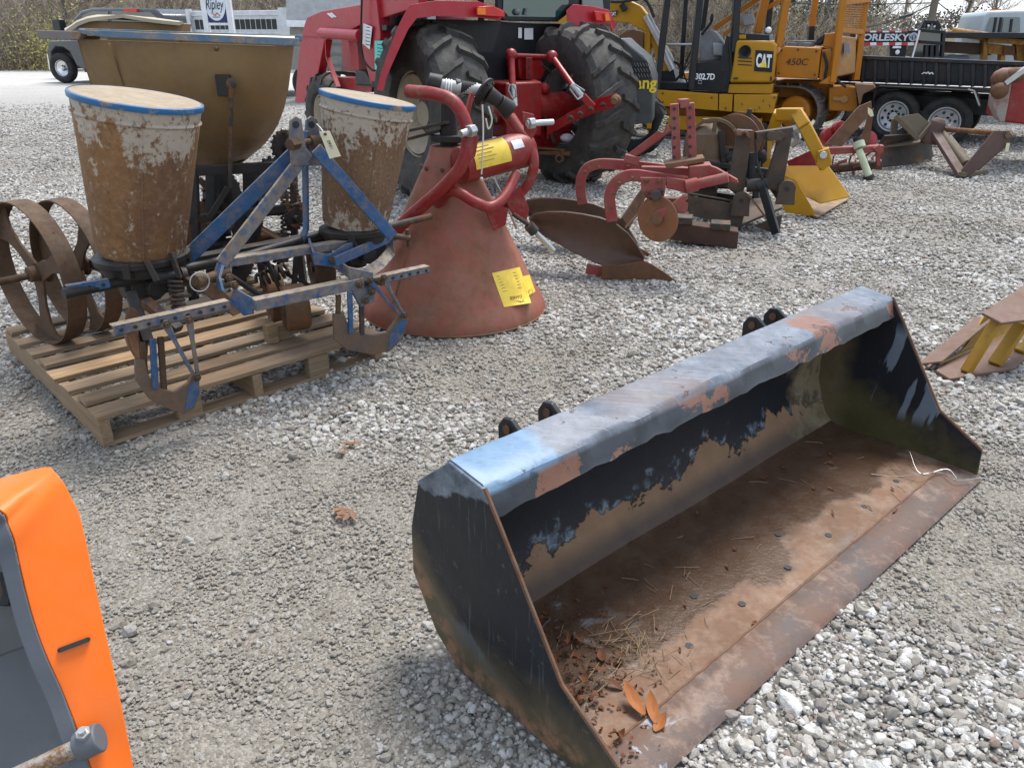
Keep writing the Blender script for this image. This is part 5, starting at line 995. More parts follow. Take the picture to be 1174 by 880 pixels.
b = B(); b.plate([X.v(x, y, .25) for x, y in ((817, 49), (829, 50), (829, 65), (818, 64))], .08, X.n); part('armrest', b, plain('light_grey_armrest', (.33, .33, .33), .6), T, bevel=.02)
b = B(); b.tube([X.v(804, 40, .3), X.v(812, 30, .3), X.v(815, 26, .3)], .022, 8); b.ball(X.v(816, 21, .3), .04, 10, 8, (.7, .7, 1.6)); part('joystick', b, M['black'], T)
b = B(); b.cyl(X.v(758, 51, .02), X.v(794, 51, .02), .015); part('grab_rail', b, M['steel'], T)
b = B(); b.tube([X.v(x, y, .1) for x, y in ((797, 50), (787, 70), (784, 84), (788, 95))], .012, 6, 5); b.tube([X.v(x, y, .15) for x, y in ((800, 55), (790, 72), (781, 88), (792, 92))], .010, 6, 5); part('control_hose', b, M['rubber2'], T)
xp('rear_shelf', ((843, 38), (882, 40), (882, 47), (843, 46)), .1, .9, M['black']); xp('yellow_air_box', ((844, 40), (855, 40), (855, 45), (844, 45)), .05, .3, cy)
b = B(); b.plate([X.v(x, y, .2) for x, y in ((849, 17), (864, 16), (866, 28), (852, 31))], .08, X.n); part('headrest', b, sg, T, bevel=.02)
b = B(); b.ball(X.v(881, 35, .2), .045, 12, 8); part('work_lamp', b, M['white'], T)
for (x0, y0, x1, y1) in ((846, 66, 862, 67), (846, 70, 862, 71), (846, 74, 862, 75)): b = B(); b.beam(X.v(x0, y0, -.022), X.v(x1, y1, -.022), .010, .012); part('cooling_slot', b, M['black'], T)
b = B(); b.beam(X.v(841, 90, -.03), X.v(846, 90, -.03), .03, .02); b.beam(X.v(884, 88, -.03), X.v(884, 93, -.03), .02, .02); part('door_latch', b, M['black'], T)
b = B(); b.tube([X.v(x, y, .0) for x, y in ((836, 50), (838, 80), (833, 100))], .018, 8, 4); part('grab_handle', b, M['black'], T)
for (x, y) in ((795, 82), (829, 80), (829, 100), (795, 100), (760, 107), (816, 112), (760, 117), (888, 112), (832, 124)): b = B(); b.bolt(X.v(x, y, -.052 if y > 104 else -.004), -X.n, .014, .012); part('bolt', b, M['iron'], T)
# boom, arm, bucket in front of the cab
bm_ = [(640, 10), (700, 3), (722, 1), (734, 7), (744, 20), (756, 40), (768, 62), (772, 76), (768, 88), (757, 88), (755, 74), (747, 52), (737, 36), (722, 27), (700, 24), (640, 34)]
b = B(); b.plate([X.v(x, y, .45) for x, y in bm_], .20, X.n); part('boom', b, cy, T, bevel=.015, label='curved yellow boom')
b = B(); b.cyl(X.v(741, 18, .35), X.v(768, 70, .35), .055, seg=18); b.cyl(X.v(764, 63, .35), X.v(772, 80, .35), .065); part('boom_cylinder', b, M['steel'], T)
b = B(); b.plate([X.v(x, y, .42) for x, y in ((738, 37), (746, 38), (745, 66), (738, 66))], .22, X.n); part('dipper_arm', b, cy, T, bevel=.01)
b = B(); b.plate([X.v(x, y, .38) for x, y in ((702, 48), (714, 38), (724, 34), (738, 38), (737, 66), (722, 62), (704, 56))], .35, X.n); part('digging_bucket', b, M['rust'], T, bevel=.01)
b = B(); b.tube([X.v(x, y, .33) for x, y in ((640, -5), (700, 2), (726, 0), (737, -2), (744, 6), (750, 20))], .022, 8, 5); b.tube([X.v(x, y, .33) for x, y in ((768, 70), (778, 74), (781, 84), (775, 92))], .02, 8, 5); part('boom_hose', b, M['rubber2'], T)
b = B(); b.plate([X.v(x, y, .42) for x, y in ((698, 14), (702, 13), (709, 12), (707, 17), (704, 19), (698, 19))], .008, -X.n); pb_ = part('boom_badge', b, M['black'], T); text('CAT', X.v(703, 16, .41), X.e, (0, 0, 1), .05, M['white'], pb_, name='white_lettering', bold=.03, width=.085)
b = B(); b.cyl(X.v(713, 5, .4), X.v(717, 12, .4), .05); part('boom_lamp', b, M['black'], T)
xp('swing_bracket', ((757, 82), (772, 80), (776, 95), (757, 96)), .35, .4, M['black'])
# ================================================================= crawler dozer
dz = worn('dozer_orange', (.55, .22, .025), (.46, .20, .035), rust=((.18, .08, .03), (.36, .2, .1)), amt=.22, sc=5, rough=.5, dust=.35, dustc=(.40, .28, .17), soft=.15, seed=3)
dzf = worn('faded_dozer_orange', (.60, .34, .15), (.50, .28, .12), rust=((.25, .13, .07), (.4, .26, .17)), amt=.3, sc=6, rough=.6, dust=.4, dustc=(.45, .35, .27), soft=.3)
Z = Fr(G(930, 163), -24); X_ = Z; T = thing('crawler_dozer', 'orange crawler dozer with mesh-backed roll bar parked beyond the excavator', 'bulldozer', tuple(Z.w(0, .8, 0)))
def zp(nm, pts, off, th, mat, bev=.008, lab=None): return xp(nm, pts, off, th, mat, bev, lab, Z)
zp('side_tank', ((890, 64), (898.6, 53), (941.6, 55), (937.6, 91), (889, 89)), -.02, 1.2, dz, .015)
text('450C', Z.v(914, 71, -.03), Z.e+V((0, 0, -.0)), (0, 0, 1), .085, M['ink'], T, name='model_lettering', bold=.0, width=.30, shear=.15)
zp('rear_side_panel', ((942.5, 57), (953, 57), (951, 92), (938.6, 92)), .02, 1.1, dz); zp('seat_base', ((943, 54), (946, 39), (958, 37), (962, 42), (962, 57)), .1, 1.0, dz, .015)
b = B(); b.plate([Z.v(x, y, .2) for x, y in ((933, 52), (938, 44), (946, 38), (950, 42), (941, 52))], .5, Z.n); part('seat', b, M['black'], T, bevel=.02)
for (x0, y0, x1, y1, o, w_, m_) in ((910, -50, 892, 54, .0, .10, dz), (942, -50, 930, 33, 1.1, .08, dz), (930.5, 30, 928.5, 52, 1.1, .085, M['black']), (973, -50, 954, 95, -.03, .085, dz), (998, -50, 981, 92, .6, .085, dz), (884, -30, 868, 38, .3, .11, dz), (900, -22, 819, 33, .9, .075, dz), (925, -18, 829, 40, .6, .06, dz)):
    b = B(); b.beam(Z.v(x0, y0, o), Z.v(x1, y1, o), w_, w_); part('rollbar_post', b, m_, T, bevel=.008)
b = B(); b.beam(Z.v(963, 34.5, -.03), Z.v(989, 37, .6), .06, .07); part('rollbar_crossbar', b, dz, T, bevel=.008)
b = B(); b.plate([Z.v(965, 7, -.02), Z.v(995, 3, .6), Z.v(998, -18, .6), Z.v(968, -18, -.02)], .05); part('rollbar_header', b, dz, T, bevel=.008)
b = B()
for i in range(11):
    y = 7+i*2.6; b.beam(Z.v(967-.25*i, y, -.02), Z.v(993-.55*i, y+1.2, .58), .012, .012)
for i in range(8):
    a0 = Z.v(967+i*3.4, 6-.2*i, -.02+i*.08); a1 = Z.v(964+i*3.2, 34+.3*i, -.02+i*.08); b.beam(a0, a1, .010, .010)
b.v = b.v; part('rear_screen', b, dz, T)
b = B(); b.plate([Z.v(962.5, 41, .05), Z.v(981.5, 43.5, .50), Z.v(980, 84, .50), Z.v(957, 89, .05)], .2, Z.n); part('rear_fuel_tank', b, dzf, T, bevel=.02)
b = B(); b.plate([Z.v(968, 49, .14), Z.v(974, 50, .28), Z.v(974.5, 62, .28), Z.v(971, 60, .2), Z.v(967.5, 66, .14)], .01, -Z.n); part('worn_decal', b, plain('worn_decal_grey', (.16, .14, .15), .7), T)
zp('operator_deck', ((886, 92), (945, 93), (958, 98), (948, 112), (886, 112)), .6, .9, dz); zp('rollbar_foot', ((938, 96), (950, 88), (957, 88), (956, 97)), -.06, .15, dz)
zp('chassis', ((880, 98), (952, 99), (952, 128), (880, 124)), .75, .6, dz)
fd = [(950, 101), (952, 99)]+[(974+13.5*math.cos(a), 113.5-14.5*math.sin(a)) for a in np.linspace(PI/2, -PI/2, 12)]+[(950, 127)]
zp('final_drive', fd, .25, .4, dz, .02)
b = B(); b.beam(Z.v(955, 113, .22), Z.v(967, 114, .22), .03, .05); b.lathe([(0, 0), (.05, 0), (.05, .03), (0, .03)], Z.v(968, 114, .24), -Z.n, 14); part('drive_cover', b, dzf, T, bevel=.004)
b = B(); b.plate([Z.v(980, 96, .0), Z.v(1001, 97, .3), Z.v(1004, 101, .3), Z.v(990, 108, .1), Z.v(984, 122, .0), Z.v(988, 128, 0), Z.v(982, 127, 0)], .3, Z.n); part('rear_hitch', b, M['rust'], T, bevel=.01)
for (x, y) in ((896, 58), (936, 59), (934, 86), (893, 84), (915, 57)): b = B(); b.bolt(Z.v(x, y, -.022), -Z.n, .016, .012); part('bolt', b, M['iron'], T)
b = B(); b.tube([Z.v(x, y, -.02) for x, y in ((944, 60), (948, 75), (946, 90), (955, 100))], .02, 8, 4); b.tube([Z.v(x, y, .0) for x, y in ((958, 60), (955, 78), (960, 92), (970, 100))], .018, 8, 4); part('hydraulic_hose', b, M['rubber2'], T)
b = B(); b.beam(Z.v(903, 53, .2), Z.v(930, 53.5, .2), .05, .10); b.cyl(Z.v(908, 52, .3), Z.v(908, 47, .3), .05); b.box(Z.v(922, 50, .3), (.25, .2, .08)); part('battery_and_filler', b, M['grey'], T, bevel=.01)
TZ = Fr(Z.o+Z.n*.1, -38); pz = TZ.v(911, 131, 0); s1 = (pz-TZ.w(0, 0, 0)).dot(TZ.e); s0 = s1-1.3; Z0 = Z; Z = TZ
for off in (.0, 1.35): track(T, Z, s0-.6, s1-.02, .37, .345, off, .38, trk, 34, 'steel_track'); b = B(); c = Z.w(s1-.02, off-.01, .37); b.lathe([(.0, -.02), (.2, -.02), (.235, .02), (.235, .25), (0, .25)], c, Z.n, 30); part('idler_wheel', b, dz, T); b = B(); b.beam(Z.w(s0-.6, off+.19, .34), Z.w(s1-.1, off+.19, .34), .2, .24); part('track_frame', b, dz, T, bevel=.01)
b = B(); b.plate([Z.w(s0-1.3, -.8, .08), Z.w(s0-1.3, -.8, .8), Z.w(s0-1.2, 1.8, .8), Z.w(s0-1.2, 1.8, .08)], .05); part('dozer_blade', b, dz, T)
Z = Z0
# ================================================================= black tandem-axle dump trailer
Q = Fr(G(1024, 160), -33); qv = Q.v
T = thing('dump_trailer', 'black tandem-axle dump trailer with silver spoked-hole wheels at the right', 'trailer', tuple(Q.w(.6, 1, 0)))
bt = worn('trailer_black', (.013, .016, .022), (.025, .027, .03), rust=((.07, .05, .045), (.13, .10, .09)), amt=.22, sc=5, rough=.4, dust=.3, dustc=(.12, .12, .13), soft=.3, streak=True)
def qp(nm, pts, off, th, mat, bev=.006, lab=None):
    b = B(); b.plate([qv(x, y, off) for x, y in pts], th, Q.n); return part(nm, b, mat, T, bevel=bev, label=lab)
qp('bed_side', ((955, 66), (1250, 78), (1250, 104), (955, 93)), .0, .05, bt); qp('bed_far_side', ((985, 63.5), (1230, 74), (1230, 104), (985, 93)), 1.75, .04, bt)
b = B(); b.beam(qv(953, 64.5, -.03), qv(1252, 76.5, -.03), .07, .05); part('top_rail', b, bt, T, bevel=.006)
b = B(); b.plate([qv(955, 92, 0), qv(1250, 103, 0), qv(1250, 103, 0)+Q.n*1.75, qv(955, 92, 0)+Q.n*1.75], .04); part('bed_floor', b, bt, T)
for i in range(17):
    x = 962+i*14; b = B(); b.beam(qv(x, 67+(x-955)*.041, -.012), qv(x-.6, 93+(x-955)*.041, -.012), .045, .09, Q.n); part('side_rib', b, bt, T, bevel=.006)
qp('lower_rail', ((955, 94), (1250, 106), (1250, 112), (955, 99.5)), -.06, .12, bt)
qp('frame_rail', ((955, 104), (1250, 120), (1250, 140), (955, 122)), .28, 1.2, bt)
b = B(); b.strip([qv(1003, 118, -.16), qv(1005, 102, -.16), qv(1010, 98.5, -.16), qv(1060, 100.5, -.16), qv(1112, 103, -.16), qv(1119, 106, -.16), qv(1124, 122, -.16)], .32, .012, Q.n); part('wheel_fender', b, bt, T, bevel=.003)
b = B(); b.strip([qv(1110, 102.4, -.30), qv(1117, 104.5, -.30), qv(1123, 121, -.30)], .06, .016, Q.n); part('scuffed_fender_corner', b, M['steel'], T)
gal = plain('galvanised_rim', (.42, .44, .46), .45, .3)
for x in (1024.5, 1083):
    c = qv(x, 133 if x < 1050 else 140.5, -.16); rr = c.z; rr = .355; tyre(T, c, Q.n, rr-.01, .21, .205, M['rubber2'], lugs=0, name='tyre', seg=48); ro = rim(T, c, Q.n, .205, .21, gal, -.7, 8, .055, 'rim')
    for k in range(8): a = k*PI/4+.2; q = B(); cc = c-Q.n*.078+(Q.e*math.cos(a)+V((0, 0, 1))*math.sin(a))*.135; q.cyl(cc, cc-Q.n*.012, .021, seg=12); part('vent_hole', q, M['ink'], ro)
    for off in (1.5,): tyre(T, c+Q.n*off, Q.n, rr-.01, .21, .205, M['rubber2'], name='tyre', seg=30)
b = B(); c0 = qv(1024.5, 133, 0); c1 = qv(1083, 140.5, 0); b.cyl(c0, c0+Q.n*1.5, .045); b.cyl(c1, c1+Q.n*1.5, .045); part('axle', b, bt, T)
text('Rowse', qv(1062.5, 83.5, -.075)-Q.n*.005, Q.e, (0, 0, 1), .07, M['white'], T, name='script_lettering', shear=.3, width=.20) if False else None
b = B(); b.tube([qv(x, y, -.08) for x, y in ((1057, 85), (1060, 83.5), (1062, 84.5), (1064, 83), (1066, 85), (1068, 83.4), (1070, 85.4))], .008, 5, 4); part('script_mark', b, M['white'], T)
# ================================================================= gooseneck trailer with striped tail board, and what stands on it
H_ = Fr(D(1010, 45, 15.0), -16); H_ = Fr((H_.o.x, 15.0, 0), -16); hh = H_.v
def hp(nm, pts, off, th, mat, bev=.006, par=None):
    b = B(); b.plate([hh(x, y, off) for x, y in pts], th, H_.n); return part(nm, b, mat, par or T, bevel=bev)
T = thing('gooseneck_trailer', 'black flatbed trailer with red and white striped tail board behind the dump trailer', 'trailer', tuple(H_.w(0, 1, 0)))
tb_ = hp('tail_board', ((975, 35), (1053, 35), (1052, 51), (974, 53)), 0, .15, M['black'])
hp('flatbed_deck', ((975, 36), (1200, 38), (1200, 44), (975, 44)), .15, 4, M['black']); hp('crossmember', ((1020, 52), (1040, 52), (1038, 66), (1020, 66)), .02, .3, M['black']); hp('far_leg', ((1178, 44), (1196, 44), (1196, 90), (1178, 90)), .4, .4, M['black'])
wt = M['white']; rd = plain('reflector_red', (.45, .03, .035), .4)
for i in range(11):
    x0 = 976+i*7.2; x1 = x0+7.1; m_ = rd if i % 2 == 0 else wt; b = B(); b.plate([hh(x, y, -.012) for x, y in ((x0, 48.9), (min(x1, 1053), 48.7), (min(x1, 1053), 52), (x0, 52.3))], .01, -H_.n); part('reflector_tape', b, m_, tb_)
    if i < 9: b = B(); b.plate([hh(x, y, -.012) for x, y in ((x0, 35.6), (min(x1, 1040), 35.5), (min(x1, 1040), 37.3), (x0, 37.4))], .01, -H_.n); part('reflector_tape', b, m_, tb_)
text('HORLESKY', hh(1011.5, 43, -.02), H_.e, (0, 0, 1), .115, plain('letter_silver', (.55, .6, .66), .4), tb_, name='silver_lettering', bold=.03, width=.88)
b = B(); c = hh(1047, 42.5, -.02); b.lathe([(0, .0), (.07, 0), (.07, .01), (0, .01)], c, -H_.n, 20); part('round_emblem', b, plain('emblem_grey', (.38, .42, .47), .5), tb_); b = B(); b.cyl(hh(1036.5, 39.5, -.02), hh(1036.5, 39.5, -.03), .01); part('bolt', b, M['steel'], tb_)
for i in range(7):
    q = B(); a = i*.9; q.beam(c+H_.e*math.cos(a)*.065-H_.n*.012, c+H_.e*math.cos(a)*.02-H_.n*.012+V((0, 0, math.sin(a)*.05)), .014, .006); part('emblem_detail', q, M['black'], tb_)
b = B(); b.plate([hh(x, y, -.02) for x, y in ((1024, 53), (1033, 53), (1033, 55.5), (1023, 55.5))], .01, -H_.n); part('white_label', b, wt, T); b = B(); b.ball(hh(1029, 60, -.03), .04, 8, 6, (1, .3, 1)); part('tail_lamp', b, wt, T)
b = B(); b.beam(hh(1054.5, 35, -.05), hh(1046, 66, -.05), .022, .022); part('white_stake', b, wt, T)
cage = hp('headache_rack', ((1054, 34.5), (1082, 37), (1080, 66), (1046, 66)), .1, .8, dglass)
for (x0, y0, x1, y1) in ((1054, 34.5, 1083, 37.2), (1082, 37, 1080, 66), (1054, 48, 1080, 50)): b = B(); b.beam(hh(x0, y0, .05), hh(x1, y1, .05), .05, .05); part('rack_tube', b, M['black'], T, bevel=.004)
for x in (1062, 1068, 1074): b = B(); b.beam(hh(x, 52, .04), hh(x-.5, 66, .04), .05, .05); part('rack_tube', b, M['black'], T)
b = B(); b.plate([hh(x, y, .2) for x, y in ((1054, 35), (1060, 23), (1075, 24), (1079, 28), (1078, 36), (1073, 36), (1073, 27.5), (1061, 26.5), (1059, 35))], .25, H_.n); part('winch_frame', b, M['black'], T, bevel=.004)
b = B(); b.ball(hh(1064, 30, .3), .08, 12, 8, (.6, .6, 1)); b.ball(hh(1072, 31, .3), .08, 12, 8, (.6, .6, 1)); part('chrome_horn', b, M['chrome'], T)
# digger truck: white cab, rusty boom
T = thing('digger_truck', 'white cab truck carrying a rusty yellow boom, behind the dump trailer at the far right', 'truck', tuple(H_.w(1.8, 4, 0)))
wc = worn('white_cab_paint', (.62, .66, .67), (.55, .60, .62), amt=.06, sc=4, rough=.35, dust=.2, dustc=(.4, .38, .35)); bo_ = worn('rusty_yellow_boom', (.46, .27, .08), (.38, .20, .07), rust=((.20, .09, .04), (.36, .18, .09)), amt=.45, sc=8, rough=.6, dust=.2)
hp('cab', ((1123, 40), (1131, 15), (1136, 12.5), (1230, 10), (1230, 90), (1123, 90)), 2.6, 2.2, wc, .05)
for px in (((1130, 37), (1136, 20), (1147, 20), (1143, 38)), ((1148, 37), (1151, 20), (1169, 20), (1169, 37))): b = B(); b.plate([hh(x, y, 2.58) for x, y in px], .02, -H_.n); wd_ = part('cab_window', b, pglass, T)
for (x0, y0, x1, y1) in ((1142, 20, 1139, 38), (1160, 22, 1158, 37), (1148, 20, 1145, 38)): b = B(); b.beam(hh(x0, y0, 2.55), hh(x1, y1, 2.55), .04, .03); part('window_bar', b, M['black'], T)
b = B(); b.beam(hh(1136, 11.8, 2.7), hh(1147, 11.8, 2.7), .06, .03); part('roof_marker_lamp', b, M['amber'], T)
hp('bonnet', ((1078, 72), (1080, 66), (1092, 63), (1110, 64), (1114, 72)), 1.5, 1.5, plain('pale_blue_bonnet', (.22, .30, .45), .3)); hp('chassis_side', ((1080, 64), (1200, 60), (1200, 95), (1080, 95)), 2.4, .3, wc)
b = B(); b.beam(hh(1081, 54, .9), hh(1136, 57, .9), .25, .19); part('boom_beam', b, worn('brown_steel_beam', (.085, .06, .05), (.12, .09, .075), amt=.3, sc=6, rough=.7, dust=.2), T, bevel=.01)
b = B(); b.cyl(hh(1091, 36.5, .7), hh(1130, 42, .7), .075, .07); b.cyl(hh(1083, 37.5, .7), hh(1093, 37, .7), .03); b.cyl(hh(1128, 41, .7), hh(1190, 48, .7), .06, .06); part('boom_cylinder', b, bo_, T)
for px in (((1128, 42), (1133, 42), (1132, 71), (1127, 71)), ((1133, 50), (1152, 52), (1150, 63), (1133, 62)), ((1164, 46), (1200, 48), (1200, 72), (1167, 70)), ((1148, 62), (1153, 62), (1152, 72), (1147, 72))): hp('boom_post', px, .6, .25, bo_)
hp('dark_ram', ((1151, 52), (1164, 53), (1163, 64), (1150, 63)), .55, .3, M['rust'])
b = B(); b.beam(hh(1132, 45.5, .5), hh(1192, 50, .5), .12, .09); part('boom_arm', b, bo_, T, bevel=.01)
# red machine cut by the right edge
W = Fr((D(1160, 141, 9.2).x, 9.2, 0), -20); wv_ = W.v
T = thing('red_baler', 'red machine with a dirty white front shield cut off by the right edge', 'farm machine', tuple(W.w(.3, .5, 0)))
b = B(); b.plate([wv_(x, y) for x, y in ((1160, 88), (1172, 82), (1240, 80), (1240, 150), (1150, 140), (1154, 118))], 1.1, W.n); part('body', b, fr, T, bevel=.02)
b = B(); b.plate([wv_(x, y, -.05) for x, y in ((1140, 110), (1150, 100), (1160, 96), (1156, 120), (1152, 140), (1146, 140), (1138, 122))], .3, W.n); part('white_shield', b, worn('dirty_white_shield', (.42, .37, .34), (.34, .27, .24), amt=.35, sc=7, rust=((.3, .12, .09), (.42, .25, .2)), rough=.6, dust=.3), T, bevel=.01)
b = B(); b.beam(wv_(1152, 96, -.1), wv_(1180, 76, -.1), .10, .05); part('pale_bar', b, M['steel'], T, bevel=.004)
b = B(); b.ball(wv_(1146, 104, -.1), .09, 12, 8); b.ball(wv_(1150, 90, 0), .12, 10, 8, (1.1, .8, .8)); b.ball(wv_(1163, 86, 0), .10, 10, 8, (1.2, .8, .8)); part('dirt_clod', b, M['rust'], T)
for s_ in (.35, .35): tyre(T, W.w(s_+.5, .3 if s_ else .9, .3), W.n, .3, .2, .15, M['rubber2'], name='tyre', seg=30)
# ================================================================= red two-furrow plough
P0 = G(720, 300); PFm = Fr((G(735, 322).x, G(735, 322).y, 0), -8); pv = PFm.v
pr_ = worn('plough_red', (.30, .055, .055), (.38, .11, .105), rust=((.15, .065, .045), (.34, .18, .14)), amt=.38, sc=10, rough=.6, dust=.4, dustc=(.36, .26, .22), soft=.2)
mb = worn('scoured_mouldboard', (.075, .05, .04), (.12, .08, .06), rust=((.10, .055, .035), (.22, .13, .085)), amt=.42, sc=5, rough=.38, dust=.12, soft=.35, spec=.6)
T = thing('plough', 'faded red two-furrow plough with dark curved mouldboards on the gravel beside the cone', 'plough', tuple(PFm.w(.2, .3, 0)))
def mould(dx, dy, off, sc_=1.0, lab=None):
    top_ = [(607, 252), (613, 246), (628, 243.5), (648, 243.5), (668, 246), (688, 250), (706, 257), (720, 268), (729, 280), (738, 295)]
    bot_ = [(608, 256), (613, 262), (626, 271), (640, 279), (654, 287), (668, 294), (680, 300), (690, 303.5), (712, 304), (738, 300)]
    rows = []
    for k in range(7):
        u = k/6; row = []
        for i, (a, c) in enumerate(zip(top_, bot_)):
            s_ = i/9; o = off+(.20*(1-s_))+.10*math.sin(PI*u*.9)*(1-.3*s_)-.06*(1-u)*(1-s_); row.append(pv(a[0]*(1-u)+c[0]*u+dx, a[1]*(1-u)+c[1]*u+dy, o))
        rows.append([p for p in row])
    b = B(); b.sheet(rows, .010); o = part('mouldboard', b, mb, T, ang=60, label=lab)
    b = B(); b.plate([pv(x+dx, y+dy, off-.005) for x, y in ((690, 303), (712, 304), (738, 299), (745, 302), (760, 311), (777, 323.5), (770, 325), (740, 321), (689, 320))], .015, PFm.n); part('ploughshare', b, M['rust'], o, bevel=.003)
    b = B(); b.beam(pv(672+dx, 308+dy, off+.05), pv(700+dx, 312+dy, off+.05), .03, .06); part('landside', b, pr_, o, bevel=.003)
    return o
mould(0, 0, 0, lab='near mouldboard, dark and scoured'); mould(-8, -16, .62, lab='far mouldboard, half hidden')
def bm(pts, off, w_, t_, nm='plough_beam', mat=pr_, k=5):
    b = B(); q = catmull([pv(x, y, off if not isinstance(off, (list, tuple)) else off[i]) for i, (x, y) in enumerate(pts)], k); b.strip(q, w_, t_, PFm.n); return part(nm, b, mat, T, bevel=.004)
# C-shaped beams: strip depth runs away from the viewer, thickness is what we see
bm([(668, 234), (666, 222), (666, 206), (672, 194), (684, 188.5), (700, 188), (735, 191), (775, 196)], .42, .03, .065)
bm([(702, 254), (700, 240), (699, 226), (704, 212), (714, 203.5), (728, 201), (750, 204), (788, 209)], .05, .03, .07)
b = B(); b.plate([pv(x, y, .02) for x, y in ((734, 203), (764, 203), (762, 222), (758, 232), (750, 231), (740, 226), (735, 216))], .02, -PFm.n); bp_ = part('bolted_plate', b, pr_, T, bevel=.003)
for (x, y) in ((741, 207), (756, 207), (742, 222)): b = B(); b.bolt(pv(x, y, -.0), -PFm.n, .016, .015); part('bolt', b, M['rust'], bp_)
b = B(); b.cyl(pv(752, 224, -.06), pv(752, 224, .02), .03); b.cyl(pv(744, 227, -.02), pv(760, 218, -.02), .014); part('pivot_bolt', b, M['iron'], T, bevel=.003)
for (x, y) in ((687, 192), (671, 197), (665, 214), (665, 227), (725, 204), (710, 210), (703, 222), (701, 238), (720, 191)): b = B(); b.bolt(pv(x, y, .0 if x > 699 and y > 200 else .38), -PFm.n, .011, .012); part('bolt', b, M['rust'], T)
for (x0, x1, y0, y1, o) in ((769, 776, 119, 190, .18), (787, 794, 118, 186, .22)):
    b = B(); b.beam(pv(x0+4, y0, o), pv(x1, y1, o), .05, .055, PFm.n); m_ = part('mast_bar', b, pr_, T, bevel=.004)
    for y in range(y0+6, y1-4, 11): q = B(); q.cyl(pv(x0+4, y, o-.027), pv(x0+4, y, o-.031), .010, seg=10); part('bar_hole', q, M['ink'], m_)
b = B(); b.beam(pv(778, 119, .2), pv(789, 118, .22), .05, .05); part('mast_cap', b, pr_, T, bevel=.004)
b = B(); b.beam(pv(768, 146, .16), pv(721, 181, .30), .03, .045); part('mast_brace', b, pr_, T, bevel=.004)
b = B(); b.beam(pv(716, 181, .25), pv(733, 185, .25), .05, .05); part('brace_foot', b, pr_, T, bevel=.004)
b = B(); b.plate([pv(762, 188, .0), pv(808, 181, .12), pv(808, 186, .12), pv(764, 194, .0)], .16, PFm.n); part('head_plate', b, M['rust'], T, bevel=.003)
b = B(); b.plate([pv(790, 191, .05), pv(816, 189, .05), pv(816, 205, .05), pv(792, 208, .05)], .14, PFm.n); b.beam(pv(735, 196, .3), pv(812, 198, .3), .06, .06); part('headstock', b, pr_, T, bevel=.004)
b = B(); b.plate([pv(814, 190, .0), pv(822, 193, .0), pv(845, 206, -.05), pv(846, 210, -.05), pv(828, 207, 0), (pv(814, 203, 0))], .02); part('hitch_cheek', b, pr_, T, bevel=.003)
b = B(); b.cyl(pv(786, 214, .0), pv(835, 203, -.05), .030, seg=18); b.cyl(pv(786, 214, .0), pv(800, 211, .0), .040, seg=18); b.plate([pv(764, 203, .0), pv(788, 207, .0), pv(788, 222, .0), pv(764, 216, 0)], .06, PFm.n); part('cross_shaft', b, pr_, T, bevel=.003)
cw = pv(754, 251, -.02); b = B(); axn = (PFm.e*-.52-PFm.n*.85).normalized(); b.lathe([(0, -.010), (.05, -.012), (.135, -.006), (.140, 0), (.135, .006), (.05, .012), (0, .010)], cw, axn, 40); part('coulter_disc', b, worn('coulter_rust', (.30, .14, .075), (.22, .11, .07), amt=.4, sc=6, rust=((.12, .06, .04), (.38, .2, .11)), rough=.7, dust=.3), T)
b = B(); b.plate([pv(x, y, -.06) for x, y in ((748, 252), (752, 242), (770, 234), (783, 224), (788, 224), (789, 228), (785, 231), (789, 234), (788, 243), (780, 245), (768, 243), (755, 254))], .03, PFm.n); part('coulter_arm', b, pr_, T, bevel=.004); b = B(); b.cyl(pv(753, 251, -.08), pv(753, 251, -.0), .035); part('coulter_hub', b, M['rust'], T, bevel=.003)
b = B(); b.plate([pv(713, 250, .2), pv(738, 214, .4), pv(742, 224, .4), pv(722, 262, .2)], .02); b.strip([pv(717, 261, .1), pv(730, 247, .2), pv(740, 236, .3)], .04, .01, PFm.n); part('trip_leg', b, M['rust'], T, bevel=.003)
tg = [pv(x, y, .12) for x, y in ((762, 132), (767, 134), (760, 152), (754, 150))]; b = B(); b.plate(tg, .002); tgo = part('lot_tag', b, M['paper'], None, loc=tg[0]); tag(tgo, 'small cream lot tag numbered 0930 tied to the red plough brace', 'paper tag')
text('0930', sum(tg, V((0, 0, 0)))/4-PFm.n*.003, (tg[3]-tg[0]), (tg[1]-tg[0]), .030, M['ink'], tgo, name='number', th=.001)
# ================================================================= dark loader attachment on a timber skid, with old motor parts behind
Fz = Fr((G(836, 268).x, G(836, 268).y+.05, 0), -14); av = Fz.v
st_ = worn('brown_black_steel', (.055, .045, .038), (.09, .07, .055), rust=((.10, .06, .04), (.17, .11, .075)), amt=.35, sc=7, rough=.6, dust=.3, soft=.25)
T = thing('fork_carriage', 'dark brown steel loader fork carriage with two leaning posts, on timber blocks', 'loader attachment', tuple(Fz.w(0, .2, .1)))
def ap_(nm, pts, off, th, mat=st_, d=None, bev=.004): b = B(); b.plate([av(x, y, off) for x, y in pts], th, d or Fz.n); return part(nm, b, mat, T, bevel=bev)
ap_('post', ((845, 149), (863, 150), (852, 224), (834, 216)), .02, .08); ap_('post', ((893, 156), (909, 151), (896, 224), (877, 210)), .10, .08)
b = B(); b.beam(av(866, 157, .06), av(908, 151, .14), .06, .075); part('top_bar', b, st_, T, bevel=.006)
for x in (885, 893): b = B(); b.cyl(av(x, 156, .0), av(x, 156, .16), .035); part('bushing', b, st_, T, bevel=.003)
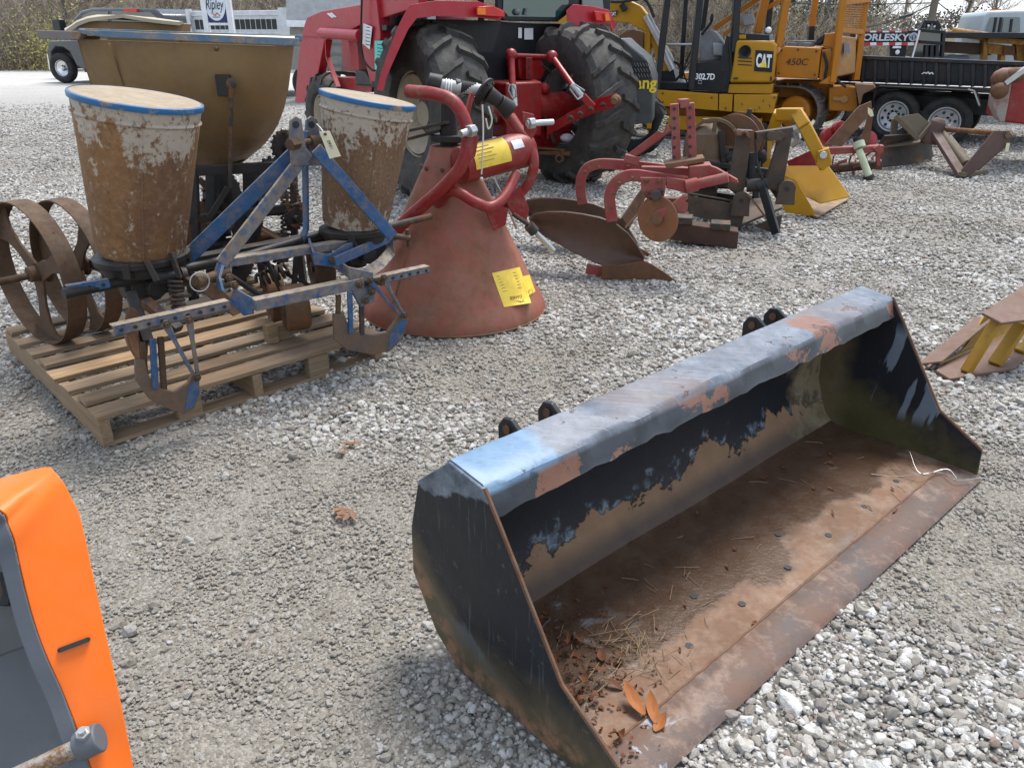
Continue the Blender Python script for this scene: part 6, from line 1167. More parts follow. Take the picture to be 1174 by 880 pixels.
ap_('base_channel', ((788, 224), (856, 236), (850, 260), (790, 247)), .0, .02); b = B(); b.plate([av(787, 222, 0), av(857, 234, 0), av(857, 234, .10), av(787, 222, .10)], .012); part('channel_flange', b, st_, T, bevel=.003)
b = B(); b.plate([av(850, 260, 0), av(897, 240, .15), av(880, 228, .5), av(800, 240, .4)], .02); part('base_plate', b, st_, T, bevel=.003)
for (x, y, o) in ((850, 229, -.02), (902, 216, .08)):
    b = B(); c = av(x, y, o); r = .065; b.plate([c+Fz.e*r*math.cos(a)+V((0, 0, r*math.sin(a))) for a in np.linspace(-.3, PI+.3, 14)]+[c-Fz.e*r*1.1-V((0, 0, .12)), c+Fz.e*r*1.1-V((0, 0, .12))], .03, -Fz.n); lg_ = part('pivot_lug', b, st_, T, bevel=.003)
    q = B(); q.cyl(c-Fz.n*.031, c-Fz.n*.036, .018, seg=14); part('lug_hole', q, M['ink'], lg_)
b = B(); b.beam(av(873, 211, -.06), av(890, 268, -.14), .04, .06); b.cyl(av(868, 214, -.05), av(880, 210, -.05), .04); part('prop_leg', b, M['black'], T, bevel=.004)
b = B(); b.strip([av(858, 224, -.06), av(868, 236, -.08), av(880, 252, -.08)], .05, .01, Fz.n); part('bent_strap', b, M['rust'], T, bevel=.002)
ap_('toe_plate', ((864, 259), (897, 246), (894, 266), (888, 268)), -.02, .015); b = B(); b.tube([av(866, 160, -.02), av(868, 185, -.04), av(874, 205, -.06)], .010, 6, 4); b.cyl(av(862, 175, .05), av(861, 215, .05), .025); part('hose', b, M['rubber2'], T)
b = B(); b.cyl(av(856, 213, -.03), av(872, 212, -.03), .05); part('ram_barrel', b, M['darkiron'], T, bevel=.004)
for i in range(4): b = B(); b.tube([av(842+x, 149+y, .0-.01*i) for x, y in ((0, 0), (5, 3+i), (12, 2), (18, 6+i), (21, 1))], .012, 6, 4); part('rope_turn', b, M['rust'], T)
Ftm = Fr(G(845, 285), -12); b = B(); b.plate([Ftm.v(x, y, 0) for x, y in ((768, 254), (847, 266), (845, 286), (768, 275))], .16, Ftm.n)
tag(part('timber_block', b, worn('dark_timber', (.06, .035, .028), (.10, .06, .045), amt=.4, sc=9, rough=.85, dust=.15, rust=((.04, .022, .016), (.12, .07, .05)), soft=.3), None, bevel=.004, loc=Ftm.v(800, 280)), 'dark wet timber beam under the fork carriage', 'timber')
for x in (783, 826): b = B(); b.box(Ftm.v(x, 251 if x < 800 else 258, .05), (.14, .14, .05), (Fz.e, Fz.n, (0, 0, 1))); tag(part('packing_block', b, M['iron'], None, bevel=.006, loc=av(x, 249, .03)), 'small dark packing block %s on the timber beam' % ('nearer the plough' if x < 800 else 'nearer the prop leg'), 'block')
# old engine / drum winch standing behind
Fe = Fr((Fz.o.x, Fz.o.y+.75, 0), -14); ev = Fe.v
T = thing('engine_parts', 'old brown geared engine with a domed housing and belt drum behind the fork carriage', 'engine', tuple(Fe.w(.0, .1, 0)))
gb_ = worn('olive_brown_casting', (.11, .075, .05), (.16, .12, .08), rust=((.10, .055, .03), (.24, .14, .08)), amt=.4, sc=7, rough=.6, dust=.3, soft=.3)
b = B(); c = ev(808, 180, 0); b.lathe([(0, .36), (.05, .36), (.055, .33), (.10, .31), (.17, .25), (.185, .15), (.185, .05), (.20, .04), (.20, .01), (.17, -.02), (.12, -.18), (0, -.2)], c-V((0, 0, .05)), (0, 0, 1), 30); part('domed_housing', b, gb_, T, bevel=.004)
b = B(); c = ev(817, 168, -.12); b.lathe([(.20, -.02), (.225, -.02), (.225, .02), (.20, .02)], c, (-.35, -1, .05), 40, closed=True); b.beam(c+V((0, 0, .2)), c-V((0, 0, .2)), .03, .02); b.beam(c-Fe.e*.2, c+Fe.e*.2, .03, .02); part('flywheel_ring', b, gb_, T)
b = B(); c = ev(846, 160, .1); b.lathe([(0, -.04), (.22, -.04), (.22, -.02), (.16, -.01), (.16, .16), (.22, .17), (.22, .19), (0, .19)], c, (-.5, -1, .0), 36); part('drum', b, M['rust'], T)
b = B(); b.box(ev(832, 200, .1), (.34, .2, .22), (Fe.e, Fe.n, (0, 0, 1))); b.box(ev(806, 214, .1), (.25, .2, .14), (Fe.e, Fe.n, (0, 0, 1))); part('crankcase', b, st_, T, bevel=.02)
b = B(); b.cyl(ev(856, 140, .1), ev(860, 125, .1), .02); b.cyl(ev(826, 176, -.1), ev(836, 174, -.1), .05); b.cyl(ev(836, 190, -.15), ev(860, 186, -.15), .035); part('pipe', b, M['iron'], T)
for i in range(14): b = B(); c = ev(random.uniform(795, 862), random.uniform(170, 215), -.17); b.bolt(c, -Fe.n, .018, .02); part('bolt', b, random.choice([gb_, M['iron']]), T)
b = B(); b.beam(Fe.w(-.5, 0, .03), Fe.w(.4, 0, .03), .1, .06); b.beam(Fe.w(-.5, .3, .03), Fe.w(.4, .3, .03), .1, .06); part('base_skid', b, M['rust'], T, bevel=.004)
for (x0, y0, x1, y1, o, w_, m_) in ((826, 150, 832, 215, -.15, .04, 'darkiron'), (868, 165, 866, 232, .1, .05, 'darkiron'), (800, 186, 880, 196, -.2, .05, 'darkiron'), (786, 205, 900, 214, .1, .07, 'iron'), (842, 168, 876, 150, .2, .05, 'rust'), (862, 180, 892, 226, .3, .05, 'darkiron'), (815, 196, 850, 224, -.1, .05, 'darkiron'), (800, 222, 880, 232, .2, .09, 'darkiron'), (858, 135, 872, 200, .3, .035, 'rust'), (876, 160, 874, 236, .35, .05, 'darkiron'), (834, 205, 890, 200, .15, .06, 'darkiron')):
    b = B(); b.beam(ev(x0, y0, o), ev(x1, y1, o), w_, w_*.8); part('linkage', b, M[m_], T, bevel=.004)
for (x, y, r_, o) in ((838, 182, .07, -.1), (858, 196, .06, .0), (822, 205, .08, -.15), (872, 178, .05, .1), (802, 196, .06, -.1)):
    b = B(); b.lathe([(0, -.05), (r_, -.05), (r_, .03), (r_*.5, .05), (0, .05)], ev(x, y, o), (-.2, -1, .1), 18); part('pulley', b, M['darkiron'], T, bevel=.004)
# ================================================================= yellow scoop with bent arm
Fy = Fr((G(937, 250).x, G(937, 250).y, 0), -20); yv = Fy.v
ylw = worn('ochre_scoop_paint', (.50, .26, .03), (.56, .32, .05), rust=((.22, .12, .06), (.42, .27, .15)), amt=.2, sc=6, rough=.5, dust=.3, dustc=(.42, .32, .2), soft=.12)
T = thing('yellow_scoop', 'ochre yellow tractor scoop with a bent lifting arm beside the fork carriage', 'scoop', tuple(Fy.w(-.1, .3, 0)))
b = B(); q = [yv(876, 176, .5), yv(886, 150, .45), yv(893, 131, .4), yv(915, 131, .3), yv(923, 145, .2), yv(946, 190, .15)]
for i in range(len(q)-1): b.beam(q[i], q[i+1]+(q[i+1]-q[i]).normalized()*.02, .10, .105, Fy.n)
part('bent_arm', b, ylw, T, bevel=.010); b = B(); b.plate([yv(x, y, .05) for x, y in ((938, 174), (950, 170), (954, 186), (944, 196), (936, 190))], .12, Fy.n); part('arm_end', b, ylw, T, bevel=.004); b = B(); b.cyl(yv(944, 178, .0), yv(944, 178, .1), .03); part('pivot_pin', b, M['steel'], T, bevel=.003)
b = B(); b.plate([yv(898, 190, .40), yv(950, 190, .34), yv(975, 225, .02), yv(940, 233, .02), yv(902, 214, .35)], .012); bk_ = part('scoop_back', b, ylw, T, bevel=.003)
b = B(); b.plate([yv(x, y, .0) for x, y in ((899, 200), (912, 206), (938, 250), (900, 243), (893, 226))], .012, Fy.n); part('scoop_side', b, ylw, T, bevel=.003)
b = B(); b.plate([G(937, 250, .015), G(973, 229, .015), G(955, 214, .03), G(905, 222, .03), G(902, 238, .02)], .012); part('scoop_floor', b, worn('scraped_floor', (.42, .28, .09), (.38, .30, .22), rust=((.14, .09, .065), (.32, .22, .17)), amt=.6, sc=8, rough=.55, dust=.3, soft=.2), T)
b = B(); b.box(yv(919, 211, .26), (.13, .03, .05), (Fy.e, Fy.n, (0, 0, 1))); part('scoop_lug', b, ylw, T, bevel=.006)
b = B(); b.plate([yv(878, 150, .45), yv(886, 152, .45), yv(882, 200, .3), yv(874, 196, .3)], .03); b.plate([yv(872, 186, .3), yv(888, 180, .3), yv(900, 206, .15), yv(884, 215, .15)], .03); part('hitch_frame', b, ylw, T, bevel=.004)
b = B(); b.plate([yv(902, 185, .5), yv(930, 172, .45), yv(937, 192, .4), yv(906, 196, .45)], .02); part('red_back_panel', b, red, T, bevel=.003)
b = B(); b.tube([yv(905, 165, .3), yv(912, 158, .3), yv(908, 150, .3), (yv(916, 146, .3))], .05, 8, 3); part('crumpled_sheet', b, M['steel'], T)
# ================================================================= red rotary tiller with yellow-green drive shaft
Ft = Fr((G(990, 206).x, G(990, 206).y+.1, 0), -12); fv = Ft.v
T = thing('rotary_tiller', 'red rotary tiller with curved tines and a pale green drive shaft hanging down', 'tiller', tuple(Ft.w(-.3, .3, 0)))
b = B(); b.beam(fv(944, 173, .1), fv(1012, 170, .1), .12, .07); part('tool_frame', b, pr_, T, bevel=.006)
for (x, y, r) in ((951, 157, .10), (995, 161, .09), (962, 148, .08)): b = B(); b.lathe([(0, -.05), (r, -.04), (r*1.05, 0), (r, .04), (0, .05)], fv(x, y, .25), (.2, -1, .3), 24); part('gear_cover', b, red, T, bevel=.004)
b = B(); b.plate([fv(946, 166, .0), fv(985, 122, .1), fv(999, 116, .1), fv(1000, 128, .1), fv(965, 168, .0)], .03, Ft.n); b.plate([fv(985, 165, .15), fv(997, 128, .2), fv(1002, 124, .2), fv(997, 165, .15)], .02, Ft.n); part('mast_plates', b, M['rust'], T, bevel=.003)
b = B(); b.cyl(fv(984, 163, .0), fv(986, 170, -.03), .06); b.cyl(fv(985, 172, -.05), fv(996, 202, -.15), .034, .040); psh = part('drive_shaft_cover', b, plain('pale_green_plastic', (.42, .46, .30), .5), T)
b = B(); b.cyl(fv(983, 158, .02), fv(985, 168, -.02), .045); b.cyl(fv(997, 204, -.15), fv(998, 214, -.17), .035); b.cyl(fv(995, 201, -.15), fv(996.5, 205, -.15), .055); part('universal_joint', b, M['darkiron'], T, bevel=.003)
b = B(); b.cyl(fv(948, 194, .2), fv(1010, 188, .2), .05); part('rotor_shaft', b, M['iron'], T)
for i in range(16):
    x = 950+i*3.6; a = i*1.3; c = fv(x, 193-.1*i, .2); b = B(); d = V((.15*math.cos(i), math.cos(a)*.9, math.sin(a))).normalized(); b.strip([c, c+d*.13, c+d*.19+Ft.e*.06], .035, .012, Ft.e.cross(d)); part('tine', b, pr_ if i % 3 else M['rust'], T)
b = B(); b.beam(fv(1006, 172, .1), fv(1007, 192, .1), .04, .04); part('stand_leg', b, pr_, T); b = B(); b.plate([fv(1001, 170, .0), fv(1009, 166, .0), fv(1013, 174, .0), fv(1008, 178, .0)], .03, Ft.n); part('hook_end', b, pr_, T, bevel=.003)
b = B(); b.plate([fv(x, y, .02) for x, y in ((995, 123), (1000, 126), (1002, 133), (998, 134), (995, 130))], .002); tag(part('lot_tag', b, M['paper'], None, loc=fv(998, 130, .02)), 'white curled lot tag on the brown mast of the red tiller', 'paper tag')
# ================================================================= rear blade with A-frame hitch
Fb = Fr((G(1040, 192).x, G(1040, 192).y, 0), 8); bv_ = Fb.v
brn = worn('purple_brown_steel', (.10, .065, .06), (.14, .095, .085), rust=((.09, .05, .04), (.2, .12, .09)), amt=.35, sc=6, rough=.6, dust=.3, soft=.3)
mossy = worn('mossy_brown_steel', (.13, .11, .075), (.18, .15, .11), rust=((.10, .06, .04), (.22, .17, .11)), amt=.4, sc=8, rough=.7, dust=.4, soft=.3)
T = thing('grader_blade', 'long dark grader blade with a tripod hitch frame in front of the dump trailer wheels', 'grader blade', tuple(Fb.w(0, .3, 0)))
b = B(); rows = []
for u in np.linspace(0, 1, 7):
    rows.append([V((p.x, p.y, 0))+V((0, 0, .02+.36*u))+Fb.n*(.10*math.sin(PI*u)-.02) for p in (G(1005, 194), G(1030, 192), G(1050, 188.5), G(1068, 182))])
b.sheet(rows, .015); part('mouldboard', b, worn('blade_dark', (.035, .03, .028), (.06, .05, .045), amt=.3, sc=5, rough=.6, dust=.3), T, ang=50)
b = B(); b.plate([bv_(1010, 168, .0), bv_(1020, 163, .1), bv_(1072, 157, .1), bv_(1076, 161, .0)], .02); part('blade_top', b, mossy, T)
b = B(); b.plate([bv_(1029, 134, .1), bv_(1053, 130, .1), bv_(1067, 142, .0), bv_(1056, 157, .0), bv_(1050, 156, .0)], .03); part('pivot_plate', b, mossy, T, bevel=.003)
b = B(); b.beam(bv_(1026, 133, .05), bv_(1053, 160, -.05), .04, .05); b.beam(bv_(1054, 159, -.05), bv_(1068, 142, -.05), .03, .04); b.beam(bv_(1026, 136, .2), bv_(1024, 160, .2), .07, .04); part('pivot_arm', b, mossy, T, bevel=.003)
b = B(); b.lathe([(0, -.16), (.09, -.16), (.10, -.1), (.085, .08), (.05, .12), (0, .12)], bv_(1072, 148, -.05), (.25, -.1, 1), 22); part('king_pin', b, brn, T, bevel=.004)
gt = G(1104, 203, .02); b = B(); b.beam(bv_(1072, 152, -.1), gt, .10, .05, V((0, -1, .4))); part('hitch_leg', b, brn, T, bevel=.006)
b = B(); b.cyl(bv_(1080, 153, -.08), D(1108, 188, gt.y+.15), .045); b.beam(bv_(1088, 156, .1), D(1113, 188, gt.y+.3), .05, .03); part('hitch_brace', b, mossy, T, bevel=.004)
b = B(); e1 = D(1160, 154, gt.y+.1); b.cyl(bv_(1080, 148, -.05), e1, .028); part('top_link_rod', b, worn('rusty_orange_rod', (.30, .15, .06), (.22, .12, .07), amt=.5, sc=9, rough=.7, dust=.2), T)
for o in (.0, .35): b = B(); Y_ = gt.y+o; b.plate([D(x+o*8, y, Y_) for x, y in ((1140, 150), (1157, 150), (1161, 155), (1157, 163), (1111, 203), (1102, 204), (1103, 195))], .02, V((0, 1, 0))); part('hitch_plate', b, brn, T, bevel=.003)
b = B(); b.beam(D(1102, 200, gt.y-.02), D(1130, 198, gt.y+.35), .06, .05); b.cyl(D(1156, 155, gt.y-.04), D(1162, 155, gt.y+.4), .03); part('cross_bar', b, mossy, T, bevel=.003)
b = B(); b.plate([D(x, y, gt.y-.03) for x, y in ((1154, 164), (1158, 164), (1156, 174), (1152, 174))], .002); tag(part('lot_tag', b, M['paper'], None, loc=D(1155, 168, gt.y-.03)), 'small white lot tag at the right end of the grader blade hitch', 'paper tag')
# ================================================================= yellow and brown quick-hitch frame at the right edge
T = thing('quick_hitch_frame', 'brown and yellow ribbed steel scoop cut off by the right edge of the gravel lot', 'steel frame', tuple(G(1140, 425)))
rs = worn('brown_rust_plate', (.15, .085, .06), (.20, .13, .10), rust=((.12, .06, .04), (.26, .17, .13)), amt=.45, sc=7, rough=.6, dust=.3, dustc=(.30, .24, .20), soft=.3)
ry = worn('mustard_rib_paint', (.34, .18, .02), (.40, .24, .04), rust=((.14, .075, .04), (.3, .19, .1)), amt=.25, sc=7, rough=.5, dust=.3, dustc=(.3, .22, .13))
b = B(); base = [G(1073, 424, .02), G(1089, 434, .02), G(1164, 421, .02), G(1182, 404, .02), G(1190, 380, .02), G(1128, 384, .02)]; b.plate(base, -.015); part('base_plate', b, rs, T, bevel=.003)
b = B(); f0 = G(1062, 423, .01); f1 = G(1128, 372, .10); f2 = G(1200, 318, .18); b.strip([f0, f1, f2], [.03, .05, .06], .012, V((.1, -.3, 1))); b.strip([f0+V((.02, .02, .02)), f1+V((.02, .03, .03))], .10, .01, V((.5, -.3, .2))); part('edge_strip', b, rs, T, bevel=.002)
b = B(); rows = []
for u in np.linspace(0, 1, 8):
    a0 = G(1078, 418, .02).lerp(D(1126, 362, G(1126, 400).y+.05), u); a1 = G(1180, 372, .02).lerp(D(1200, 330, G(1180, 372).y+.1), u); bow = V((.02, .02, -.06))*math.sin(PI*u)
    rows.append([a0+bow, a0.lerp(a1, .5)+bow, a1+bow])
b.sheet(rows, .010); part('curved_shell', b, ry, T, ang=60)
for (x0, y0, x1, y1, w_) in ((1144, 366, 1107, 427, .045), (1171, 372, 1140, 418, .058), (1200, 376, 1168, 404, .05)):
    p1 = G(x1, y1, .02); p0 = D(x0, y0, p1.y+.07); b = B(); b.beam(p0, p1, w_, .035); part('rib', b, ry, T, bevel=.006)
yb = G(1146, 430).y; b = B(); b.plate([D(1125, 361, yb+.02), D(1147, 373, yb), D(1200, 366, yb+.05), D(1215, 300, yb+.55), D(1174, 328, yb+.35)], .012); part('top_plate', b, rs, T, bevel=.003)
# ================================================================= orange implement at the lower left
og = worn('orange_powder_coat', (1.0, .235, .02), (.97, .225, .02), rust=((.45, .14, .03), (.62, .34, .18)), amt=.02, sc=7, rough=.4, dust=.10, dustc=(.6, .45, .3), spec=.4, bump=.15); gp = worn('slate_grey_paint', (.11, .12, .135), (.14, .15, .17), rust=((.08, .085, .09), (.20, .2, .2)), amt=.15, sc=3, rough=.4, dust=.15, dustc=(.25, .24, .22), soft=.3)
T = thing('orange_mower_deck', 'bright orange and slate grey mower deck with slotted hood at the lower left corner', 'mower deck', tuple(D(60, 800, .95)))
outer = [(0, 552, 1.10), (24, 543, 1.12), (53, 538, 1.12), (64, 543, 1.11), (72, 553, 1.10), (82, 571, 1.09), (92, 592, 1.075), (106, 655, 1.03), (122, 730, .98), (139, 806, .93), (152, 880, .89), (158, 930, .86)]
inner_ = [(-60, 592, 1.02), (-30, 584, 1.02), (0, 587, 1.02), (7, 598, 1.02), (13, 613, 1.01), (20, 640, 1.0), (33, 692, .97), (44, 727, .95), (57, 760, .93), (75, 800, .91), (103, 880, .86), (118, 925, .84)]
outer = [(-40, 566, 1.08)]+outer[:1]+outer[2:]
rows = [[D(*i_).lerp(D(*o_), u) for u in (0, .33, .66, 1)] for o_, i_ in zip(outer, inner_)]
rows = [catmull([r[k] for r in rows], 3) for k in range(4)]; rows = [[rows[k][i] for k in range(4)] for i in range(len(rows[0]))]
b = B(); b.sheet(rows, -.006); hd_ = part('orange_hood', b, og, T, bevel=.0015, ang=50)
def on_band(x, y, lift=.010):
    # intersect with local plane of the hood around the slot
    p0, p1, p2 = D(44, 727, .95), D(122, 730, .98), D(103, 880, .86); n = (p1-p0).cross(p2-p0).normalized(); n = -n if n.dot(V((0, 0, CAMH))-p0) < 0 else n
    d = ray(x, y); o = V((0, 0, CAMH)); k = (p0-o).dot(n)/d.dot(n); return o+d*k+n*lift, n
pa, nn = on_band(69, 744); pb_, _ = on_band(101, 732); b = B(); b.beam(pa, pb_, .007, .012, nn); b.cyl(pa-nn*.002, pa+nn*.002, .0035); b.cyl(pb_-nn*.002, pb_+nn*.002, .0035); part('slot', b, M['ink'], hd_)
b = B(); rr = [D(x, y, Y-.003) for x, y, Y in inner_[1:]]; q = catmull(rr, 3); b.sheet([[p, p-V((.012, .01, .006)), p-V((.02, -.03, .14))] for p in q], .008); part('grey_side_plate', b, gp, T, bevel=.0015, ang=50)
b = B(); b.plate([D(-80, 640, 1.15), D(14, 650, 1.12), D(60, 790, 1.05), D(96, 885, .98), D(100, 960, .95), D(-80, 960, .95)], .01); part('grey_deck_floor', b, gp, T)
b = B(); b.plate([D(-60, 700, 1.05), D(30, 690, 1.03), D(46, 735, 1.0), D(-60, 775, 1.0)], .012); part('deck_step', b, plain('dark_step', (.06, .062, .065), .5), T, bevel=.004)
b = B(); b.strip([D(-4, 600, 1.05), D(4, 640, 1.05), D(12, 676, 1.04), D(8, 694, 1.03), D(-4, 690, 1.03)], .02, .02, V((1, 0, 0))); part('dark_bracket', b, M['black'], T, bevel=.004); b = B(); b.ball(D(-2, 680, 1.06), .025, 10, 8); b.ball(D(-6, 655, 1.06), .02, 10, 8); part('rusty_lug', b, M['rust'], T)
tp0, tp1 = D(-60, 925, .80), D(98, 852, .865); b = B(); b.cyl(tp0, tp1, .0135); part('bare_shaft', b, worn('scaly_bare_shaft', (.42, .38, .33), (.55, .53, .50), rust=((.16, .08, .035), (.3, .17, .09)), amt=.48, sc=22, rough=.45, dust=.1, soft=.1, metal=.3), T)
d = (tp1-tp0).normalized(); b = B(); b.lathe([(.013, 0), (.021, .0), (.023, .003), (.023, .034), (.021, .036), (0, .036)], tp1-d*.012, d, 28); part('shaft_collar', b, gp, T, bevel=.001)
b = B(); u_ = V((0, -.25, 1)); b.bolt(tp1+d*.006+u_.normalized()*.021, u_, .011, .009); part('hex_bolt', b, M['steel'], T)
for dx in (-.55,):
    b = B(); b.beam(D(-60, 700, 1.1)+V((-.1, .1, 0)), V((-.95, 1.2, .0)), .05, .05); part('support_leg', b, gp, T)
# ================================================================= pickup, sign, stock trailer, shed trailer
Fk = Fr(G(73, 95), -62); Fk = Fr(G(73, 95), 62-90); kv = Fk.v
gm = worn('pickup_silver_grey', (.075, .08, .09), (.10, .105, .115), amt=.03, rust=((.1, .1, .1), (.2, .2, .2)), sc=3, rough=.25, dust=.25, spec=.6, metal=.3)
T = thing('pickup_truck', 'silver grey pickup truck parked at the tree line behind the tan hopper', 'pickup truck', tuple(Fk.w(1.5, 1, 0)))
def kp(nm, pts, off, th, mat, bev=.03): b = B(); b.plate([kv(x, y, off) for x, y in pts], th, Fk.n); return part(nm, b, mat, T, bevel=bev)
kp('body_side', ((55, 50), (57, 47), (100, 46), (220, 52), (222, 84), (106, 84), (97, 80), (88, 76), (80, 60), (72, 54), (63, 53), (58, 60), (61, 80), (57, 78), (54, 62)), 0, 2.0, gm)
kp('cab', ((75, 46), (84, 20), (92, 12), (105, 9), (176, 10), (186, 18), (190, 48)), .12, 1.75, gm, .08); kp('side_window', ((92, 40), (94, 18), (104, 13.5), (124, 13), (124, 40)), .10, .03, dglass, .01); kp('side_window', ((128, 40), (128, 13), (172, 14), (180, 20), (182, 40)), .10, .03, dglass, .01)
kp('running_board', ((96, 79), (150, 80), (150, 84), (97, 83)), -.1, .2, M['black'], .01)
c = kv(73, 78, .0); 
for (x, off) in ((73, -.02), (73, 1.65), (196, -.02), (196, 1.65)):
    c = kv(x, 78, off) if x == 73 else kv(x, 82, off); c = V((c.x, c.y, .44)); tyre(T, c, V((-.25, -1, 0)) if x == 73 and off < 0 else Fk.n, .44, .30, .24, M['rubber2'], lugs=0, name='tyre', seg=36); rim(T, c, V((-.25, -1, 0)) if x == 73 and off < 0 else Fk.n, .24, .28, M['chrome'], .6, 6, .06, 'rim')
b = B(); b.box(kv(68, 29, -.25), (.35, .22, .32), (Fk.e, Fk.n, (0, 0, 1))); b.beam(kv(73, 30, -.1), kv(80, 33, .1), .05, .05); part('door_mirror', b, M['black'], T, bevel=.04)
b = B(); b.plate([kv(145, 10.5, .1), kv(160, 10.8, .1), kv(160, 14, .1), kv(145, 14, .1)], .1, -Fk.n); part('brake_lamp', b, M['lampred'], T)
kp('front_bumper', ((53, 62), (57, 62), (60, 82), (56, 80)), .05, 1.8, M['chrome'], .02)
Fs = Fr((D(250, 30, 11.5).x, 11.5, 0), -4); sv_ = Fs.v
T = thing('post_sign', 'white two-post sign with a navy panel and round white logo, behind the tan hopper', 'sign', tuple(Fs.w(0, 0, 0)))
for (x0, x1) in ((234, 238.5), (262.5, 266.5)):
    a_ = sv_(x1, 38); b = B(); p_ = V((a_.x, a_.y, 0)); b.beam(p_, V((a_.x, a_.y, 2.35)), .07, .07); part('post', b, M['white'], T, bevel=.006)
pz = (sv_(236.5, 26), sv_(263, 26)); z0 = pz[0].z; W_ = (pz[1]-pz[0]).length
navy = plain('navy_sign_panel', (.018, .03, .12), .4); mid = (pz[0]+pz[1])/2
b = B(); b.box(V((mid.x, mid.y, z0+.26)), (W_-.05, .03, .52), (Fs.e, Fs.n, (0, 0, 1))); pnl = part('sign_panel', b, navy, T, bevel=.003)
b = B(); b.beam(V((pz[0].x, pz[0].y, z0-.02)), V((pz[1].x, pz[1].y, z0-.02)), .05, .03); part('panel_rail', b, M['white'], T)
cc = V((mid.x, mid.y, z0+.235))-Fs.n*.017
b = B(); b.plate([cc+Fs.e*.145*math.cos(a)+V((0, 0, (.215)*math.sin(a))) for a in np.linspace(0, 2*PI, 40)[:-1]], .004, -Fs.n); el_ = part('logo_ellipse', b, plain('logo_pale', (.62, .68, .74), .5), pnl)
text('Ripley', cc-V((0, 0, .035))-Fs.n*.006, Fs.e, (0, 0, 1), .17, M['ink'], el_, name='script_lettering', shear=.3, width=.25); text('Livestock', cc-V((0, 0, .09))-Fs.n*.006, Fs.e, (0, 0, 1), .045, plain('pink_letters', (.55, .2, .2), .5), el_, name='small_lettering', width=.14) if False else None
b = B(); b.tube([cc+Fs.e*x-V((0, 0, .135-.015*math.sin(x*90)))-Fs.n*.007 for x in np.linspace(-.06, .06, 14)], .008, 4); part('pink_script_line', b, plain('pink_letters', (.55, .22, .2), .5), el_); b = B(); b.tube([cc+Fs.e*x-V((0, 0, .17))-Fs.n*.007 for x in (-.05, .05)], .004, 4); part('small_print_line', b, M['ink'], el_)
Fl = Fr((D(280, 40, 21).x, 21, 0), -24); lv_ = Fl.v
al = plain('aluminium_slats', (.52, .53, .55), .4, .3); 
T = thing('livestock_trailer', 'aluminium slatted livestock trailer with two rows of dark openings, behind the sign', 'livestock trailer', tuple(Fl.w(0, 1, 0)))
zb, zt_ = 0.55, 2.95; sl = (lv_(217, 30)-Fl.w(0, 0, 0)).dot(Fl.e); sr = (lv_(330, 30)-Fl.w(0, 0, 0)).dot(Fl.e)
zz0 = lv_(217, 13).z
top0 = lv_(217, 13); top1 = lv_(330, -3)
H1 = top0.z
hs = H1-zb
b = B(); b.box(Fl.w((sl+sr)/2, 1.2, (zb+H1)/2), (sr-sl, 2.2, hs), (Fl.e, Fl.n, (0, 0, 1))); sh_ = part('body_shell', b, al, T, bevel=.02)
nwin = 16
for row, (f0, f1) in enumerate(((.70, .86), (.44, .58))):
    for i in range(nwin):
        s0_ = sl+.12+(sr-sl-.5)*i/nwin; s1_ = s0_+(sr-sl-.5)/nwin*.78; b = B(); b.box(Fl.w((s0_+s1_)/2, .10, zb+hs*(f0+f1)/2), (s1_-s0_, .03, hs*(f1-f0)), (Fl.e, Fl.n, (0, 0, 1))); part('dark_opening', b, M['ink'], sh_)
for f_ in (.93, .64, .38, .31, .25, .19, .13, .07):
    b = B(); b.beam(Fl.w(sl, .08, zb+hs*f_), Fl.w(sr, .08, zb+hs*f_), .05, .035); part('side_slat', b, al, T, bevel=.004)
b = B(); b.beam(Fl.w(sl, .05, zb), Fl.w(sl, .05, H1+.05), .12, .1, Fl.n); b.beam(Fl.w(sr, .05, zb), Fl.w(sr, .05, H1+.05), .5, .1, Fl.n); part('corner_post', b, al, T)
for i in range(2): c = Fl.w(sl+(sr-sl)*.5+i*.9, .1, .38); tyre(T, c, Fl.n, .38, .22, .2, M['rubber2'], name='tyre', seg=24)
Fg = Fr((D(370, 60, 19).x, 19, 0), -14); gv_ = Fg.v
T = thing('box_trailer', 'pale grey enclosed trailer with a white rail seen behind the front loader', 'trailer', tuple(Fg.w(0, 1, 0)))
def gp_(nm, pts, off, th, mat): b = B(); b.plate([gv_(x, y, off) for x, y in pts], th, Fg.n); return part(nm, b, mat, T, bevel=.01)
gp_('upper_side', ((328, -30), (445, -24), (445, 26), (328, 23)), 0, 2.2, plain('pale_grey_side', (.36, .37, .38), .5)); gp_('white_rail', ((328, 23), (445, 26), (445, 34), (328, 31)), -.04, 2.2, M['white']); gp_('lower_side', ((332, 31), (445, 34), (445, 84), (332, 80)), .1, 2.0, plain('warm_grey_panel', (.21, .20, .18), .6))
for x in (378, 394, 410): b = B(); b.beam(gv_(x, 34, .08), gv_(x-2, 82, .08), .03, .03); part('panel_joint', b, M['grey'], T)
for y in (50, 62, 74): b = B(); b.beam(gv_(372, y, .08), gv_(440, y+2, .08), .03, .03); part('panel_joint', b, M['grey'], T)
for i in (0, 1): tyre(T, Fg.w(-.6+i*.9, .3, .38), Fg.n, .38, .22, .2, M['rubber2'], name='tyre', seg=24)
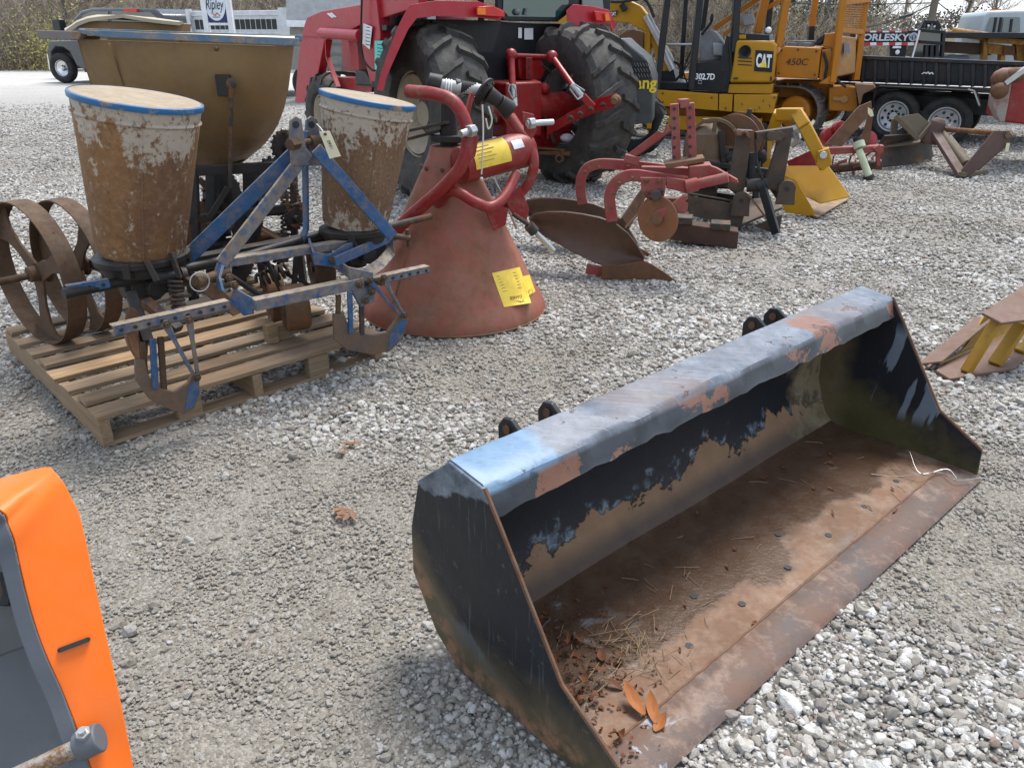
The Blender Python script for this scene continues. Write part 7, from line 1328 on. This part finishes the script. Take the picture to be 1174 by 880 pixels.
# ================================================================= power pole and wires
pp = G(1066, 42) if False else V((D(1067, 26, 34).x, 34, 0)); b = B(); b.cyl(pp, pp+V((.0, 0, 9)), .15, .11, seg=14); T = thing('power_pole', 'grey wooden power pole rising behind the dump trailer', 'power pole', tuple(pp)); part('pole', b, worn('pole_wood', (.13, .11, .095), (.17, .15, .13), amt=.2, sc=4, rough=.85, dust=.1), T)
b = B(); b.beam(pp+V((-1.2, 0, 8.4)), pp+V((1.2, 0, 8.4)), .1, .12); part('crossarm', b, M['rust'], T)
for i, (x0, y0, x1, y1, lab) in enumerate(((960, -2, 1072, 3.5, 'topmost thin wire running left from the pole'), (990, 26, 1071, 4, 'sagging wire running down to the left of the pole with a dark splice'), (1074, 2, 1118, 25, 'wire running down to the right from the pole'))):
    a_, c_ = D(x0, y0, 34.2), D(x1, y1, 34.2); d = c_-a_
    if i == 0: a_ = a_-d*2
    if i == 1: a_ = a_-d*.35
    if i == 2: c_ = c_+d*1.2
    q = B(); n = 14; q.tube([a_.lerp(c_, k/n)-V((0, 0, .25*math.sin(PI*k/n))) for k in range(n+1)], .022, 5); wo_ = part('wire', q, M['ink'], None, loc=a_); tag(wo_, lab, 'wire')
    if i == 1: q = B(); m_ = a_.lerp(c_, .72)-V((0, 0, .19)); q.cyl(m_-d.normalized()*.25, m_+d.normalized()*.25, .06, seg=8); part('splice', q, M['ink'], wo_)
# ================================================================= wooded bank, thicket, trees
def bank(x, y):
    w_ = 1/(1+math.exp(-(16-x)/2.5)); edge = 35.5 if x < 14 else 35.5+(x-14)*2; return max(0, min(1, (y-edge)/14))
hv2 = []; xs2 = list(np.arange(-70, 72, 2.0)); ys2 = list(np.arange(37.5, 130, 2.5))
for y in ys2:
    for x in xs2: hv2.append((x, y, -.3+max(0, min(1, (y-38)/12))**1.0*(4.2 if x < 12 else max(1.3, 4.2-(x-12)*.5))+.5*nz(x, y, .15, 3)))
n2 = len(xs2); me = bpy.data.meshes.new('hillside'); me.from_pydata(hv2, [], [(j*n2+i, j*n2+i+1, (j+1)*n2+i+1, (j+1)*n2+i) for j in range(len(ys2)-1) for i in range(n2-1)]); me.polygons.foreach_set('use_smooth', [True]*len(me.polygons))
hl = bpy.data.objects.new('hillside', me); COL.objects.link(hl); struct(hl)
m, nt, p = newmat('leaf_litter_bank'); t = NT(nt); t.link(t.mix(t.noise(1.5, 8, .75), (.12, .095, .07), (.34, .28, .20)), p.inputs['Base Color']); p.inputs['Roughness'].default_value = 1; p.inputs['Specular IOR Level'].default_value = 0; t.bump(t.noise(4, 8, .8), 1, .3, p); me.materials.append(m)
def veg_mat(name, stops, rough=.9, trans=.0):
    m, nt, p = newmat(name); a = nt.nodes.new('ShaderNodeAttribute'); a.attribute_name = 'tint'; t = NT(nt); t.link(t.ramp(a.outputs['Fac'], stops), p.inputs['Base Color']); p.inputs['Roughness'].default_value = rough; p.inputs['Specular IOR Level'].default_value = .15; return m
twm = veg_mat('twig_bark', [(0, (.08, .062, .048)), (.5, (.23, .19, .15)), (1, (.45, .39, .31))])
brm = veg_mat('bramble_leaves', [(0, (.08, .065, .04)), (.35, (.24, .19, .10)), (.6, (.30, .26, .10)), (.8, (.40, .39, .10)), (1, (.38, .24, .12))])
evm = veg_mat('evergreen_leaves', [(0, (.014, .03, .012)), (.5, (.035, .075, .028)), (1, (.09, .14, .05))])
def strips(name, segs, mat, par=None, loc=(0, 0, 0)):
    """segs: (p0, p1, r0, r1, tint) -> three-sided tapering twigs in one mesh"""
    a = np.array([s[0] for s in segs], dtype=float); c = np.array([s[1] for s in segs], dtype=float); r0 = np.array([s[2] for s in segs]); r1 = np.array([s[3] for s in segs]); tn = np.array([s[4] for s in segs]); n = len(segs)
    d = c-a; d /= np.linalg.norm(d, axis=1)[:, None]+1e-9; ref = np.where(np.abs(d[:, 2:3]) > .9, [[1., 0, 0]], [[0, 0, 1.]]); s_ = np.cross(d, ref); s_ /= np.linalg.norm(s_, axis=1)[:, None]; u = np.cross(s_, d)
    vs = np.zeros((n, 6, 3))
    for k in range(3):
        w_ = math.cos(k*2.094)*s_+math.sin(k*2.094)*u; vs[:, k] = a+w_*r0[:, None]; vs[:, 3+k] = c+w_*r1[:, None]
    vs = vs.reshape(-1, 3)-np.array(loc); base = np.arange(n)[:, None]*6; fc_ = np.concatenate([base+np.array([[k, (k+1) % 3, 3+(k+1) % 3, 3+k]]) for k in range(3)], 1).reshape(-1, 4)
    return rawmesh(name, vs, fc_, np.repeat(tn, 6), mat, par, loc)
def rawmesh(name, vs, fc_, tint, mat, par, loc):
    me = bpy.data.meshes.new(name); nv, nf = len(vs), len(fc_); me.vertices.add(nv); me.vertices.foreach_set('co', np.ascontiguousarray(vs, dtype=np.float32).ravel()); me.loops.add(nf*4); me.loops.foreach_set('vertex_index', fc_.astype(np.int32).ravel()); me.polygons.add(nf); me.polygons.foreach_set('loop_start', np.arange(0, nf*4, 4, dtype=np.int32))
    me.update(calc_edges=True); me.validate(); at = me.attributes.new('tint', 'FLOAT', 'POINT'); at.data.foreach_set('value', np.asarray(tint, dtype=np.float32)); me.materials.append(mat); o = bpy.data.objects.new(name, me); COL.objects.link(o)
    if par is not None: o.parent = par
    else: o.location = loc
    return o
def leaves(name, C_, size, tint, mat, par=None, loc=(0, 0, 0), flat=.0):
    n = len(C_); C_ = np.asarray(C_, dtype=float); a = RNG.normal(size=(n, 3)); a /= np.linalg.norm(a, axis=1)[:, None]; b_ = RNG.normal(size=(n, 3)); b_ -= (b_*a).sum(1)[:, None]*a; b_ /= np.linalg.norm(b_, axis=1)[:, None]; s_ = np.asarray(size)[:, None]
    vs = np.stack([C_-a*s_, C_-b_*s_*.5, C_+a*s_, C_+b_*s_*.5], 1).reshape(-1, 3)-np.array(loc); return rawmesh(name, vs, np.arange(n*4).reshape(n, 4), np.repeat(tint, 4), mat, par, loc)
# thicket of bare brambles and saplings along the bank: one uncountable mass
segs = []
for i in range(7500):
    x = random.uniform(-34, 16.5); dpt = random.random()**1.5*7; y = 36.0+dpt+1.2*nz(x, 0, .3, 2); z0_ = max(0, (y-38)/12*4.2-.3)-.1; h_ = random.uniform(.8, 2.9)*(1+.5*nz(x, 5, .25, 8))+(.8 if dpt > 2 else 0)
    p0 = V((x, y, z0_)); d = V((random.gauss(0, .34), random.gauss(0, .25), 1)).normalized(); k = 4; r = random.uniform(.006, .022); tn = min(1, max(0, random.gauss(.5, .25)))
    for j in range(k):
        p1 = p0+d*h_/k; segs.append((tuple(p0), tuple(p1), r*(1-.2*j), r*(1-.2*(j+1)), tn)); 
        if j >= 1:
            for _ in range(2): e = (d+V((random.gauss(0, .7), random.gauss(0, .5), random.gauss(.1, .4)))).normalized(); segs.append((tuple(p1), tuple(p1+e*random.uniform(.25, .8)), r*.5, r*.2, min(1, tn+.15)))
        p0 = p1; d = (d+V((random.gauss(0, .2), random.gauss(0, .15), random.gauss(-.06, .1)))).normalized()
th = strips('thicket', segs, twm); tag(th, 'bare grey-brown brambles and saplings massed along the edge of the lot', 'thicket', kind='stuff')
cs = []; sz = []; tn = []
for i in range(60):
    x = random.uniform(-32, 16); y = 36.0+random.random()*3; zc = random.uniform(.3, 2.6); yg = random.random() < .3 or (-22 < x < -16); cnt = random.randint(60, 260)
    for _ in range(cnt): cs.append((x+random.gauss(0, .7), y+random.gauss(0, .4), max(.03, zc*.7+random.gauss(0, .5)))); sz.append(random.uniform(.03, .075)); tn.append(min(1, max(0, random.gauss(.72 if yg else .3, .13))))
for _ in range(9000): cs.append((random.uniform(-34, 16), 35.2+random.random()*1.6, abs(random.gauss(0, .35)))); sz.append(random.uniform(.03, .07)); tn.append(min(1, max(0, random.gauss(.4, .2))))
for _ in range(2600): cs.append((-18.6+random.gauss(0, 1.5), 35.6+random.gauss(0, .4), 1.0+random.gauss(0, .6))); sz.append(random.uniform(.03, .07)); tn.append(min(1, max(0, random.gauss(.74, .09))))
uf = leaves('undergrowth', cs, sz, tn, brm); tag(uf, 'yellow-green and tan leafy undergrowth at the foot of the thicket', 'undergrowth', kind='stuff')
def bare_tree(name, lab, x, y, h_, seed, z0_=0, grp=None, tone=.45, spread=.9):
    rnd = random.Random(seed); segs = []; T = thing(name, lab, 'tree', (x, y, z0_), group=grp)
    tr = B(); p = V((x, y, z0_-.3)); d = V((rnd.gauss(0, .05), 0, 1)); pts = [p.copy()]
    for k in range(6): p = p+d*(h_*.62/6); d = (d+V((rnd.gauss(0, .08), rnd.gauss(0, .08), 0))).normalized(); pts.append(p.copy())
    tr.tube(pts, [h_*.017, h_*.006], 8, 2)
    def grow(p0, d, L_, r, lv):
        q = p0; k = 4
        for j in range(k):
            q1 = q+d*L_/k; segs.append((tuple(q), tuple(q1), r*(1-j/k*.5), r*(1-(j+1)/k*.5), min(1, max(0, rnd.gauss(tone, .12)))))
            if lv < 4:
                for _ in range(2 if lv > 1 else 1):
                    e = (d+V((rnd.gauss(0, spread*.6), rnd.gauss(0, spread*.6), rnd.gauss(.15, .35)))).normalized(); grow(q1, e, L_*rnd.uniform(.42, .65), r*.52, lv+1)
            q = q1; d = (d+V((rnd.gauss(0, .14), rnd.gauss(0, .14), rnd.gauss(.05, .08)))).normalized()
    for i, b0 in enumerate(pts[2:]):
        for _ in range(3): a = rnd.uniform(0, 6.28); grow(b0, V((math.cos(a)*spread, math.sin(a)*spread, rnd.uniform(.4, 1.1))).normalized(), h_*rnd.uniform(.2, .32), h_*.0055, 1 if h_ < 9 else 1)
    part('trunk', tr, twm_solid, T); o = strips('crown', segs, twm, T, (x, y, z0_)); return T
twm_solid = plain('bark', (.13, .11, .09), .9, var=.3, sc=6, bump=.5)
spots = [(-27, 38, 7, 'bare tree at the far left edge of the thicket', .35), (-20.5, 39, 8, 'bare tree over the yellow-green bush at the left', .5), (-15.2, 38.5, 7, 'bare sapling just left of the pickup roof', .6), (-9.5, 39, 8, 'bare tree behind the sign posts', .4), (5.2, 38, 8.5, 'bare tree seen between the excavator boom and its canopy posts', .5), (7.9, 37.6, 7, 'bare tree seen through the excavator canopy', .4), (9.8, 38.5, 7.5, 'bare tree behind the excavator seat', .55), (2.6, 39, 8, 'bare tree above the excavator boom', .45)]
for i, (x, y, h_, lab, tn_) in enumerate(spots): bare_tree('bare_tree', lab, x, y, h_, 40+i, max(0, (y-38)/12*4.2-.3), 'bare trees in the thicket', tn_)
for i, (px, Y, h_, lab) in enumerate(((1000, 62, 8, 'pale bare tree against the sky just right of the dozer screen'), (1035, 66, 9, 'pale bare tree above the striped tail board'), (1098, 60, 9.5, 'broad pale bare tree against the sky right of the power pole'), (1140, 70, 9, 'pale bare tree behind the white truck cab'))):
    x = D(px, 40, Y).x; bare_tree('bare_tree', lab, x, Y, h_, 80+i, .8, 'bare trees against the sky', .75, 1.0)
# low far tree line on the right
cs = []; sz = []; tn = []
for i in range(26000):
    x = random.uniform(22, 75); y = 76+random.random()*8; top = 2.5+1.2*nz(x, 3, .25, 1)+.8*nz(x, 9, .9, 1); cs.append((x, y, random.random()*top+.6)); sz.append(random.uniform(.08, .2)); tn.append(min(1, max(0, random.gauss(.34, .15))))
uf = leaves('far_treeline', cs, sz, tn, veg_mat('far_twigs', [(0, (.10, .085, .07)), (.5, (.21, .18, .14)), (1, (.30, .26, .18))])); tag(uf, 'low brown far-off tree line under the sky at the right', 'wood', kind='stuff')
# evergreens behind the dozer
for i, (px, Y, r_, h_, lab) in enumerate(((905, 41, 2.6, 7, 'broad dark evergreen behind the dozer side tank'), (945, 42, 2.5, 7.5, 'dark evergreen behind the dozer seat'), (868, 43, 2.2, 5.5, 'smaller evergreen half lost in the thicket beside the excavator'), (975, 46, 2.0, 5, 'evergreen behind the dozer screen'))):
    x = D(px, 40, Y).x; T = thing('evergreen_tree', lab, 'tree', (x, Y, .5), group='evergreens behind the dozer'); tr = B(); tr.cyl((x, Y, -.2), (x, Y, h_*.8), .16, .05, seg=8); part('trunk', tr, twm_solid, T); cs = []; sz = []; tn = []
    for c_ in range(70):
        a = random.uniform(0, 6.28); u = random.random()**.7; zc = random.uniform(.06, 1); rr = r_*(1-zc*.75)*u; ct = (x+rr*math.cos(a), Y+rr*math.sin(a), .3+zc*h_); tt = random.gauss(.5, .2)
        for _ in range(130): cs.append((ct[0]+random.gauss(0, .42), ct[1]+random.gauss(0, .42), ct[2]+random.gauss(0, .26))); sz.append(random.uniform(.04, .10)); tn.append(min(1, max(0, random.gauss(tt, .13))))
    leaves('crown', cs, sz, tn, evm, T, (x, Y, .5))
mleaf3 = worn('weathered_leaf', (.30, .15, .09), (.22, .11, .07), rust=((.16, .08, .05), (.36, .22, .14)), amt=.4, sc=25, rough=.8, dust=.4, soft=.4)
# dry leaves lying on the gravel
LG = ('brown leaf on the gravel just right of the big bucket tip', 'brown leaf cluster on the gravel between pallet and bucket', 'reddish leaf cluster on the open gravel left of the bucket', 'small brown leaf on the gravel near the plough share', 'small leaf on the gravel beside the brown ribbed scoop')
for i, (x, y, s_, k_) in enumerate(((1082, 447, .05, 1), (400, 513, .045, 3), (397, 588, .045, 4), (768, 298, .04, 2), (1108, 455, .035, 1))):
    q = B()
    for k in range(k_*2-1): c = G(x+random.uniform(-9, 9)*(k_ > 1), y+random.uniform(-6, 6)*(k_ > 1), .016); a_ = random.uniform(0, 6.28); leaf(q, c, V((math.cos(a_), math.sin(a_), random.uniform(-.1, .15))), s_*random.uniform(.7, 1.1), s_*.42, .08)
    tag(part('fallen_leaf', q, mleaf3, None, loc=G(x, y)), LG[i], 'leaf', 'leaves on the gravel')
print('objects', len(scene.objects), 'faces', sum(len(o.data.polygons) for o in scene.objects if o.type=='MESH'))
